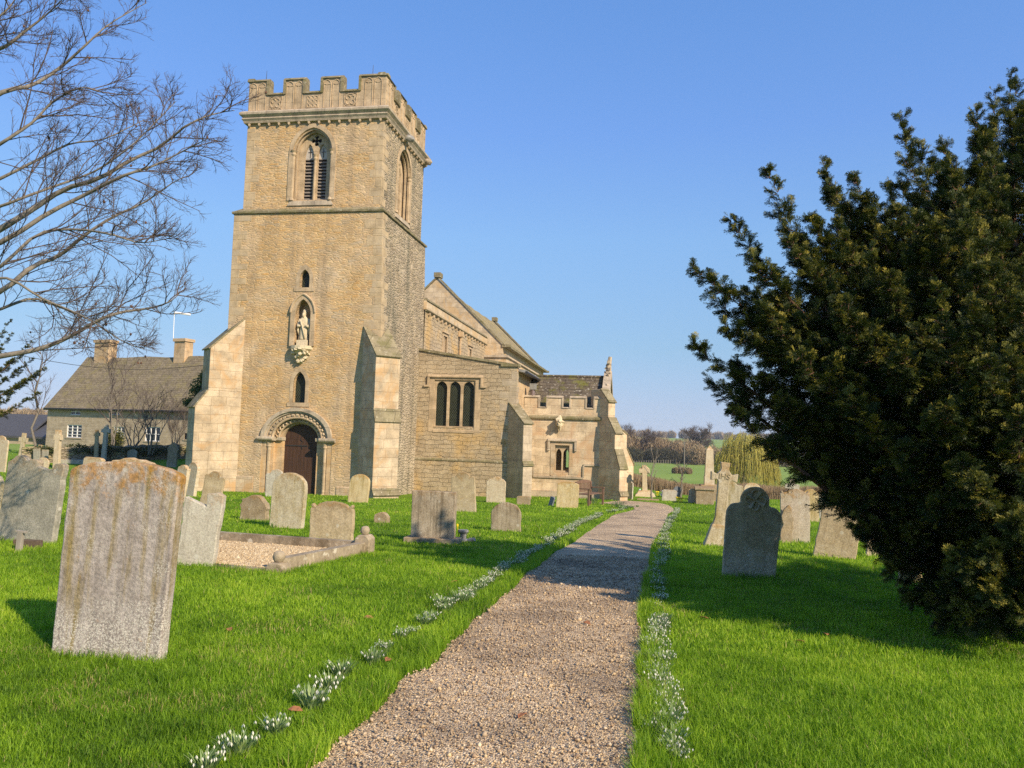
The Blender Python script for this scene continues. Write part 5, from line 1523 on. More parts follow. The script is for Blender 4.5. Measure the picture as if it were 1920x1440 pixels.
# flower holder, wooden marker, bench
def vase():
    c = ground(868, 1015)
    root = empty('flower_vase', c, 0, 'small grey metal flower holder lying by the streaked headstone', 'vase')
    t = MB(); t.lathe([(.10, -.02), (.11, .03), (.05, .05), (.055, .12), (.09, .16), (.085, .19)], (0, 0, 0), 12); t.build('holder', M['lead'], root, smooth=False)
    t = MB(); t.tube([(.12, -.05, .02), (.2, -.1, .05)], [.05, .03], 8); t.build('lid', M['lead'], root)
    t = MB(); t.tube([(-.06, 0, .03), (-.10, 0, .24)], .006, 5); t.blob((-.10, 0, .26), (.02, .02, .035), 1, .2, 1); t.build('bud', plain('daffodil_yellow', (0.65, 0.5, 0.02), .6, .2), root)
vase()
def marker():
    wd_ = plain('weathered_wood', (0.30, 0.27, 0.22), 0.9, 0.1, 30, 0.3, obj=(1, 1, .2)); dkw = plain('dark_wood', (0.12, 0.09, 0.065), 0.9, 0.1, 30, 0.3)
    c = ground(35, 1034)
    o = MB(); o.box((-.035, -.025, -.05), (.035, .025, .26)); o.box((-.07, -.022, .235), (.075, .022, .262))
    q = o.build('grave_marker', wd_, None, bevel=.004); q.location = c; q.rotation_euler = (0, rad(4), rad(-10)); tag(q, 'small plain weathered wooden marker post in the grass at the left', 'grave marker')
    c = ground(40, 1029) + Vector((0, .12, 0))
    o = MB(); o.box((-.17, -.05, -.03), (.18, .06, .10)); q = o.build('wooden_block', dkw, None, bevel=.006); q.location = c; q.rotation_euler = (0, 0, rad(-8)); tag(q, 'dark wooden block lying behind the small marker post', 'wooden block')
marker()
def bench():
    c = ground(1106, 947)
    root = empty('park_bench', c, rad(62), 'brown slatted wooden bench against the porch wall', 'bench')
    wm = plain('bench_timber', (0.17, 0.105, 0.07), 0.7, 0.2, 12, 0.3, obj=(1, 8, 1))
    t = MB()
    for i in range(5): t.box((-.75, -.22 + i * .10, .42), (.75, -.14 + i * .10, .445))
    t.build('seat', wm, root)
    t = MB()
    for i in range(11): t.box((-.66 + i * .13 - .03, .27, .48), (-.66 + i * .13 + .03, .29, .82))
    t.prism([(-.76, .82), (.76, .82), (.7, .88), (.3, .93), (0, .95), (-.3, .93), (-.7, .88)], .255, .30)
    t.build('backrest', wm, root)
    for s_ in (-1, 1):
        for (x, y, z) in ((s_ * .72, -.24, .62), (s_ * .72, .28, .88)):
            t = MB(); t.box((x - .035, y - .035, -.03), (x + .035, y + .035, z)); t.build('leg', wm, root)
        t = MB(); t.box((s_ * .72 - .045, -.30, .62), (s_ * .72 + .045, .27, .66)); t.build('armrest', wm, root)
bench()

# ------------------------------------------------------------------ grass
def grassmat():
    k = NT('grass_blade', 0.55, 0.25)
    a = k.n('Attribute', attribute_name='tint')
    c = k.ramp(a.outputs['Fac'], [(0.0, (0.05,0.115,0.008)), (0.35, (0.155,0.285,0.014)), (0.7, (0.295,0.45,0.026)), (0.93, (0.45,0.55,0.06)), (1.0, (0.46,0.38,0.16))])
    k.link(c, k.b.inputs['Base Color'])
    tr = k.n('BsdfTranslucent'); k.link(k.mix(1.0, c, (1.15, 1.35, 0.5), 'MULTIPLY'), tr.inputs[0])
    mx = k.n('MixShader'); mx.inputs[0].default_value = 0.4
    k.link(k.b.outputs[0], mx.inputs[1]); k.link(tr.outputs[0], mx.inputs[2]); k.link(mx.outputs[0], k.out.inputs[0])
    return k.m
M['grass'] = grassmat()
def vnoise(x, y, s, seed):
    r = np.random.default_rng(seed); g = r.random((128, 128))
    u, v = x / s, y / s; i, j = np.floor(u).astype(int), np.floor(v).astype(int); fu, fv = u - i, v - j
    fu = fu*fu*(3-2*fu); fv = fv*fv*(3-2*fv)
    G = lambda a, b_: g[a % 128, b_ % 128]
    return (G(i,j)*(1-fu) + G(i+1,j)*fu)*(1-fv) + (G(i,j+1)*(1-fu) + G(i+1,j+1)*fu)*fv
def seg_dist(P, x, y):
    d = np.full(x.shape, 1e9)
    for i in range(len(P) - 1):
        a, b_ = P[i], P[i+1]; ab = b_ - a; L = (ab @ ab) + 1e-9
        t = np.clip(((x - a[0])*ab[0] + (y - a[1])*ab[1]) / L, 0, 1)
        d = np.minimum(d, np.hypot(x - a[0] - ab[0]*t, y - a[1] - ab[1]*t))
    return d
def blades(n, y0, y1, hgt, wid, seed, power=1.0):
    r = np.random.default_rng(seed)
    y = y0 + (y1 - y0) * r.random(n) ** power
    x = r.uniform(-0.72, 0.72 if y0 > 11 else 1.05, n) * (y + 0.6) 
    keep = ~inside(path_poly, x, y) & ~inside(plot_poly, x, y)
    yc = (y - CH.y) * cos(YAW) + (x - CH.x) * sin(YAW); xc = (x - CH.x) * cos(YAW) - (y - CH.y) * sin(YAW)
    keep &= ~((yc > -0.05) & (xc > -6.6) & (xc < 4.6)) & ~((yc > 7.2) & (xc > 4) & (xc < 8.6))
    x, y = x[keep], y[keep]; n = len(x)
    de = np.minimum(seg_dist(PL, x, y), seg_dist(PR, x, y))
    tuft = vnoise(x, y, 0.16, 1) * 0.7 + vnoise(x, y, 0.75, 2) * 0.6 + .8 * np.maximum(0, vnoise(x, y, 0.45, 21) - .72)
    h = hgt * (0.4 + 1.1 * r.random(n)) * (0.45 + 0.85 * tuft) * (1 + 1.1 * np.exp(-((de - 0.05) / 0.16) ** 2) * (y < 14))
    nb_ = np.zeros(n)
    for (bx, by, bw) in BASES:
        if by < 24: nb_ = np.maximum(nb_, np.exp(-(np.maximum(np.abs(x - bx) - bw / 2, 0) ** 2 + (y - by) ** 2) / (0.11 ** 2)))
    h = h * (1 + 1.3 * nb_ * r.random(n))
    w = wid * r.uniform(0.7, 1.3, n)
    a = r.uniform(0, 2*pi, n); lean = r.uniform(0.15, 0.95, n)
    ba = a + r.normal(0, .8, n) + pi / 2
    dx, dy = np.cos(ba) * h * lean, np.sin(ba) * h * lean
    wx, wy = np.cos(a) * w / 2, np.sin(a) * w / 2
    z = T(x, y) - 0.004
    V = np.stack([np.stack([x - wx, y - wy, z], -1), np.stack([x + wx, y + wy, z], -1),
                  np.stack([x + dx*.35 + wx*.8, y + dy*.35 + wy*.8, z + h*.6], -1), np.stack([x + dx*.35 - wx*.8, y + dy*.35 - wy*.8, z + h*.6], -1),
                  np.stack([x + dx, y + dy, z + h * (1.05 - .25*lean)], -1), np.stack([x + dx, y + dy, z + h * (1.05 - .25*lean)], -1)], 1)
    b0 = (np.arange(n) * 6)[:, None]
    F = np.concatenate([b0 + np.array([0,1,2,3]), b0 + np.array([3,2,4,5])], 1).reshape(-1, 4)
    tint = np.clip(-.04 + 0.40 * vnoise(x, y, 0.8, 3) + 0.3 * vnoise(x, y, 0.16, 4) + .36 * vnoise(x, y, 2.4, 33) + r.normal(0, .15, n), 0, .93)
    tint = np.where(r.random(n) < 0.014 + 0.10 * (vnoise(x, y, 0.5, 9) > .8), 1.0, tint)
    return V.reshape(-1, 3), F, np.repeat(tint, 6)
parts, tints = [], []
for args in ((400000, 2.9, 6.0, 0.042, 0.0034, 11, 1.0), (440000, 6.0, 12.0, 0.042, 0.0048, 12, 1.0), (230000, 12.0, 24.0, 0.044, 0.009, 13, 1.0), (110000, 24.0, 46.0, 0.05, 0.018, 14, 1.0)):
    v, f, t_ = blades(*args); parts.append((v, f)); tints.append(t_)
V, F = merge(parts)
gr = np_obj('lawn_grass', V, F, M['grass'], attr=np.concatenate(tints))
tag(gr, 'short bright green grass covering the churchyard lawn', 'grass', kind='stuff')

# ------------------------------------------------------------------ snowdrops along the path
M['sdleaf'] = leafmat('snowdrop_leaf', [(0.0, (0.08,0.15,0.05)), (0.5, (0.19,0.29,0.10)), (1.0, (0.36,0.44,0.18))], 0.3)
M['sdflower'] = leafmat('snowdrop_flower', [(0.0, (0.80,0.78,0.62)), (1.0, (0.88,0.87,0.78))], 0.35)
def snowdrop_mesh(seed, nl, nf, R, H):
    r = np.random.default_rng(seed)
    def strips(n, L, wd, spread, droop):
        a = r.uniform(0, 2*pi, n); rad0 = R * np.sqrt(r.random(n)) * .75
        x0, y0 = rad0 * np.cos(a) + r.normal(0, .01, n), rad0 * np.sin(a) + r.normal(0, .01, n)
        a2 = a + r.normal(0, .5, n); s_ = spread * (0.3 + rad0 / R + .3 * r.random(n)); l = L * r.uniform(.65, 1.15, n)
        ts = np.array([0, .35, .7, 1.0]); P = []
        for t in ts:
            z = l * (t - droop * t ** 2.5); d = s_ * l * t ** 1.6
            P.append(np.stack([x0 + np.cos(a2) * d, y0 + np.sin(a2) * d, z], -1))
        P = np.stack(P, 1); W_ = np.stack([-np.sin(a2), np.cos(a2), 0*a2], -1)[:, None] * wd * np.array([1, 1, .8, .15])[None, :, None] / 2
        V = np.stack([P - W_, P + W_], 2).reshape(-1, 3)
        b0 = (np.arange(n) * 8)[:, None, None]; F = (b0 + np.array([[0,1,3,2],[2,3,5,4],[4,5,7,6]])[None]).reshape(-1, 4)
        return V, F, P[:, -1]
    v1, f1, _ = strips(nl, H, .0095, .55, .18)
    v2, f2, tip = strips(nf, H * 1.1, .004, .45, .15)
    V, F = merge([(v1, f1), (v2, f2)])
    me_l = (V, F, np.concatenate([np.repeat(r.random(nl), 8), np.repeat(r.random(nf) * .5 + .5, 8)]))
    fl = []
    for t in tip:
        for q in range(3):
            a = 2*pi*q/3 + r.random(); c = t + np.array([0, 0, -.004])
            o = np.array([cos(a), sin(a), 0]); w_ = np.array([-sin(a), cos(a), 0]) * .0065
            fl.append([c, c + o*.006 - w_ * .7 - [0,0,.010], c + o*.009 - [0,0,.022], c + o*.006 + w_ * .7 - [0,0,.010]])
    FV = np.array(fl).reshape(-1, 3); FF = np.arange(len(FV)).reshape(-1, 4)
    return me_l, (FV, FF, np.repeat(r.random(len(FF)), 4))
SD = []
for i, (nl, nf, R, H) in enumerate(((100, 14, .09, .13), (80, 17, .07, .12), (120, 11, .10, .14), (70, 20, .075, .12))):
    a, b_ = snowdrop_mesh(20 + i, nl, nf, R, H)
    root = empty('snowdrop_clump', (0, 0, 0))
    np_obj('leaves', a[0], a[1], M['sdleaf'], root, attr=a[2]); np_obj('flowers', b_[0], b_[1], M['sdflower'], root, attr=b_[2])
    SD.append(root)
used = [False] * 4
def clump(k, x, y, s_, rz, label, group):
    src = SD[k]
    if not used[k]: used[k] = True; o = src
    else:
        o = src.copy(); COL.objects.link(o)
        for ch in src.children:
            c = ch.copy(); c.parent = o; COL.objects.link(c)
    o.location = (x, y, float(T(x, y))); o.rotation_euler = (0, 0, rz); o.scale = (s_, s_, s_)
    tag(o, label, 'flowers', group)
rnd = random.Random(11)
LEFT = [(445, 1416, 1.05), (385, 1446, .9), (517, 1378, .95), (585, 1328, 1.2), (617, 1296, 1.05), (640, 1268, .85), (700, 1243, .85), (722, 1222, .75), (752, 1198, .8), (773, 1190, .6)]
LL = ['bottom left corner snowdrop clump, drooping white flowers, second from the picture edge', 'snowdrop clump cut off by the bottom edge left of the path', 'small upright snowdrop clump, third from the bottom left of the path', 'largest snowdrop clump left of the path, beside a fallen brown leaf', 'snowdrop clump touching the far side of the largest left clump', 'snowdrop clump with white heads just beyond the paired large clumps, left of path', 'small snowdrop clump where the left row begins to thicken, nearer of two', 'small snowdrop clump where the left row begins to thicken, farther of two', 'snowdrop clump at the near end of the continuous left row', 'low snowdrop clump second into the continuous left row']
for (px, py, s_), lb in zip(LEFT, LL):
    p = ground(px, py); clump(rnd.randrange(4), p.x, p.y, s_ * .88, rnd.uniform(0, 6), lb, 'snowdrops beside the path')
def row(pts, n, sc, label, jx, skip=0.0):
    P = [ground(*q) for q in pts]; D = [0]
    for a, b_ in zip(P, P[1:]): D.append(D[-1] + (b_ - a).length)
    for i in range(n):
        t = (i + rnd.random() * .8) / n * D[-1]
        if rnd.random() < skip: continue
        k = max(j for j in range(len(D)) if D[j] <= t + 1e-6); k = min(k, len(P) - 2)
        q = P[k].lerp(P[k + 1], (t - D[k]) / (D[k + 1] - D[k]))
        clump(rnd.randrange(4), q.x + rnd.gauss(0, jx), q.y + rnd.gauss(0, jx), sc * rnd.uniform(.75, 1.15), rnd.uniform(0, 6), label, 'snowdrops beside the path')
row([(795, 1172), (835, 1150), (880, 1118), (930, 1080), (985, 1048), (1030, 1020), (1080, 988), (1128, 966)], 92, .78, 'snowdrop clump in the unbroken row of snowdrops along the left edge of the path', .035, .03)
row([(1272, 1432), (1245, 1380), (1250, 1335), (1243, 1290), (1236, 1240), (1235, 1200), (1240, 1165)], 40, .72, 'snowdrop clump in the near half of the straggling row right of the path', .028)
row([(1236, 1150), (1238, 1115), (1232, 1075), (1240, 1045), (1246, 1010), (1250, 985), (1265, 968), (1272, 955)], 74, .72, 'snowdrop clump in the far half of the straggling row right of the path', .04, .03)
row([(1130, 963), (1150, 960), (1172, 955), (1192, 950)], 9, .9, 'snowdrop clump at the bend of the path near the porch', .08)
# daffodil tuft by the bench, fallen leaves, stray yellow flowers
M['daffleaf'] = leafmat('daffodil_leaf', [(0.0, (0.08,0.15,0.07)), (1.0, (0.16,0.24,0.10))], 0.3)
for (px, py, lb) in ((1108, 944, 'grey green leafy tuft growing under the bench'), (1160, 951, 'leafy green tuft on the grass strip before the porch buttress')):
    p = ground(px, py); a, b_ = snowdrop_mesh(int(px), 90, 2, .30, .30)
    V = a[0].copy(); o = np_obj('leafy_tuft', V, a[1], M['daffleaf'], attr=a[2]); o.location = p; tag(o, lb, 'plant')
leafm = plain('dead_leaf', (0.30, 0.13, 0.06), 0.8, 0.2)
for i, (px, py) in enumerate(((552, 1342), (727, 1246), (1320, 1165), (852, 1096), (430, 1188), (690, 1165), (1548, 1196), (1500, 1210), (980, 1352), (1100, 1175))):
    p = ground(px, py); b_ = MB()
    pts = [(-.04, 0, .0), (-.015, .022, .012), (.02, .020, .014), (.045, 0, .004), (.02, -.02, .012), (-.015, -.022, .01)]
    b_.add(pts + [(x, y, z - .003) for x, y, z in pts], [(0,1,2,3,4,5), (11,10,9,8,7,6)] + [(j, j+6, (j+1)%6+6, (j+1)%6) for j in range(6)])
    o = b_.build('fallen_leaf', leafm); o.location = p + Vector((0, 0, .03)); o.rotation_euler = (.2, .1, i * 1.3)
    tag(o, ['brown fallen leaf beside the largest snowdrop clump', 'brown fallen leaf by the small snowdrop pair left of the path', 'curled brown leaf on the lawn right of the path', 'pale brown leaf on the open lawn left of the path', 'brown leaf in the grass right of the nearest headstone', 'small brown leaf in the middle of the left lawn', 'pale leaf on the sunny grass below the yew shadow', 'brown leaf just left of the pale one below the yew shadow', 'brown leaf lying on the near gravel path', 'small leaf on the gravel before the tree shadow'][i], 'leaf')

# ------------------------------------------------------------------ yew
YEWSTOPS = [(0.0, (0.010,0.022,0.006)), (0.42, (0.034,0.056,0.010)), (0.68, (0.13,0.135,0.018)), (1.0, (0.34,0.29,0.045))]  # bright end paints sunlit olive into the needles, dark end the shaded inside
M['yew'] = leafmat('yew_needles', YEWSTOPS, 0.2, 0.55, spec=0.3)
M['bark'] = plain('reddish_bark', (0.13, 0.075, 0.05), 0.9, 0.1, 14, 0.4, 0.8, dist=0.02, obj=(3, 3, 1))
M['twig'] = plain('grey_brown_twig', (0.10, 0.078, 0.068), 0.8, 0.2, 20, 0.25)
M['limb'] = plain('grey_lichened_limb', (0.185, 0.165, 0.135), 0.85, 0.15, 14, 0.35, 0.5)
def spray_template(seed, n=22, L=0.15):
    """a yew shoot: forward-swept needles in two ranks with side shoots"""
    r = np.random.default_rng(seed); V, F = [], []
    def needle(p, d, up, l, w):
        side = np.cross(d, up); side /= np.linalg.norm(side) + 1e-9
        b = len(V); V.extend([p, p + d*l*.5 + side*w, p + d*l, p + d*l*.5 - side*w]); F.append((b, b+1, b+2, b+3))
    def shoot(p0, d0, l, m_):
        up = np.array([0, 0, 1.]); side = np.cross(d0, up); side /= np.linalg.norm(side)
        for i in range(m_):
            t = i / m_; p = p0 + d0 * l * t + np.array([0, 0, -.25 * l * t * t])
            for s_ in (-1, 1):
                d = d0 * .65 + side * s_ * .75 + up * r.normal(0.05, .3); d /= np.linalg.norm(d)
                needle(p, d, up + r.normal(0, .4, 3), .031 * r.uniform(.8, 1.2), .0056)
        needle(p0 + d0*l*.9 + np.array([0,0,-.2*l]), d0, up, .028, .005)
    d = np.array([1., 0, 0]); shoot(np.zeros(3), d, L, 8)
    for i in range(4):
        t = .15 + .2 * i; s_ = (-1) ** i; dd = np.array([.75, s_ * .65, r.normal(0, .2)]); dd /= np.linalg.norm(dd)
        shoot(d * L * t, dd, L * (.62 - .1 * i), 5)
    return np.array(V), np.array(F)
TPL = [spray_template(s_) for s_ in range(4)]
def scatter_sprays(P, D, S, seed, tint):
    r = np.random.default_rng(seed); parts, tn = [], []
    kind = r.integers(0, len(TPL), len(P))
    for k, (tv, tf) in enumerate(TPL):
        m_ = kind == k; p, d, s_ = P[m_], D[m_], S[m_]
        if not len(p): continue
        d = d / (np.linalg.norm(d, axis=1, keepdims=True) + 1e-9)
        ref = r.normal(0, .5, (len(p), 3)) + np.array([0, 0, 1.]); y = np.cross(ref, d); y /= np.linalg.norm(y, axis=1, keepdims=True) + 1e-9
        z = np.cross(d, y); Rm = np.stack([d, y, z], 1)
        V = np.einsum('vk,nkj->nvj', tv, Rm) * s_[:, None, None] + p[:, None]
        F = tf[None] + (np.arange(len(p)) * len(tv))[:, None, None]
        parts.append((V.reshape(-1, 3), F.reshape(-1, 4))); tn.append(np.repeat(np.clip(tint[m_] + r.normal(0, .08, m_.sum()), 0, 1), len(tv)))
    V, F = merge(parts); return V, F, np.concatenate(tn)
def bezier(a, b_, c, n):
    t = np.linspace(0, 1, n)[:, None]; return (1-t)**2 * a + 2*t*(1-t) * b_ + t*t * c
def yew_tree(base, tips, seed, label, dens=1.0, name='yew_tree', spr=1.0, fill_r=1.5):
    """limbs bend from the trunk out to each tip; branchlets and sprays clothe the outer part"""
    r = np.random.default_rng(seed)
    root = empty(name, base, 0, label, 'tree')
    b0 = np.array(base); tr = MB()
    limbs = []
    for (tx, ty, tz, fl) in tips:
        tip = np.array([tx, ty, tz]) - b0
        z0 = r.uniform(.1, .5) * max(tip[2], .6); s0 = np.array([r.normal(0, .12), r.normal(0, .12), min(z0, 1.9)])
        mid = s0 * .35 + tip * .65; mid[2] = s0[2] + (tip[2] - s0[2]) * (.38 if tip[2] > 1.2 else .9) + .12
        P = bezier(s0, mid, tip, 12)
        limbs.append((P, fl))
        tr.tube(P[:10], [max(.012, .075 * (1 - i / 10)) for i in range(10)], 6)
    # shorter limbs fill the gaps between neighbours
    ex = []
    TP = np.array([t[:3] for t in tips]) - b0; cen = TP.mean(0)
    for i in range(len(TP)):
        dd = np.linalg.norm(TP - TP[i], axis=1); nn = np.argsort(dd)[1:4]
        for j in nn:
            if j > i and dd[j] < fill_r:
                p = (TP[i] + TP[j]) / 2 + r.normal(0, .08, 3); ex.append(cen + (p - cen) * r.uniform(.80, .93))
    for p in ex:
        s0 = np.array([r.normal(0, .12), r.normal(0, .12), min(.4 * max(p[2], .6), 1.9)]); mid = s0 * .35 + p * .65; mid[2] = s0[2] + (p[2] - s0[2]) * .4 + .1
        limbs.append((bezier(s0, mid, p, 12), .9))
    h = max(t[2] for t in tips) - base[2]
    for i in range(3): tr.tube([(r.normal(0, .15), r.normal(0, .15), -.2), (r.normal(0, .1), r.normal(0, .1), h*.25), (r.normal(0, .25), r.normal(0, .25), h * .45), (r.normal(0, .4), r.normal(0, .4), h * .72)], [.17, .13, .08, .015], 10)
    tr.build('trunk', M['bark'], root, smooth=True)
    PP, DD, SS, TT = [], [], [], []
    tw = []
    for P, fl in limbs:
        L = np.linalg.norm(np.diff(P, axis=0), axis=1).sum()
        nb = int(L * 21 * dens * fl)
        t = .12 + .88 * r.random(nb) ** .62
        idx = np.clip(t * 11, 0, 10.999); i0 = idx.astype(int); fr = (idx - i0)[:, None]
        p0 = P[i0] * (1 - fr) + P[i0 + 1] * fr; tan_ = P[i0 + 1] - P[i0]; tan_ /= np.linalg.norm(tan_, axis=1, keepdims=True)
        rd = r.normal(0, 1, (nb, 3)); rd -= (rd * tan_).sum(1, keepdims=True) * tan_; rd /= np.linalg.norm(rd, axis=1, keepdims=True)
        out = tan_ * .75 + rd * .75 + np.array([0, 0, .08]); out /= np.linalg.norm(out, axis=1, keepdims=True)
        ln = (0.05 + 0.42 * (1 - t) ** .85) * r.uniform(.55, 1.15, nb) * spr
        ns = 7
        for q in range(ns):
            u = (q + .6) / ns
            pos = p0 + out * (ln * u)[:, None] + np.array([0, 0, -.16]) * (ln * u * u)[:, None]
            dd = out * 1.0 + r.normal(0, .32, (nb, 3)) + np.array([0, 0, -.12])
            PP.append(pos); DD.append(dd); SS.append(r.uniform(.7, 1.2, nb) * (.42 + .74 * (1 - t) ** .8) * (.8 + .25 * spr)); TT.append(np.clip(.18 + .45 * u * t + .12 * rd[:, 2] + r.normal(0, .2, nb), 0, 1))  # tint rises on outer and upper sprays, painting in the sun on them
        e = np.stack([p0, p0 + out * (ln * .5)[:, None] - [0, 0, .03], p0 + out * (ln)[:, None] - np.array([0, 0, .14]) * ln[:, None]], 1)
        tw.append(e)
        # leading shoot
        k = 34; u = np.linspace(.62, 1.0, k); idx = u * 10.99; i0 = idx.astype(int); fr = (idx - i0)[:, None]
        pos = P[i0] * (1 - fr) + P[i0 + 1] * fr; tg = P[i0 + 1] - P[i0]; tg /= np.linalg.norm(tg, axis=1, keepdims=True)
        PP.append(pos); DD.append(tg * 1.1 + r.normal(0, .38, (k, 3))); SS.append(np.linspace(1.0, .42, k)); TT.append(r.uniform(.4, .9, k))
    P = np.concatenate(PP); D = np.concatenate(DD); S = np.concatenate(SS); Tn = np.concatenate(TT)
    V, F, tn = scatter_sprays(P, D, S, seed + 1, Tn)
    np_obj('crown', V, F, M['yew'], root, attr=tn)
    E_ = np.concatenate(tw); v, f = tubes(E_, np.tile(np.array([[.008, .005, .002]]), (len(E_), 1)), 3)
    np_obj('twigs', v, f, M['bark'], root)
    print(name, 'sprays', len(P), 'quads', len(F))
    return root
# tips read off the photograph's skyline, each given its own depth
def tip(px, py, Y, fl=1.0, k=None):
    p = at(px, py, Y * (YF if k is None else k)); return (p.x, p.y, p.z, fl)
YF = 0.81
YB = Vector((4.95, 7.6, float(T(4.95, 7.6))))
tips = [tip(1300, 500, 9.3, .9), tip(1365, 405, 9.6), tip(1440, 320, 9.2), tip(1543, 303, 9.6), tip(1603, 333, 9.0), tip(1668, 345, 9.8, .8), tip(1690, 215, 9.3), tip(1722, 270, 8.9, .7), tip(1775, 290, 9.6, .8), tip(1830, 205, 9.2, .8), tip(1893, 138, 9.4, .8), tip(1862, 170, 9.9, .6), tip(1940, 150, 9.0, .7),
        tip(1296, 640, 9.2, .9), tip(1325, 705, 9.5, .9), tip(1372, 770, 9.0, .8), tip(1440, 830, 9.4, .8), tip(1510, 870, 9.2, .7), tip(1562, 930, 8.8, .7), tip(1620, 1000, 9.0, .7), tip(1668, 1070, 8.7, .8), tip(1705, 1125, 8.5, .8), tip(1760, 1160, 8.2, .8),
        tip(1360, 610, 8.9), tip(1410, 480, 8.8), tip(1430, 570, 8.6), tip(1480, 450, 8.9), tip(1520, 410, 9.0), tip(1490, 660, 8.3), tip(1570, 560, 8.1), tip(1630, 470, 8.2), tip(1710, 400, 8.1), tip(1790, 370, 8.2), tip(1860, 300, 8.6), tip(1580, 420, 9.3), tip(1650, 390, 9.2),
        tip(1460, 745, 8.9, .8), tip(1590, 740, 8.0), tip(1680, 640, 7.5), tip(1760, 540, 7.3), tip(1850, 460, 7.5), tip(1920, 560, 7.2), tip(1690, 840, 7.8), tip(1770, 760, 7.1), tip(1850, 680, 6.9), tip(1910, 780, 6.8), tip(1740, 950, 7.6), tip(1830, 900, 7.0), tip(1900, 980, 6.9), tip(1800, 1050, 7.3), tip(1860, 1110, 7.2), tip(1930, 1160, 7.1), tip(1820, 1165, 7.5), tip(1980, 1080, 6.9),
        tip(1560, 500, 10.3), tip(1650, 540, 10.6), tip(1520, 700, 10.2), tip(1640, 780, 10.6, .7), tip(1740, 420, 10.4), tip(1800, 560, 11), tip(1880, 420, 10.8), tip(1900, 800, 11), tip(2000, 300, 9.5), tip(2050, 600, 8.6), tip(2050, 900, 8.0), tip(2120, 500, 9.6), tip(2140, 800, 9.2), tip(1980, 480, 7.6), tip(1990, 700, 6.9), tip(2020, 1100, 7.0),
        tip(2300, 420, 9.4), tip(2250, 640, 9.8), tip(2380, 760, 9.2), tip(2300, 960, 9.0), tip(2200, 1060, 8.4), tip(2420, 980, 10.2), tip(2200, 250, 10.2), tip(2080, 160, 10), tip(2250, 500, 11.4), tip(2200, 800, 11.6), tip(2100, 1150, 7.6), tip(2150, 950, 7.8), tip(2180, 680, 8.2), tip(2140, 420, 8.6), tip(2050, 760, 11.8), tip(2000, 450, 11.6)]
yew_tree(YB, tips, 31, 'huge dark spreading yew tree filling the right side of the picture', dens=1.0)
# a second yew at the left edge, mostly outside the picture
lb = ground(-190, 905)
def ltip(px, py, Y, fl=1.0): return tip(px, py, Y, fl, 1.0)
ly = lb.y
yew_tree(lb, [ltip(85, 690, ly - .5), ltip(60, 640, ly), ltip(20, 600, ly + .3), ltip(75, 735, ly - .8, .6), ltip(15, 770, ly - .8, .7), ltip(-40, 560, ly), ltip(-90, 700, ly - 1.5), ltip(-60, 800, ly - 1), ltip(-200, 500, ly), ltip(-120, 600, ly + .5), ltip(-320, 620, ly), ltip(-350, 780, ly), ltip(-250, 820, ly - 1)],
         41, 'green conifer boughs reaching in at the left edge under the bare tree', dens=.8, name='conifer_tree')

# ------------------------------------------------------------------ bare trees
def grow(P0, R0, counts, lens, radii, ang, seed, up=0.25, sag=0.0, tstart=0.15, curl=.35, tap=.6):
    """P0 (m,n,3) parent polylines; returns list of (P,R) per level"""
    r = np.random.default_rng(seed); out = []; P, R = P0, R0
    for lv, (c, ln, rr) in enumerate(zip(counts, lens, radii)):
        m_, n = P.shape[:2]; k = m_ * c
        pi_ = np.repeat(np.arange(m_), c)
        t = tstart + (1 - tstart) * ((np.tile(np.arange(c), m_) + r.random(k)) / c)
        idx = np.clip(t * (n - 1), 0, n - 1.001); i0 = idx.astype(int); fr = (idx - i0)[:, None]
        p0 = P[pi_, i0] * (1 - fr) + P[pi_, i0 + 1] * fr; tg = P[pi_, i0 + 1] - P[pi_, i0]
        pl = np.linalg.norm(np.diff(P, axis=1), axis=2).sum(1)[pi_]
        tg /= np.linalg.norm(tg, axis=1, keepdims=True) + 1e-9
        rd = r.normal(0, 1, (k, 3)); rd -= (rd * tg).sum(1, keepdims=True) * tg; rd /= np.linalg.norm(rd, axis=1, keepdims=True) + 1e-9
        a = ang * r.uniform(.65, 1.3, k)[:, None]
        d = tg * np.cos(a) + rd * np.sin(a); d[:, 2] += up; d /= np.linalg.norm(d, axis=1, keepdims=True)
        L = ln * r.uniform(.5, 1.25, k) * (1.15 - tap * t)
        N = 6; Q = [p0]; dd = d
        cv = r.normal(0, curl, (k, 3))
        for s_ in range(1, N):
            dd = dd + cv / N + r.normal(0, .10, (k, 3)) + np.array([0, 0, up * .45 - sag]) / N * 2; dd /= np.linalg.norm(dd, axis=1, keepdims=True)
            Q.append(Q[-1] + dd * (L / (N - 1))[:, None])
        Pn = np.stack(Q, 1); r0 = rr * r.uniform(.75, 1.2, k)[:, None]
        Rn = r0 * np.linspace(1, .38, N)[None]
        out.append((Pn, Rn)); P, R = Pn, Rn
    return out
def smooth_poly(pts, n=14):
    pts = np.array(pts, float); t = np.linspace(0, len(pts) - 1.001, n); o = []
    for q in t:
        i = int(q); f_ = q - i
        p0, p1, p2, p3 = pts[max(i-1, 0)], pts[i], pts[i+1], pts[min(i+2, len(pts)-1)]
        o.append(.5 * ((2*p1) + (-p0+p2)*f_ + (2*p0-5*p1+4*p2-p3)*f_*f_ + (-p0+3*p1-3*p2+p3)*f_**3))
    return np.array(o)
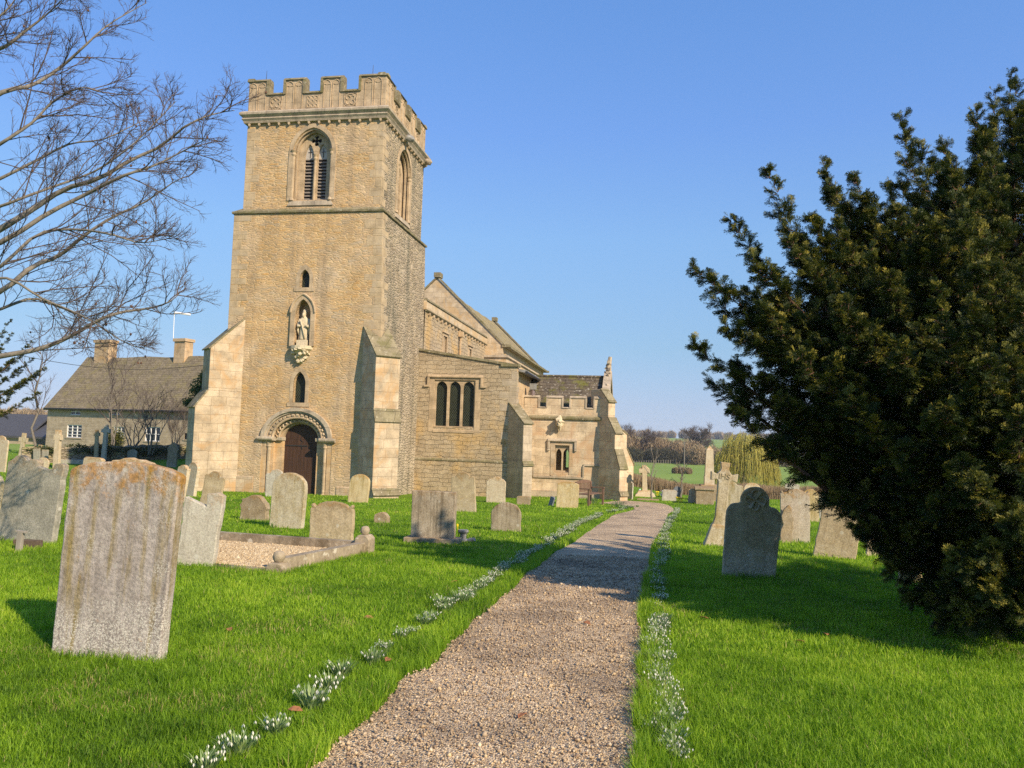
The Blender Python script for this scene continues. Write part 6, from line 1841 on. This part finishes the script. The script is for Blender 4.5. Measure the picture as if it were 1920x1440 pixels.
def beech():
    """bare beech standing outside the left edge; its boughs reach across the sky"""
    Yt = 10.5; tb = ground(-520, 1010); base = Vector((tb.x, Yt, float(T(tb.x, Yt))))
    root = empty('bare_tree', base, 0, 'leafless beech tree whose long grey boughs and fine twigs reach in from the left', 'tree')
    B = np.array(base)
    boughs = [  # pixel polylines with depth, root end first
        ([(-320, 380), (-120, 250), (0, 175), (60, 160), (115, 125), (160, 85), (205, 45), (275, 5)], 9.6, 10.4, .045),
        ([(-330, 250), (-120, 140), (0, 92), (45, 60), (90, 25), (130, -15)], 10.8, 10.2, .045),
        ([(-340, 640), (-120, 500), (0, 430), (60, 393), (120, 355), (185, 335), (245, 300), (300, 275), (350, 235), (400, 214), (440, 207)], 10.0, 9.6, .055),
        ([(-340, 560), (-100, 480), (0, 455), (90, 400), (160, 365), (230, 330), (290, 310), (340, 285), (385, 262)], 9.2, 8.9, .045),
        ([(-330, 700), (-100, 590), (0, 548), (60, 500), (110, 480), (160, 440), (215, 405), (270, 380), (320, 345), (350, 330)], 10.4, 11.0, .05),
        ([(-320, 760), (-100, 690), (0, 668), (70, 655), (130, 632), (185, 600), (230, 585), (280, 578), (318, 566), (338, 548)], 9.6, 9.3, .045),
        ([(-300, 720), (-80, 610), (0, 580), (60, 560), (110, 575), (170, 600), (230, 640), (270, 655)], 11.4, 11.6, .035),
        ([(-320, 480), (-100, 380), (0, 335), (70, 300), (130, 270), (190, 262), (240, 240), (270, 225)], 11.2, 11.6, .035),
        ([(-300, 560), (-60, 520), (0, 500), (70, 440), (140, 430), (210, 440), (260, 455), (300, 450)], 9.0, 8.7, .03),
        ([(-300, 420), (-100, 330), (0, 270), (60, 230), (100, 190), (150, 165), (185, 170)], 8.8, 8.4, .03),
        ([(-300, 180), (-100, 80), (0, 30), (40, -20)], 10, 10, .04),
        ([(-300, 640), (-100, 560), (0, 520), (80, 560), (150, 590), (200, 620)], 8.6, 8.3, .025),
        ([(-280, 600), (-60, 420), (20, 380), (100, 350), (180, 320), (250, 270), (300, 220), (330, 190)], 10.6, 10.9, .03)]
    PL0 = []; RL0 = []; parts = []
    r = np.random.default_rng(3)
    for pts, ya, yb, r0 in boughs:
        n = len(pts); Q = [np.array(at(px, py, ya + (yb - ya) * i / (n - 1) + .15 * sin(i * 2.1))) - B for i, (px, py) in enumerate(pts)]
        Q = [np.array([.2 * r.normal(), .2 * r.normal(), max(1.2, Q[0][2] * .35)])] + Q
        P = smooth_poly(Q, 22); PL0.append(P); RL0.append(np.linspace(r0 * .98, .004, 22))
    P0, R0 = np.array(PL0), np.array(RL0)
    parts.append(tubes(P0, R0, 8))
    lv = grow(P0[:, 5:], R0[:, 5:], (16, 8, 7), (1.15, .46, .16), (.0080, .0038, .0024), .72, 5, up=.16, curl=.5, tap=.85)
    thin = [tubes(p, q, 3 if i else 5) for i, (p, q) in enumerate(lv)]
    v, f = merge(parts); np_obj('boughs', v, f, M['limb'], root, smooth=True)
    v, f = merge(thin); np_obj('twigs', v, f, M['twig'], root)
    t = MB(); t.tube([(0, 0, -.3), (.02, 0, 1.2), (-.05, .05, 3.5), (.1, .1, 6), (.4, 0, 8.5)], [.34, .28, .24, .16, .05], 12); t.build('trunk', M['limb'], root, smooth=True)
    # old husks
    t = MB(); pk = lv[1][0]; 
    for i in range(46):
        q = pk[r.integers(len(pk)), r.integers(2, 6)]; t.blob(tuple(q), (.016, .016, .020), i, .3, 1)
    t.build('seed_husks', M['bark'], root)
beech()
def small_tree(base, H, label, seed, counts=(9, 7, 6), spread=.5, r0=.07, mat='twig', name='bare_tree', multi=1, lens=(.42, .2, .09), up=.3, cat='tree', thick=1.0):
    root = empty(name, base, 0, label, cat); r = np.random.default_rng(seed)
    S = []; R = []
    for i in range(multi):
        a = 2*pi*i/multi + r.random(); s_ = 0.0 if multi == 1 else spread
        S.append([np.array([0.05*cos(a)*multi*.3, 0.05*sin(a)*multi*.3, -.1]) + np.array([cos(a)*s_*H*t**1.4 + r.normal(0, .015*H), sin(a)*s_*H*t**1.4 + r.normal(0, .015*H), H*.9*t]) for t in np.linspace(0, 1, 8)])
        R.append(np.linspace(r0, r0 * .12, 8))
    P0, R0 = np.array(S), np.array(R)
    lv = grow(P0, R0, counts, [l * H for l in lens], (r0*.38*thick, r0*.16*thick, r0*.09*thick), .75, seed, up=up, tstart=.25)
    v, f = merge([tubes(P0, R0, 7)]); np_obj('trunk', v, f, M['limb'], root)
    v, f = merge([tubes(p, q, 4 if i == 0 else 3) for i, (p, q) in enumerate(lv)]); np_obj('twigs', v, f, M[mat], root)
    return root

# ------------------------------------------------------------------ cottage on the left
def cottage():
    a = at(84, 850, 68.0); b_ = at(396, 850, 60.5); a.z = b_.z = 0
    d = (b_ - a); L = d.length + 5; ang = atan2(d.y, d.x)
    root = empty('cottage', Vector((a.x, a.y, 0)), ang, 'long two storey stone cottage with steep stone slate roof and two chimneys', 'cottage')
    zb, ze, zr, D = -2.2, 3.0, 7.6, 7.2
    def unit(px, py):      # pixel -> local (x along the front, z) on the front wall plane
        r_ = ray(px, py); n_ = Vector((-sin(ang), cos(ang), 0)); t = ((Vector((a.x, a.y, 0)) - CAM).dot(n_)) / r_.dot(n_); p = CAM + r_ * t - Vector((a.x, a.y, 0))
        return (p.x * cos(ang) + p.y * sin(ang), p.z)
    wins = []
    for (x0, y0, x1, y1) in ((132, 766, 150, 778), (126, 796, 152, 821), (209, 766, 226, 778), (213, 800, 232, 820), (273, 800, 299, 828), (346, 812, 354, 824)):
        u0, z1 = unit(x0, y0); u1, z0 = unit(x1, y1); wins.append((u0, z0, u1, z1))
    w = MB()
    panel(w, [(0, zb), (L, zb), (L, ze), (0, ze)], [[(u0, z0), (u1, z0), (u1, z1), (u0, z1)] for u0, z0, u1, z1 in wins], lambda x, z: (x, 0, z), (0, .15, 0))
    w.add([(0, 0, zb), (0, D, zb), (0, D, ze), (0, D/2, zr - .1), (0, 0, ze)], [(0, 1, 2, 3, 4)]); w.add([(L, 0, zb), (L, D, zb), (L, D, ze), (L, D/2, zr - .1), (L, 0, ze)], [(0, 1, 2, 3, 4)]); w.add([(0, D, zb), (L, D, zb), (L, D, ze), (0, D, ze)], [(0, 1, 2, 3)])
    w.build('wall', M['rubble_house'], root)
    rf = MB(); N = 20; vs = []
    for i in range(N + 1):
        x = -.25 + (L + .5) * i / N; s_ = .05 * sin(i * 1.3) - .08 * sin(pi * i / N)
        vs += [(x, -.28, ze - .22), (x, D * .25, (ze + zr) / 2 - .02 + s_), (x, D / 2, zr + s_), (x, D * .75, (ze + zr) / 2 + s_), (x, D + .28, ze - .22)]
    fs = [(i*5+j, (i+1)*5+j, (i+1)*5+j+1, i*5+j+1) for i in range(N) for j in range(4)]
    rf.add(vs, fs); rf.add([(x, y, z - .14) for x, y, z in vs], [tuple(reversed(f)) for f in fs])
    e = (N + 1) * 5
    rf.add([vs[j] for j in range(5)] + [(x, y, z - .14) for x, y, z in vs[:5]], [(j, j+1, j+6, j+5) for j in range(4)])
    rf.add([vs[i*5] for i in range(N+1)] + [(vs[i*5][0], vs[i*5][1], vs[i*5][2] - .14) for i in range(N+1)], [(i, i+1, i+N+2, i+N+1) for i in range(N)])
    roof = rf.build('roof', M['slate'], root)
    g = MB(); g.tube([(0, -.36, ze - .22), (L, -.36, ze - .22)], .07, 6); g.build('gutter', M['iron'], root)
    def chim(px0, px1, pyt, nm, pots):
        u0 = (at(px0, 660, 1).x, 0); 
        dpt = 68 + (60.5 - 68) * ((px0 + px1) / 2 - 84) / 312 + 3.4
        p0, p1 = at(px0, pyt, dpt), at(px1, pyt, dpt); w_ = (p1 - p0).length
        c = (p0 + p1) / 2 - Vector((a.x, a.y, 0)); lx = c.x * cos(ang) + c.y * sin(ang); zt = p0.z
        t = MB(); t.box((lx - w_/2, D/2 - .45, zr - 1.6), (lx + w_/2, D/2 + .45, zt - .25)); t.box((lx - w_/2 - .1, D/2 - .55, zt - .25), (lx + w_/2 + .1, D/2 + .55, zt)); 
        o = t.build('chimney', M['ash_warm'], roof)
    chim(156, 193, 634, 'chimney', 2); chim(311, 338, 632, 'chimney', 0)
    for i, (u0, z0, u1, z1) in enumerate(wins):
        fr = MB(); W_ = u1 - u0; H_ = z1 - z0; th = .06 if i != 5 else .03
        fr.box((u0, .04, z0), (u0 + th, .12, z1)); fr.box((u1 - th, .04, z0), (u1, .12, z1)); fr.box((u0 + th, .04, z0), (u1 - th, .12, z0 + th)); fr.box((u0 + th, .04, z1 - th), (u1 - th, .12, z1))
        nx, nz = (3, 4) if i in (1, 3) else ((2, 2) if i in (0, 2, 5) else (3, 2))
        for q in range(1, nx): fr.box((u0 + W_*q/nx - .035, .05, z0 + th), (u0 + W_*q/nx + .035, .11, z1 - th))
        for q in range(1, nz): fr.box((u0 + th, .053, z0 + H_*q/nz - .02), (u1 - th, .107, z0 + H_*q/nz + .02))
        f_ = fr.build('window', M['white'] if i != 5 else M['dark'], root)
        gl = MB(); gl.add([(u0, .10, z0), (u1, .10, z0), (u1, .10, z1), (u0, .10, z1)], [(0, 1, 2, 3)]); gl.build('pane', M['glass'], f_)
        sl = MB(); sl.box((u0 - .1, -.05, z0 - .1), (u1 + .1, .1, z0)); sl.build('sill', M['ash_grey'], f_)
    p = at(325, 632, 66.5); q = at(327, 586, 66.5); e_ = at(357, 590, 66.5)
    o = MB(); L_ = lambda v: (v - p)
    o.tube([(0, 0, -.1), tuple(L_(q))], .03, 5); o.tube([tuple(L_(q)), tuple(L_(e_))], .09, 6)
    ae = o.build('aerial', M['white']); ae.location = p; tag(ae, 'white television aerial on a thin pole above the right chimney', 'aerial')
cottage()
# slate-roofed barn beyond
def barn():
    p = at(-60, 840, 78); root = empty('barn', Vector((p.x, p.y, 0)), rad(-12), 'low dark slate roofed outbuilding at the far left behind the graves', 'barn')
    w = MB(); w.box((0, 0, -3), (7.6, 5, .3)); w.build('wall', M['rubble_house'], root)
    r_ = MB(); r_.prism([(-.3, .2), (2.5, 2.35), (5.3, .2), (5.3, .0), (2.5, 2.15), (-.3, .0)], -.2, 7.0, 'x')
    r_.prism([(-.3, .2), (2.5, 1.7), (5.3, .2), (5.3, .0), (2.5, 1.5), (-.3, .0)], 7.0, 9.8, 'x'); r_.build('roof', M['blueslate'], root)
barn()
# boundary wall, cable, shrubs
M['wallstone'] = rubble('drystone', [(0.36,0.30,0.20),(0.26,0.22,0.15),(0.42,0.35,0.24),(0.30,0.27,0.14)], (0.12, 0.10, 0.07), sx=2.5, sz=7, bump=1.0)
M['ivy'] = leafmat('ivy_leaf', [(0.0, (0.02,0.035,0.010)), (0.6, (0.06,0.08,0.02)), (1.0, (0.13,0.12,0.035))], 0.15)
M['brush'] = leafmat('winter_twigs', [(0.0, (0.14,0.10,0.06)), (0.6, (0.27,0.20,0.115)), (1.0, (0.40,0.31,0.18))], 0.1)
def leafcloud(name, C_, R_, n, size, mat, seed, parent=None, flat=0.0, shell=.5, elong=1.0, vertical=0.0):
    """leaf-sized faces through an ellipsoidal volume; C_ (k,3), R_ (k,3)"""
    r = np.random.default_rng(seed); C_ = np.array(C_, float).reshape(-1, 3); R_ = np.array(R_, float).reshape(-1, 3)
    vol = R_.prod(1) ** (2/3.); k = r.choice(len(C_), n, p=vol / vol.sum())
    d = r.normal(0, 1, (n, 3)); d /= np.linalg.norm(d, axis=1, keepdims=True); rr = (shell + (1 - shell) * r.random(n)) * r.uniform(.85, 1.1, n)
    p = C_[k] + d * R_[k] * rr[:, None]
    u = r.normal(0, 1, (n, 3)); u[:, 2] += vertical * np.sign(u[:, 2]); u /= np.linalg.norm(u, axis=1, keepdims=True); v = np.cross(u, r.normal(0, 1, (n, 3))); v /= np.linalg.norm(v, axis=1, keepdims=True)
    s_ = size * r.uniform(.6, 1.4, (n, 1)); u = u * s_ * elong; v = v * s_ * .5
    V = np.stack([p - u, p + v, p + u, p - v], 1).reshape(-1, 3); F = np.arange(4 * n).reshape(-1, 4)
    tint = np.clip(.5 + .22 * d[:, 2] + r.normal(0, .2, n), 0, 1)
    return np_obj(name, V, F, mat, parent, attr=np.repeat(tint, 4))
def bwall():
    pts = [ground(40, 868), ground(205, 866), ground(275, 862), ground(400, 858)]
    c = pts[0]; root = empty('boundary_wall', c, 0, 'low drystone churchyard wall with ivy in front of the cottage garden', 'wall')
    t = MB()
    for a, b_ in zip(pts, pts[1:]):
        a, b_ = a - c, b_ - c; n_ = Vector((-(b_-a).y, (b_-a).x, 0)).normalized() * .2
        N = 8
        for i in range(N):
            p, q = a.lerp(b_, i/N), a.lerp(b_, (i+1)/N); h1 = 1.0 + .06 * sin(i * 2.3 + a.x); h2 = 1.0 + .06 * sin((i+1) * 2.3 + a.x)
            t.hexa([tuple(p - n_ - Vector((0,0,.6))), tuple(q - n_ - Vector((0,0,.6))), tuple(q + n_ - Vector((0,0,.6))), tuple(p + n_ - Vector((0,0,.6))), tuple(p - n_ + Vector((0,0,h1))), tuple(q - n_ + Vector((0,0,h2))), tuple(q + n_ + Vector((0,0,h2))), tuple(p + n_ + Vector((0,0,h1)))])
    t.build('masonry', M['wallstone'], root)
    Cs, Rs = [], []
    r = random.Random(4)
    for a, b_ in zip(pts, pts[1:]):
        for i in range(9):
            p = (a - c).lerp(b_ - c, r.random()); Cs.append((p.x, p.y - .15, r.uniform(.75, 1.1))); Rs.append((.9, .35, r.uniform(.12, .4)))
    leafcloud('ivy', Cs, Rs, 9000, .07, M['ivy'], 5, root)
bwall()
p1, p2 = at(-30, 652, 30), at(392, 684, 40)
o = MB(); o.tube([tuple(p1.lerp(p2, t / 12) - p1 + Vector((0, 0, -.5 * sin(pi * t / 12)))) for t in range(13)], .014, 4); q = o.build('overhead_cable', M['iron']); q.location = p1
tag(q, 'thin dark overhead cable crossing in front of the cottage roof', 'cable')
def G(px, py, h=0): return ground(px, py)
small_tree(G(60, 862), 8.5, 'slender leafless young tree left of the cottage gable', 51, (12, 6, 4), r0=.10, lens=(.30, .13, .06), up=.35)
small_tree(at(208, 850, 56) * 1, 7.6, 'leafless garden tree with upright stems in front of the cottage', 52, (9, 6, 4), r0=.06, multi=3, spread=.10, lens=(.30, .13, .06), up=.35)
small_tree(at(248, 852, 54) * 1, 3.9, 'spreading bare shrub with crooked stems left of the white garden door', 53, (7, 5, 4), r0=.05, multi=5, spread=.45, mat='twig', name='bare_shrub', lens=(.38, .20, .09), up=.25, cat='shrub')
small_tree(at(282, 850, 53) * 1, 4.6, 'spreading bare shrub with crooked stems in front of the white garden door', 54, (7, 5, 4), r0=.045, multi=5, spread=.4, mat='twig', name='bare_shrub', lens=(.38, .20, .09), up=.25, cat='shrub')
small_tree(at(328, 850, 55) * 1, 3.6, 'dense upright brown shrub beside the cottage wall behind the gothic headstone', 55, (11, 6, 4), r0=.03, multi=7, spread=.22, name='bare_shrub', lens=(.3, .2, .1), up=.5, cat='shrub')
b0 = at(213, 848, 58); root = empty('clipped_bush', b0, 0, 'small dark clipped evergreen bush against the cottage wall', 'bush'); leafcloud('foliage', [(0, 0, .9)], [(.75, .7, 1.0)], 5000, .05, M['yew'], 6, root, shell=.1)
t = MB(); t.tube([(0, 0, -.3), (0, 0, 1.0)], .06, 6); t.build('stem', M['bark'], root)
b0 = at(366, 850, 45); root = empty('evergreen_bush', b0, 0, 'green leafy climber showing left of the tower buttress', 'bush')
leafcloud('foliage', [(0, 0, 3.6), (.3, 0, 2.4), (-.5, 0, 2.9), (.2, 0, 4.3), (.1, 0, 1.2)], [(.6, .5, .7), (.5, .4, .8), (.5, .4, .3), (.35, .3, .5), (.4, .3, .8)], 4500, .06, leafmat('green_leaves', [(0, (.03,.06,.012)), (1, (.13,.19,.04))], .25), 7, root, shell=.2)
t = MB(); t.tube([(0, 0, -.3), (.1, 0, 2), (.1, 0, 4)], .05, 6); t.build('stem', M['bark'], root)

# ------------------------------------------------------------------ beyond the churchyard on the right
M['reed'] = leafmat('dry_reeds', [(0.0, (0.13,0.085,0.055)), (0.5, (0.28,0.20,0.12)), (1.0, (0.42,0.33,0.20))], 0.25)
def band(name, pix, depth, h, n, w, mat, seed, label, cat, lean=.15, hv=.35, kind='stuff', thick=.0):
    r = np.random.default_rng(seed); t = r.random(n)
    xs = np.interp(t, [0, 1], pix); y = depth + r.uniform(0, thick, n)
    x = (xs - 960) / FOC * y; z = T(x, y)
    hh = h * (1 - hv * r.random(n)) * (.8 + .4 * vnoise(x + 500, y, 1.8 + h * .4, 12)); a = r.uniform(0, pi, n); dx = r.normal(0, lean, n) * hh; dy = r.normal(0, lean, n) * hh
    wx, wy = np.cos(a) * w, np.sin(a) * w
    V = np.stack([np.stack([x - wx, y - wy, z - .05], -1), np.stack([x + wx, y + wy, z - .05], -1), np.stack([x + dx + wx * .5, y + dy, z + hh], -1), np.stack([x + dx - wx * .5, y + dy, z + hh], -1)], 1).reshape(-1, 3)
    o = np_obj(name, V, np.arange(4 * n).reshape(-1, 4), mat, attr=np.repeat(np.clip(r.normal(.5, .22, n), 0, 1), 4))
    return tag(o, label, cat, kind=kind)
band('reed_bed', (1150, 1800), 56, 1.08, 34000, .014, M['reed'], 61, 'dense band of dry brown reeds behind the churchyard', 'reeds', thick=7)
# bare hedges and woodland: fine twig faces in clumps
def wood(name, px0, px1, depth, hgt, n, size, seed, label, thick=12, mat='brush', lift=.45, hprof=None):
    r = np.random.default_rng(seed); k = max(6, int((px1 - px0) / 8)); Cs, Rs = [], []
    for i in range(k):
        px = px0 + (px1 - px0) * (i + r.random()) / k; y = depth + r.uniform(0, thick); x = (px - 960) / FOC * y
        hf = np.interp(px, *hprof) if hprof else 1.0
        h = hgt * hf * r.uniform(.82, 1.12); z = float(T(x, y))
        Cs.append((x, y, z + h * .48)); Rs.append((h * r.uniform(.35, .6), h * .4, h * .52))
    o = leafcloud(name, Cs, Rs, n, size, M[mat], seed, shell=.25, elong=4.0, vertical=1.0); return tag(o, label, 'woodland', kind='stuff')
M['undergrowth'] = leafmat('shaded_undergrowth', [(0.0, (0.030,0.032,0.018)), (1.0, (0.09,0.085,0.045))], 0.1)
wood('near_wood', 1140, 1330, 240, 8.4, 110000, .13, 71, 'leafless grey brown woodland beyond the green field, tallest at the left', hprof=([1140, 1175, 1190, 1215, 1250, 1290, 1330], [1.15, 1.1, 1.0, .95, .92, .8, .7]), thick=25)
wood('hedge_foot', 1140, 1310, 236, 4.4, 40000, .11, 72, 'dark evergreen undergrowth along the foot of the wood', mat='undergrowth', thick=5)
wood('scrub', 1300, 1480, 225, 5.5, 50000, .12, 73, 'pale brown scrub between the wood and the willow', thick=20)
wood('field_hedge', 1350, 2500, 420, 3.5, 45000, .2, 74, 'thin hedge crossing the far hillside field', thick=20)
wood('ridge_wood', 1080, 2700, 1050, 11, 110000, .6, 75, 'distant bluish brown wood along the ridge skyline', thick=120)
wood('left_hill_wood', -40, 130, 300, 8, 30000, .25, 76, 'tan winter woodland on the slope at the far left', thick=60)
wood('clipped_hedge', 1262, 1302, 150, 1.1, 9000, .07, 77, 'short clipped brown hedge section in the middle of the field', thick=3)
oak = small_tree(ground(1310, 836) if ground(1310, 836).y < 500 else at(1310, 836, 330), 11.5, 'large round headed leafless oak standing alone beside the wood', 81, (14, 9, 7), r0=.55, multi=4, spread=.42, name='bare_oak', lens=(.34, .22, .15), up=.12, thick=.8)
oak.location = Vector(at(1310, 838, 300)[:]); oak.location.z = float(T(oak.location.x, 300))
for (px, h, sd_, lb) in ((1172, 10.6, 82, 'tall leafless tree rising above the wood beside the porch'), (1200, 9.6, 83, 'leafless tree in the wood skyline, second right of the porch'), (1226, 8.6, 84, 'leafless tree where the wood skyline starts to dip')):
    p = at(px, 840, 245); small_tree(Vector((p.x, p.y, float(T(p.x, p.y)))), h, lb, sd_, (12, 9, 6), r0=.25, multi=3, spread=.3, lens=(.32, .2, .14), up=.25, thick=.8)
# weeping willow
M['willow'] = leafmat('willow_wands', [(0.0, (0.32,0.28,0.06)), (0.5, (0.54,0.49,0.11)), (1.0, (0.72,0.66,0.18))], 0.3)
def willow():
    D_ = 95.0; p = at(1396, 900, D_); base = Vector((p.x, D_, float(T(p.x, D_)))); root = empty('weeping_willow', base, 0, 'weeping willow with hanging yellow wands beyond the reeds', 'tree')
    r = np.random.default_rng(9); n = 1800; S = []
    s_ = D_ / FOC
    crowns = [(-40, 44, 20), (-18, 74, 24), (5, 80, 22), (25, 66, 22), (45, 48, 20), (-50, 20, 15), (52, 26, 18), (10, 55, 30), (-10, 50, 30)]
    for i in range(n):
        cx, cz, cr = crowns[r.integers(len(crowns))]; a = r.uniform(0, 2*pi); q = cr * sqrt(r.random())
        x, y = (cx + q * cos(a)) * s_ * .84, q * sin(a) * s_; z = (cz + 12 * r.normal() * .5 + 24) * s_
        L = r.uniform(.35, .95) * z; o_ = np.array([x - 0, y, 0]); nn = np.linalg.norm(o_) + .01; o_ = o_ / nn
        t = np.linspace(0, 1, 6)
        S.append(np.stack([x + o_[0] * .7 * np.sqrt(t) + r.normal(0, .05, 6), y + o_[1] * .7 * np.sqrt(t), z + .35 * np.sin(t * pi * .5) * (t < .3) - L * t ** 1.3], -1))
    P = np.array(S); v, f = tubes(P, np.tile(np.linspace(.022, .012, 6), (n, 1)), 3)
    np_obj('wands', v, f, M['willow'], root, attr=np.repeat(r.random(n), 18))
    lim = []
    for i in range(16):
        cx, cz, cr = crowns[i % len(crowns)]; lim.append(smooth_poly([(0, 0, 0), (r.normal(0, .2), r.normal(0, .2), 25 * s_), (cx * .5 * s_, r.normal(0, .7), (cz * .6 + 20) * s_), (cx * s_, r.normal(0, 1), (cz + 20) * s_)], 10))
    v, f = tubes(np.array(lim), np.tile(np.linspace(.20, .03, 10), (16, 1)), 5); np_obj('limbs', v, f, M['limb'], root)
willow()
# telegraph pole, fence, small trees by the reeds
p = at(1283, 862, 160); p.z = float(T(p.x, p.y)); q = at(1283, 828, 160)
o = MB(); o.tube([(0, 0, -.3), (0, 0, q.z - p.z)], .11, 6); o.box((-.5, -.06, q.z - p.z - .5), (.5, .06, q.z - p.z - .38)); o = o.build('telegraph_pole', M['limb']); o.location = p; tag(o, 'pale wooden telegraph pole in front of the wood', 'pole')
def fence():
    c = ground(1184, 876); root = empty('field_fence', c, 0, 'line of pale posts and wire crossing the green field', 'fence')
    postm = M['limb']; prev = None; N = 34; Cs = []
    for i in range(N):
        px = 1180 + 150 * (i / (N - 1)); py = 874 - 8 * (i / (N - 1)); g = ground(px, py) - c; Cs.append(g)
        t = MB(); t.box((g.x - .07, g.y - .07, g.z - .2), (g.x + .07, g.y + .07, g.z + 1.25)); t.build('post', postm, root)
    t = MB()
    for k in (.5, 1.1): t.tube([tuple(g + Vector((0, 0, k))) for g in Cs], .02, 3)
    t.build('wire', postm, root)
fence()
small_tree(ground(1221, 936), 2.5, 'thin pale sapling right of the wheel headed cross', 91, (8, 4, 2), r0=.05, lens=(.36, .12, .05), up=.35, mat='limb')
small_tree(ground(1277, 934), 1.9, 'small pruned bare tree behind the low pale slab', 92, (7, 4, 3), r0=.07, spread=.6, lens=(.5, .2, .1), up=.1, mat='limb')
for (px, py, lb) in ((1243, 932, 'pale blue and white flower wrap at the left of the low pale slab'), (1199, 928, 'small white floral tribute at the foot of the wheel headed cross')):
    o = MB(); o.blob((0, 0, .14), (.10, .10, .17), px, .5, 2); o = o.build('flower_tribute', plain('pale_wrap', (0.6, 0.68, 0.75), .6, .3)); o.location = ground(px, py); tag(o, lb, 'flowers')
M['yflower'] = plain('daffodil_petals', (0.75, 0.58, 0.02), 0.6, 0.2)
for i, (px, py) in enumerate(((1232, 929), (1271, 941), (1277, 942))):
    o = MB()
    for q in range(5): o.tube([(.04 * cos(q * 1.26), .04 * sin(q * 1.26), 0), (.07 * cos(q * 1.26), .07 * sin(q * 1.26), .18)], .008, 4); o.blob((.07 * cos(q * 1.26), .07 * sin(q * 1.26), .20), (.045, .045, .035), q, .4, 1)
    o = o.build('daffodils', M['yflower']); o.location = ground(px, py); tag(o, ['yellow daffodils right of the wheel headed cross', 'larger yellow daffodil bunch by the low pale slab', 'yellow daffodils just right of the larger bunch by the low pale slab'][i], 'flowers')

# ------------------------------------------------------------------ air
hz = bpy.data.materials.new('air_haze'); hz.use_nodes = True
ht = hz.node_tree; ht.nodes.clear()
ho = ht.nodes.new('ShaderNodeOutputMaterial'); hv = ht.nodes.new('ShaderNodeVolumePrincipled')
hv.inputs['Color'].default_value = (0.80, 0.88, 1.0, 1); hv.inputs['Density'].default_value = 0.00022; hv.inputs['Anisotropy'].default_value = 0.0
ht.links.new(hv.outputs[0], ho.inputs['Volume'])
mb = MB(); mb.box((-1900, -60, -9), (1900, 1500, 34)); hb = mb.build('haze', hz); tag(hb, kind='stuff')
